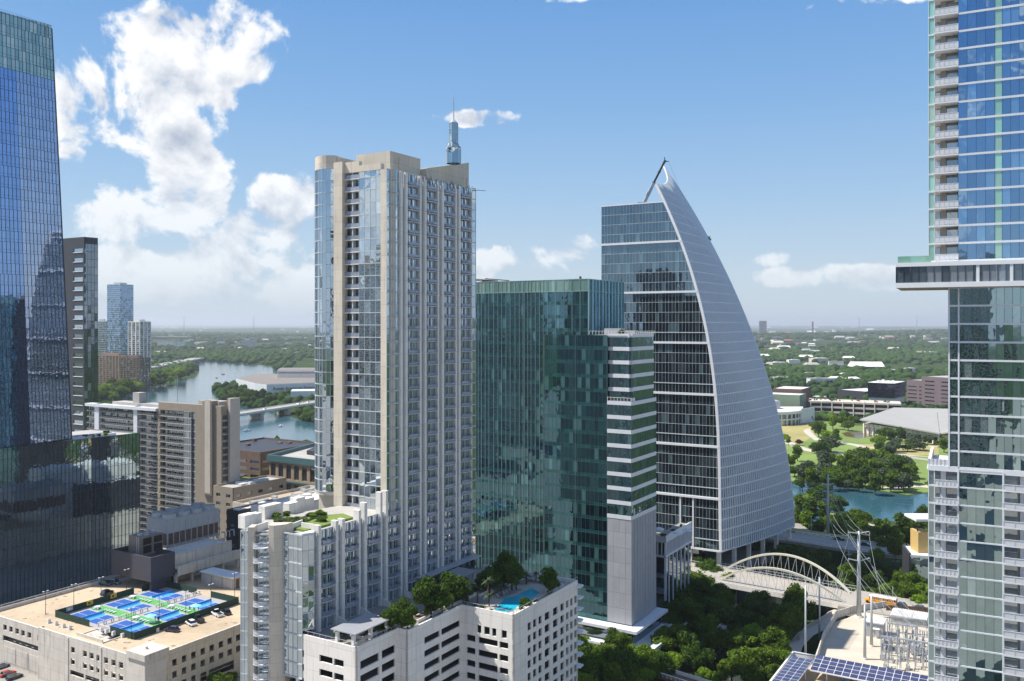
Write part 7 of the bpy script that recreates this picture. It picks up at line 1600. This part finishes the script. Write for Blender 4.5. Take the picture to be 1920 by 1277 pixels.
# school campus and scattered low roofs among the trees
hrng = random.Random(11)
def house(px, py, w, h, mt, rf, label, grp=None, gable=False):
    Y = HC*F/(py-HY); z = gh(gx(px, Y), Y); Y = (HC-z)*F/(py-HY); wm = w*Y/F; o = root('distant_building', gx(px, Y), Y, z, hrng.uniform(-.3, .5), label, 'building', grp); b, r = MB(), MB(); d = wm*hrng.uniform(.35, .7); hm = h*Y/F+3
    b.box(-wm/2, 0, -2, wm/2, d, hm); b.build('wall', M[mt], o)
    if gable: r.hexa([(-wm/2-1, -1, hm), (wm/2+1, -1, hm), (wm/2+1, d+1, hm), (-wm/2-1, d+1, hm)], [(-wm/2+2, d/2-.2, hm+wm*.15), (wm/2-2, d/2-.2, hm+wm*.15), (wm/2-2, d/2+.2, hm+wm*.15), (-wm/2+2, d/2+.2, hm+wm*.15)])
    else: r.box(-wm/2-.3, -.3, hm, wm/2+.3, d+.3, hm+.5); r.box(-wm*.2, d*.3, hm+.5, wm*.1, d*.6, hm+2)
    r.build('roof', M[rf], o)
for i, (px, py, w, h, mt, rf) in enumerate([(1432,674,22,5,'maroon','roofw'),(1462,688,34,6,'conc','roofw'),(1490,682,22,5,'conc_w','roofw'),(1512,676,24,5,'tan','roofw'),(1540,680,30,6,'conc','roofw'),(1568,685,26,5,'conc_w','roofg'),(1592,680,20,7,'tan','roofw'),(1430,692,26,7,'maroon','roofg'),(1448,700,18,6,'maroon','roofw'),(1525,690,26,4,'tan','roofg'),
    (1560,703,24,4,'white_p','roofg'),(1520,706,28,4,'tan','roofg'),(1627,696,60,6,'dark','roofw'),(1670,700,26,4,'tan','roofw'),(1586,708,26,4,'white_p','roofw'),(1570,716,22,4,'white_p','roofw'),(1468,716,34,5,'tan','roofg'),(1540,719,42,6,'white_p','roofg'),(1605,717,22,4,'white_p','roofw'),(1710,696,18,3,'white_p','roofw'),(1750,665,24,3,'white_p','roofw'),(1420,683,24,5,'maroon','roofw')]):
    house(px, py, w, h, mt, rf, ordn(i)+' '+{'maroon':'dark red','conc':'beige','conc_w':'pale','tan':'tan','white_p':'white','dark':'dark'}[mt]+' campus building among the trees right of the sail tower', 'low campus buildings right of the sail tower', gable=i % 3 == 0)
psheet('sports_field', [(1466,693),(1500,688),(1522,690),(1518,698),(1470,699)], 0, M['lawn'], .05); psheet('running_track', [(1462,693.5),(1500,686.5),(1526,689),(1522,699.5),(1466,700.5)], 0, M['path'], .03)
for i in range(150):
    px = hrng.uniform(1405, 1775); py = 613+hrng.random()**1.7*52; w_ = hrng.uniform(4, 12)*(1+(py-613)/40); house(px, py, w_, hrng.uniform(.4, 1.3), hrng.choice(['conc_w','conc','maroon','tan','garage','grey']), hrng.choice(['roofw','roofg','conc','red_r','tan','grey']) , 'tiny pale roof among distant trees on the right horizon', 'distant low roofs right of the sail tower', gable=hrng.random() < .4)
for i in range(110):
    px = hrng.uniform(288, 588); py = 613+hrng.random()**1.4*52; house(px, py, hrng.uniform(3, 9)*(1+(py-613)/60), hrng.uniform(.4, 1.2), hrng.choice(['white_p','conc_w','conc','tan','grey']), hrng.choice(['roofw','roofg','conc','grey']), 'tiny pale roof among distant trees on the left horizon', 'distant low roofs beyond the left lake', gable=hrng.random() < .3)
# far landmarks on the left shore and the horizon
for (px, w, yt, yb, mt, lb) in [(310,30,640,652,'conc_w','long beige apartment block with a white end beyond the motorway bridge'),(338,14,641,654,'white_p','white apartment block beyond the motorway bridge'),(322,60,632,640,'purple','long dark blue roofed building behind the beige far apartments'),(1431,13,602,610,'purple','lone dark blue tower on the right horizon'),(1524,3,603,612,'maroon','thin dark spire on the right horizon'),(465,26,640,652,'grey','pale building on the wooded slope beyond the lake')]:
    Y = HC*F/(yb-HY+.5) if yb > 620 else 9000; wm = w*Y/F; h = HC-(yt-HY)/F*Y; o = root('distant_building', gx(px, Y), Y, 0, 0, lb, 'building'); b = MB(); b.box(-wm/2, 0, -2, wm/2, wm*.4, h); b.build('wall', M[mt], o); b = MB(); b.box(-wm/2-1, -1, h, wm/2+1, wm*.4+1, h+2); b.build('roof', M['roofg'], o)
for i, (px, yt) in enumerate([(345, 598), (476, 597), (1611, 600), (1719, 596)]):
    Y = 6500; h = HC-(yt-HY)/F*Y+gh(gx(px, Y), Y)*0; o = root('radio_mast', gx(px, Y), Y, 0, 0, ordn(i)+' thin radio mast from the left on the horizon', 'mast', 'masts on the horizon'); b = MB(); b.tube((0, 0, 0), (0, 0, h+20), 3, 5, 0, 1.5); b.build('mast_shaft', M['steel'], o)
# ================================================================ SUBSTATION, POLES, SOLAR ROOF, TERRACE THINGS
YZ = 8.0
tag(psheet('substation_yard', [(1588,1160),(1612,1149),(1665,1139),(1790,1139),(1790,1330),(1520,1330),(1527,1240),(1540,1200),(1566,1166)], YZ, M['sand'], .01), kind='structure')
slab('substation_fill', [P(x, y, YZ) for x, y in [(1588,1159),(1612,1148),(1665,1138),(1792,1138),(1792,1332),(1518,1332),(1525,1240),(1538,1200),(1564,1166)]], 0, YZ-.02, M['sand'])
def wall_line(name, pix, z, h, th, mat, label, cat='wall', post=0):
    p = [P(x, y, z) for x, y in pix]; o = root(name, p[0][0], p[0][1], z, 0, label, cat); w, ps = MB(), MB(); q = [(a-p[0][0], b-p[0][1]) for a, b in p]
    for a, b in zip(q, q[1:]):
        w.wb(a, b, 0, dist(a, b), 0, h, -th, 0)
        if post:
            for i in range(int(dist(a, b)/post)+1): ps.wb(a, b, i*post-.12, i*post+.12, 0, h+.2, 0, .12)
    w.build('wall_panel', M[mat], o)
    if ps.f: ps.build('posts', M[mat], o)
wall_line('yard_wall', [(1530,1250),(1545,1200),(1569,1160),(1600,1150),(1662,1141)], YZ, 2.6, .3, 'garage', 'pale grey panel wall along the creek side of the substation yard', post=4)
wall_line('wooden_fence', [(1662,1147),(1760,1153)], YZ, 2.4, .12, 'wood', 'brown weathered wooden fence behind the substation sheds', 'fence', 2.5)
wall_line('path_wall', [(1500,1200),(1512,1180),(1535,1168),(1560,1152)], 6, 1.2, .4, 'path', 'low curving pale wall beside the creek path')
tag(strip_w('creek_path', [P(x, y, 6) for x, y in [(1480,1240),(1490,1210),(1512,1188),(1540,1175),(1566,1150),(1590,1140)]], 5, 6, M['path'], .05), kind='structure')
def pole(px, base, top, w, z, label, arms=(), name='utility_pole', taper=.55, mat='steel', cap=True):
    x, y = P(px, base, z); h = (base-top)*y/F; r = w/2*y/F; o = root(name, x, y, z, 0, label, 'utility pole'); q = MB(); q.tube((0, 0, 0), (0, 0, h), r, 12, 0, r*taper); q.build('shaft', M[mat], o, True)
    if w > 4: q = MB(); q.tube((0, 0, 0), (0, 0, .4), r*1.5, 12); q.build('base_plate', M['conc_w'], o)
    tips = []
    for (ay, xl, xr, dz) in arms:
        za = (base-ay)*y/F; a = MB(); k = y/F; a.tube((xl*k, -.5, za+dz), (0, 0, za), .22, 6); a.tube((0, 0, za), (xr*k, .5, za+dz), .22, 6); a.build('cross_arm', M[mat], o)
        ins = MB()
        for t_ in (xl*k, xr*k): ins.tube((t_, 0, za+dz-1.3), (t_, 0, za+dz), .13, 6)
        ins.build('insulators', M['steel'], o); tips += [(x+xl*k, y-.5, z+za+dz-1.3), (x+xr*k, y+.5, z+za+dz-1.3)]
    return tips
tA = pole(1610.5, 1157, 996, 9.5, YZ, 'tallest grey monopole with cross arms at the corner of the substation yard', [(1000,-20,20,.5),(1052,-20,21,.9)], taper=.45)
tB = pole(1621.5, 1236, 1134, 6, YZ, 'front pole of the braced pair of grey poles in the substation'); tB2 = pole(1634, 1212, 1113, 6, YZ, 'rear pole of the braced pair of grey poles in the substation')
tC = pole(1552.5, 1003, 889, 5.5, 9, 'tall pylon pole with three pairs of arms beside the lakeside road', [(909,-10,11,.6),(922,-10,11,.6),(937,-10,11,.6)], taper=.5)
pole(1536.5, 1199, 1082, 3.6, 6, 'slim grey pole right of the tree before the arch bridge', taper=.8); pole(1510.5, 1285, 1097, 3.8, 6, 'slim grey pole in front of the tree before the arch bridge', taper=.8)
pole(1521, 998, 966, 1.4, 9, 'thin street lamp on the verge below the sail tower', [], 'street_lamp'); pole(1674, 1130, 1100, 1.3, BZ, 'thin street lamp standing over the school bus', [], 'street_lamp')
tD = pole(1591.5, 1072, 1027, 2, 3, 'short pole with hanging insulators left of the tallest monopole', [(1040,-6,6,.2)], taper=.8)
def wires():
    o = root('overhead_wires', 0, 0, 0, 0, 'bundle of thin overhead power wires strung between the pylon and the substation poles', 'power lines'); k = 0
    def cat(a, b, sag, r=.055):
        m = MB(); a, b = Vector(a), Vector(b); pr = a
        for i in range(1, 15): s = i/14; p = a.lerp(b, s); p.z -= sag*4*s*(1-s); m.tube(pr, p, r, 4); pr = p
        m.build('wire', M['steel'], o)
    far = [P(1480, 902, 20), P(1480, 915, 16), P(1480, 928, 12)]
    for i, t_ in enumerate(tC[:6]):
        cat(t_, (gx(1350, 520), 520, t_[2]+3), 3); cat(t_, tA[(i % 4)], 4)
        if i < 3: cat(t_, (gx(1770, 430), 430, gz(930+i*18, 430)), 3)
    g1 = [(1700, 1165), (1716, 1180), (1690, 1195), (1735, 1170), (1728, 1200), (1668, 1185)]
    for i, (px, py) in enumerate(g1): x, y = P(px, py, YZ+6); cat(tA[2+i % 2] if i < 4 else tA[i % 2], (x, y, YZ+6), 1.5)
    for i, (a, b) in enumerate(((tD[0], (1560, 1118)), (tD[0], (1566, 1122)), (tD[1], (1572, 1125)), (tA[0], (1555, 1128)))): x, y = P(*b, 9); cat(a, (x, y, 9), .6)
wires()
def substation():
    def local(px, py): return P(px, py, YZ)
    x, y = local(1655, 1198); f = Fr(0, y, GA, x=x); o = f.root('control_house', 'pale grey metal control house left of the switchgear in the substation', 'shed', z=0); W_ = f.u(1624); b = MB(); b.box(0, 0, YZ, 6, W_, YZ+4.6); b.build('wall', M['grey'], o)
    r = MB(); r.box(-.4, -.4, YZ+4.6, 6.4, W_+.4, YZ+5.0); r.build('roof', M['roofw'], o); d = MB(); d.box(-.08, 1, YZ, 0, 2.2, YZ+2.3); d.box(-1.4, .8, YZ+3, 0, 3.6, YZ+3.15); d.build('door_and_canopy', M['white'], o)
    x, y = local(1738, 1178); f = Fr(0, y, GA, x=x); o = f.root('long_shed', 'long low shed with a white corrugated roof behind the switchgear', 'shed', z=0); W_ = f.u(1670); b = MB(); b.box(0, 0, YZ, 5, W_, YZ+2.6); b.build('wall', M['grey'], o); r = MB()
    k = 22
    for i in range(k): r.hexa([(-.6, W_*i/k, YZ+2.6), (5.5, W_*i/k, YZ+3.4), (5.5, W_*(i+.62)/k, YZ+3.4), (-.6, W_*(i+.62)/k, YZ+2.6)], [(-.6, W_*i/k, YZ+2.9), (5.5, W_*i/k, YZ+3.7), (5.5, W_*(i+.62)/k, YZ+3.7), (-.6, W_*(i+.62)/k, YZ+2.9)])
    r.hexa([(-.5, 0, YZ+2.5), (5.4, 0, YZ+3.3), (5.4, W_, YZ+3.3), (-.5, W_, YZ+2.5)], [(-.5, 0, YZ+2.7), (5.4, 0, YZ+3.5), (5.4, W_, YZ+3.5), (-.5, W_, YZ+2.7)]); r.build('roof', M['roofw'], o)
    # steel gantries
    for i, (pa, pb, h, lb) in enumerate([((1664, 1205), (1720, 1213), 6.5, 'tall steel gantry frame behind the switchgear'), ((1652, 1228), (1745, 1242), 6.0, 'steel gantry frame across the middle of the switchgear'), ((1668, 1185), (1745, 1193), 5.2, 'rear steel gantry frame in front of the long shed')]):
        a, b = local(*pa), local(*pb); o = root('steel_gantry', a[0], a[1], YZ, math.atan2(b[1]-a[1], b[0]-a[0]), lb, 'gantry', 'substation gantries'); l = dist(a, b)
        for u in (0, l/3, 2*l/3, l): q = MB(); q.box(u-.16, -.16, 0, u+.16, .16, h); q.build('post', M['steel'], o)
        q = MB(); q.box(0, -.2, h-.4, l, .2, h); q.box(0, -.12, h*.55, l, .12, h*.55+.2)
        for j in range(12): q.beam((l*j/12, 0, h-.3), (l*(j+1)/12, 0, h-1.2 if j % 2 else h-.3), .09, .09)
        q.build('beam', M['steel'], o); q = MB()
        for j in range(9): q.tube((l*(j+.5)/9, 0, h-.4), (l*(j+.5)/9, 0, h-1.8), .1, 6)
        q.build('insulators', M['steel'], o)
    # switchgear stands, each with three posts
    k = 0
    for r_, (py, p0, p1, n) in enumerate([(1207, 1672, 1738, 6), (1222, 1658, 1742, 8), (1238, 1654, 1742, 8), (1254, 1660, 1745, 7)]):
        for i in range(n):
            px = lerp(p0, p1, i/(n-1)); x, y = local(px, py+random.uniform(-2, 2)); o = root('switchgear_stand', x, y, YZ, FT.rot+R(random.choice([0, 0, 90])), ordn(i)+' grey switchgear stand from the left in the '+['rear', 'second', 'third', 'front'][r_]+' substation row', 'switchgear', 'substation switchgear'); h = random.uniform(1.6, 3)
            q = MB(); q.box(-1.6, -.12, h-.2, 1.6, .12, h); q.box(-1.3, -.12, 0, -1.1, .12, h); q.box(1.1, -.12, 0, 1.3, .12, h); q.build('frame', M['steel'], o)
            for s in (-1.3, 0, 1.3):
                q = MB(); 
                for e in range(5): q.tube((s, 0, h+e*.36), (s, 0, h+e*.36+.18), .2, 7); q.tube((s, 0, h+e*.36+.18), (s, 0, h+(e+1)*.36), .1, 6)
                q.build('insulator', M['ins'], o)
            q = MB(); q.tube((-1.5, 0, h+1.85), (1.5, .3, h+1.95), .06, 5)
            if i % 3 == 0: q.box(-.7, -.5, .1, .7, .5, 1.4)
            if i % 2: q.tube((0, 0, h+1.85), (.3, .2, h+4.2), .06, 5)
            q.build('bus_bar', M['steel'], o)
    for i, (px, py) in enumerate([(1662, 1216), (1716, 1226)]):
        x, y = local(px, py); o = root('transformer', x, y, YZ, FT.rot, ['pale grey transformer at the left end of the switchgear', 'pale grey transformer in the middle of the switchgear'][i], 'transformer'); q = MB(); q.box(-1.6, -1.1, .3, 1.6, 1.1, 3); q.build('tank', M['grey'], o); q = MB()
        for j in range(8): q.box(-1.5+j*.4, -1.7, .5, -1.35+j*.4, -1.1, 2.6)
        q.build('radiator', M['steel'], o)
        for s in (-.9, 0, .9): q = MB(); q.tube((s, 0, 3), (s, 0, 4.3), .14, 6); q.build('bushing', M['ins'], o)
M['ins'] = solid('grey_porcelain', (.36,.37,.40), .35, .05, 1); substation()
def solar_garage():
    z = 18.5; x, y = P(1487, 1222, 20); f = Fr(0, y, GA, x=x); o = f.root('solar_garage', 'white railed garage roof with solar canopies at the bottom right', 'parking garage'); A_, B_ = -70, -62; w, d, r = MB(), MB(), MB()
    d.box(A_, B_, z-.5, -.3, -.3, z); d.build('roof_deck', M['deck'], o); w.box(A_, B_, 4, -.5, -.5, z-.5); w.build('wall', M['garage'], o)
    for p, q in (((0, 0), (A_, 0)), ((0, B_), (0, 0))):
        l = dist(p, q); r.wb(p, q, 0, l, z-1, z+1.3, -.2, 0); r.wb(p, q, 0, l, 20.0, 20.15, -.3, .15); k = int(l/.8)
        for i in range(k+1): r.wb(p, q, i*.8-.1, i*.8+.1, z+1.3, 20.0, -.18, .05)
    r.build('parapet', M['white'], o)
    def canopy(x0, y0, x1, y1, z0, z1, nx, ny, lb):
        c = f.w(x0, y0); s = root('solar_canopy', c[0], c[1], z, f.rot, lb, 'solar canopy', 'solar canopies on the garage roof'); X, Y_ = x1-x0, y1-y0; fr = MB(); pn = MB(); po = MB(); zz = lambda t: z0-z+(z1-z0)*t
        fr.hexa([(0, 0, zz(0)-.3), (X, 0, zz(1)-.3), (X, Y_, zz(1)-.3), (0, Y_, zz(0)-.3)] if Y_ > 0 else [(0, Y_, zz(0)-.3), (X, Y_, zz(1)-.3), (X, 0, zz(1)-.3), (0, 0, zz(0)-.3)], [(0, 0, zz(0)), (X, 0, zz(1)), (X, Y_, zz(1)), (0, Y_, zz(0))] if Y_ > 0 else [(0, Y_, zz(0)), (X, Y_, zz(1)), (X, 0, zz(1)), (0, 0, zz(0))])
        for i in range(nx):
            for j in range(ny):
                a, b = (i+.05)/nx, (i+.95)/nx; c0, c1 = Y_*(j+.04)/ny, Y_*(j+.96)/ny; q = [(X*a, c0, zz(a)+.05), (X*b, c0, zz(b)+.05), (X*b, c1, zz(b)+.05), (X*a, c1, zz(a)+.05)]; pn.face(q if Y_ > 0 else q[::-1])
        for i in range(5):
            for t in (.2, .8): po.tube((X*t, Y_*(i+.5)/5, 0), (X*t, Y_*(i+.5)/5, zz(t)-.3), .14, 6)
        fr.build('frame', M['white'], s); pn.build('solar_panels', M['solar'], s); po.build('posts', M['white'], s)
    canopy(-13.5, -46, -6.0, -7.5, z+2.6, z+4.0, 4, 20, 'long sloping solar canopy along the substation side of the roof'); canopy(-40, -7.0, -7.5, -1.6, z+3.6, z+3.0, 14, 3, 'shorter solar canopy along the left parapet')
    px_, py_ = f.w(-10, -16); car(px_, py_, z, f.rot, 'black sports utility vehicle parked in the shade under the long solar canopy', 'carb', H=1.8)
def solar_mat():
    m, nt, out = new_mat('solar_cells'); b = N(nt, 'ShaderNodeBsdfPrincipled'); nt.links.new(b.outputs[0], out.inputs[0]); b.inputs['Roughness'].default_value = .25
    nt.links.new(mixc(nt, rnd_attr(nt), (.04,.045,.105), (.065,.07,.14)), b.inputs['Base Color']); return m
M['solar'] = solar_mat(); solar_garage()
def cafe():
    Y = 352; f = Fr(0, Y, 20, x=gx(1708, Y)); o = root('creekside_pavilion', gx(1708, Y), Y, 0, 0, 'glass walled pavilion with a yellow stone block and white roof beside the right tower', 'building'); k = Y/F
    g, fr, ys, wr = MB(), MB(), MB(), MB(); zt, zb = gz(1043, Y), gz(1085, Y); p0, p1 = (0, 0), (16, -4); panes(g, p0, p1, zb, zt, 3, 5, .01); g.wb(p0, p1, 0, 16, zb, zt, -14, -.2); fr.wb(p0, p1, -.8, 0, zb-1, zt+1.2, -14, .3); fr.wb(p0, p1, 0, 16, zb-1.2, zb, -14, .3); wr.wb(p0, p1, -.2, 16, zt, zt+.7, -14, .6)
    wr.mark(); ys.box(18*k, 2, zt+.5, 40*k, 9, gz(1000, Y)); wr.box(8*k, -1, gz(978, Y)+.2, 60*k, 10, gz(975, Y)+.5); fr.box(20, 3, gz(1000, Y), 20.4, 3.4, gz(978, Y)+.3); fr.box(6, 4, 0, 7, 5, zb-1)
    fr.box(3.9, 3, gz(1000, Y)-8, 4.3, 3.4, gz(978, Y)+.3)
    g.build('glazing', M['g_rlow'], o); fr.build('dark_frame', M['dark'], o); ys.build('stone_block', M['yellow'], o); wr.build('white_roof', M['white'], o)
cafe()
def footbridge():
    a, b = Vector(P(1200, 1249, 7)), Vector(P(1330, 1290, 7)); o = root('footbridge', a.x, a.y, 7, math.atan2(b.y-a.y, b.x-a.x), 'pale railed footbridge crossing the creek at the bottom edge of the photo', 'bridge'); l = (b-a).length; d, r = MB(), MB(); d.box(-6, -2.4, -.8, l+6, 2.4, 0); d.build('deck', M['brown'], o)
    r.box(-6, 2.3, 0, l+6, 2.6, 1.0); r.box(-6, -2.6, 1.0, l+6, -2.3, 1.15)
    for i in range(26): u = -6+i*(l+12)/25; r.box(u-.06, -2.5, 0, u+.06, -2.4, 1.0); r.beam((u, -2.45, 0), (u+1.2, -2.45, 1), .06, .06)
    r.build('railing', M['conc_w'], o)
footbridge()
# pale rock ledges in the creek
for pts, z in (([(1322,1176),(1345,1170),(1368,1160),(1372,1168),(1345,1182),(1330,1192)], 1.2), ([(1380,1150),(1398,1142),(1402,1150),(1388,1158)], 1.2), ([(1470,1260),(1490,1240),(1500,1250),(1480,1277)], 2.0), ([(1355,1240),(1380,1232),(1400,1250),(1370,1262)], 1.5)):
    mb = MB(); mb.prism([P(x, y, z) for x, y in pts], -.5, z); tag(mb.build('creek_bank', M['roofw']), kind='structure')
# ---- pool terrace
def terrace():
    Z = ZPOD; f = FT
    def lo(px, py, z=Z): return f.loc(*P(px, py, z))
    tag(psheet('pool_deck', [(905,1143),(958,1155),(1050,1100),(1010,1086),(930,1112)], Z, M['path'], .03), kind='structure')
    # planters
    for i, (px, py, l, w) in enumerate([(870,1122,7,3),(900,1112,6,4),(925,1098,6,3),(960,1092,8,2.5),(850,1133,5,2),(700,1188,9,2.2),(722,1176,8,2.4),(790,1160,6,2.5),(815,1148,6,2.2),(985,1140,6,1.6),(1040,1106,7,1.8)]):
        x, y = P(px, py, Z); o = root('planter', x, y, Z, f.rot, ordn(i)+' low concrete planter box listed from the pool side on the terrace' if False else 'low pale concrete planter with plants, '+['behind the pool palms','in the middle of the terrace trees','by the large terrace tree','along the back of the pool','at the left end of the pool hedge','below the lower wing balconies','next to the corner pergola','by the light green corner tree','in the angle of the podium wall','at the front corner of the pool','along the right parapet'][i], 'planter', 'planters on the podium terrace')
        q = MB(); q.box(-l/2, -w/2, 0, l/2, -w/2+.25, .8); q.box(-l/2, w/2-.25, 0, l/2, w/2, .8); q.box(-l/2, -w/2+.25, 0, -l/2+.25, w/2-.25, .8); q.box(l/2-.25, -w/2+.25, 0, l/2, w/2-.25, .8); q.build('planter_wall', M['conc_w'], o); q = MB(); q.box(-l/2+.25, -w/2+.25, 0, l/2-.25, w/2-.25, .65); q.build('soil', M['soil'], o)
        for k in range(3): tree(x+random.uniform(-l, l)*.3, y+random.uniform(-w, w)*.25, Z+.6, random.uniform(.7, 1.3), .9, lod='mid', mat=random.choice(['leaf', 'leaf_d']), name='shrub', clus='planter_shrubs')
    CLUSTER['planter_shrubs'] = ('# shrub from the left growing in the terrace planters', 'planter shrubs on the podium terrace')
    def pergola(px, py, L_, W_, h, lb, n=16):
        x, y = P(px, py, Z); o = root('pergola', x, y, Z, f.rot, lb, 'pergola', 'pergolas on the podium terrace')
        for a in (0, .5, 1):
            for b in (0, 1): q = MB(); q.box(a*L_-.35, b*W_-.35, 0, a*L_+.35, b*W_+.35, h); q.build('post', M['conc_w'], o)
        q = MB(); q.box(-1, -.15, h, L_+1, .15, h+.35); q.box(-1, W_-.15, h, L_+1, W_+.15, h+.35); q.build('beam', M['grey'], o); q = MB()
        for i in range(n): q.box(-.8+(L_+1.4)*i/n, -1.2, h+.35, -.8+(L_+1.4)*i/n+.22, W_+1.2, h+.6)
        q.build('slats', M['grey'], o)
    pergola(663, 1217, 11, 4.6, 3.0, 'long grey slatted pergola on white posts at the front corner of the podium', 34)
    pergola(860, 1107, 7, 4, 3.0, 'shaded slatted pergola behind the terrace trees beside the tower', 20)
    x, y = f.loc(*P(808, 1118, Z)); o = f.root('terrace_arcade', 'low dark glazed arcade with a metal awning along the foot of the condominium tower', 'arcade'); q = MB(); q.box(f.t(775), -3.2, Z+3.4, f.t(885), -.2, Z+3.7); q.build('awning', M['grey'], o); q = MB(); q.box(f.t(775), -.9, Z, f.t(885), -.6, Z+3.3); q.build('glazing', M['g_dark'], o); q = MB()
    for i in range(9): u = lerp(f.t(776), f.t(884), i/8); q.box(u-.12, -3.1, Z, u+.12, -2.9, Z+3.4)
    q.build('posts', M['dark'], o)
    for i in range(9):
        px, py = lerp(988, 1034, i/8), lerp(1088, 1098, i/8); x, y = P(px, py, Z); o = root('pool_lounger', x, y, Z+.03, f.rot+R(180), ordn(i)+' grey lounger from the left in the row behind the pool', 'lounger', 'loungers behind the pool'); q = MB(); q.box(-.9, -.35, .25, .5, .35, .36); q.build('seat', M['grey'], o); q = MB(); q.hexa([(.5, -.35, .28), (.6, -.35, .28), (.6, .35, .28), (.5, .35, .28)], [(1.0, -.35, .95), (1.1, -.35, .95), (1.1, .35, .95), (1.0, .35, .95)]); q.build('backrest', M['grey'], o)
    for i in range(7):
        px, py = lerp(938, 972, i/6), lerp(1122, 1106, i/6); x, y = P(px, py, Z); o = root('pool_lounger', x, y, Z+.03, f.rot+R(90), ordn(i)+' grey lounger from the left along the tower side of the pool', 'lounger', 'loungers beside the pool'); q = MB(); q.box(-.9, -.35, .25, .5, .35, .36); q.build('seat', M['grey'], o); q = MB(); q.hexa([(.5, -.35, .28), (.6, -.35, .28), (.6, .35, .28), (.5, .35, .28)], [(1.0, -.35, .95), (1.1, -.35, .95), (1.1, .35, .95), (1.0, .35, .95)]); q.build('backrest', M['grey'], o)
    for i, px in enumerate((760, 700, 800)): pass
    # private walled patios at the foot of the wing
    for i, px in enumerate((612, 655, 697, 738)):
        x0 = f.t(px); o = root('patio_wall', *f.w(x0+3.2, -.9), Z, f.rot, ordn(i)+' low white patio wall from the left at the foot of the lower wing', 'wall', 'patio walls below the wing'); q = MB(); q.hexa([(-.12, -4.5, 0), (.12, -4.5, 0), (.12, 0, 0), (-.12, 0, 0)], [(-.12, -4.5, .5), (.12, -4.5, .5), (.12, 0, 2), (-.12, 0, 2)]); q.build('wall_panel', M['conc_w'], o)
terrace()
# ---- wing roof: white roof units round the garden
for i, (px, py) in enumerate([(506, 962), (521, 960), (548, 947), (600, 955), (483, 978)]): pass
# ================================================================ THE CITY ON THE OTHER SIDE OF THE CAMERA (it shows in the glass)
def mirror_city():
    specs = [(-330,150,34,40,100,'conc_w','g_dark'),(-430,60,40,46,150,'conc','g_360'),(-300,10,36,44,86,'brown','g_dark'),(-190,-70,40,40,128,'conc_w','g_dark'),(-95,-130,36,46,165,'dark','g_pod'),(10,-170,46,40,92,'tan','g_dark'),(-240,-190,44,44,200,'white_p','g_360'),
             (120,-190,40,40,140,'conc','g_dark'),(-540,230,40,40,125,'tan','g_dark'),(-390,-110,44,50,120,'white_p','g_dark'),(-600,40,60,60,90,'conc_w','g_dark'),(-150,-330,60,60,150,'conc','g_dark'),(260,-60,34,40,150,'white_p','g_dark'),(-480,-60,40,40,170,'dark','g_sail')]
    for i, (x, y, a, b, h, wl, gl) in enumerate(specs):
        f = Fr(0, y, GA, x=x); o = f.root('mirrored_tower', ordn(i)+' city tower outside the photo, seen only mirrored in the glass', 'tower', 'towers mirrored in the glass'); w, g = MB(), MB(); g.box(.3, .3, 5, a-.3, b-.3, h-.5); pts = [(0, 0), (a, 0), (a, b), (0, b)]
        pw = (3.2, 4.4, 5.5)[i % 3]; bh = (1.2, 1.7, .8)[i % 3]
        for p, q in zip(pts, pts[1:]+pts[:1]):
            l = dist(p, q); k = int(l/pw)
            for j in range(k+1): w.wb(p, q, max(0, l*j/k-.45), min(l, l*j/k+.45), 5, h, -.4, 0)
            for j in range(int((h-5)/3.9)+1): w.wb(p, q, 0, l, 5+j*3.9-bh/2, 5+j*3.9+bh/2, -.35, -.05)
        w.box(0, 0, h-1, a, b, h+1); w.box(a*.3, b*.3, h+1, a*.7, b*.7, h+6); w.build('wall_frame', M[wl], o); g.build('glazing', M[gl], o)
mirror_city()
far_wood()
label_trees()
haze_box()
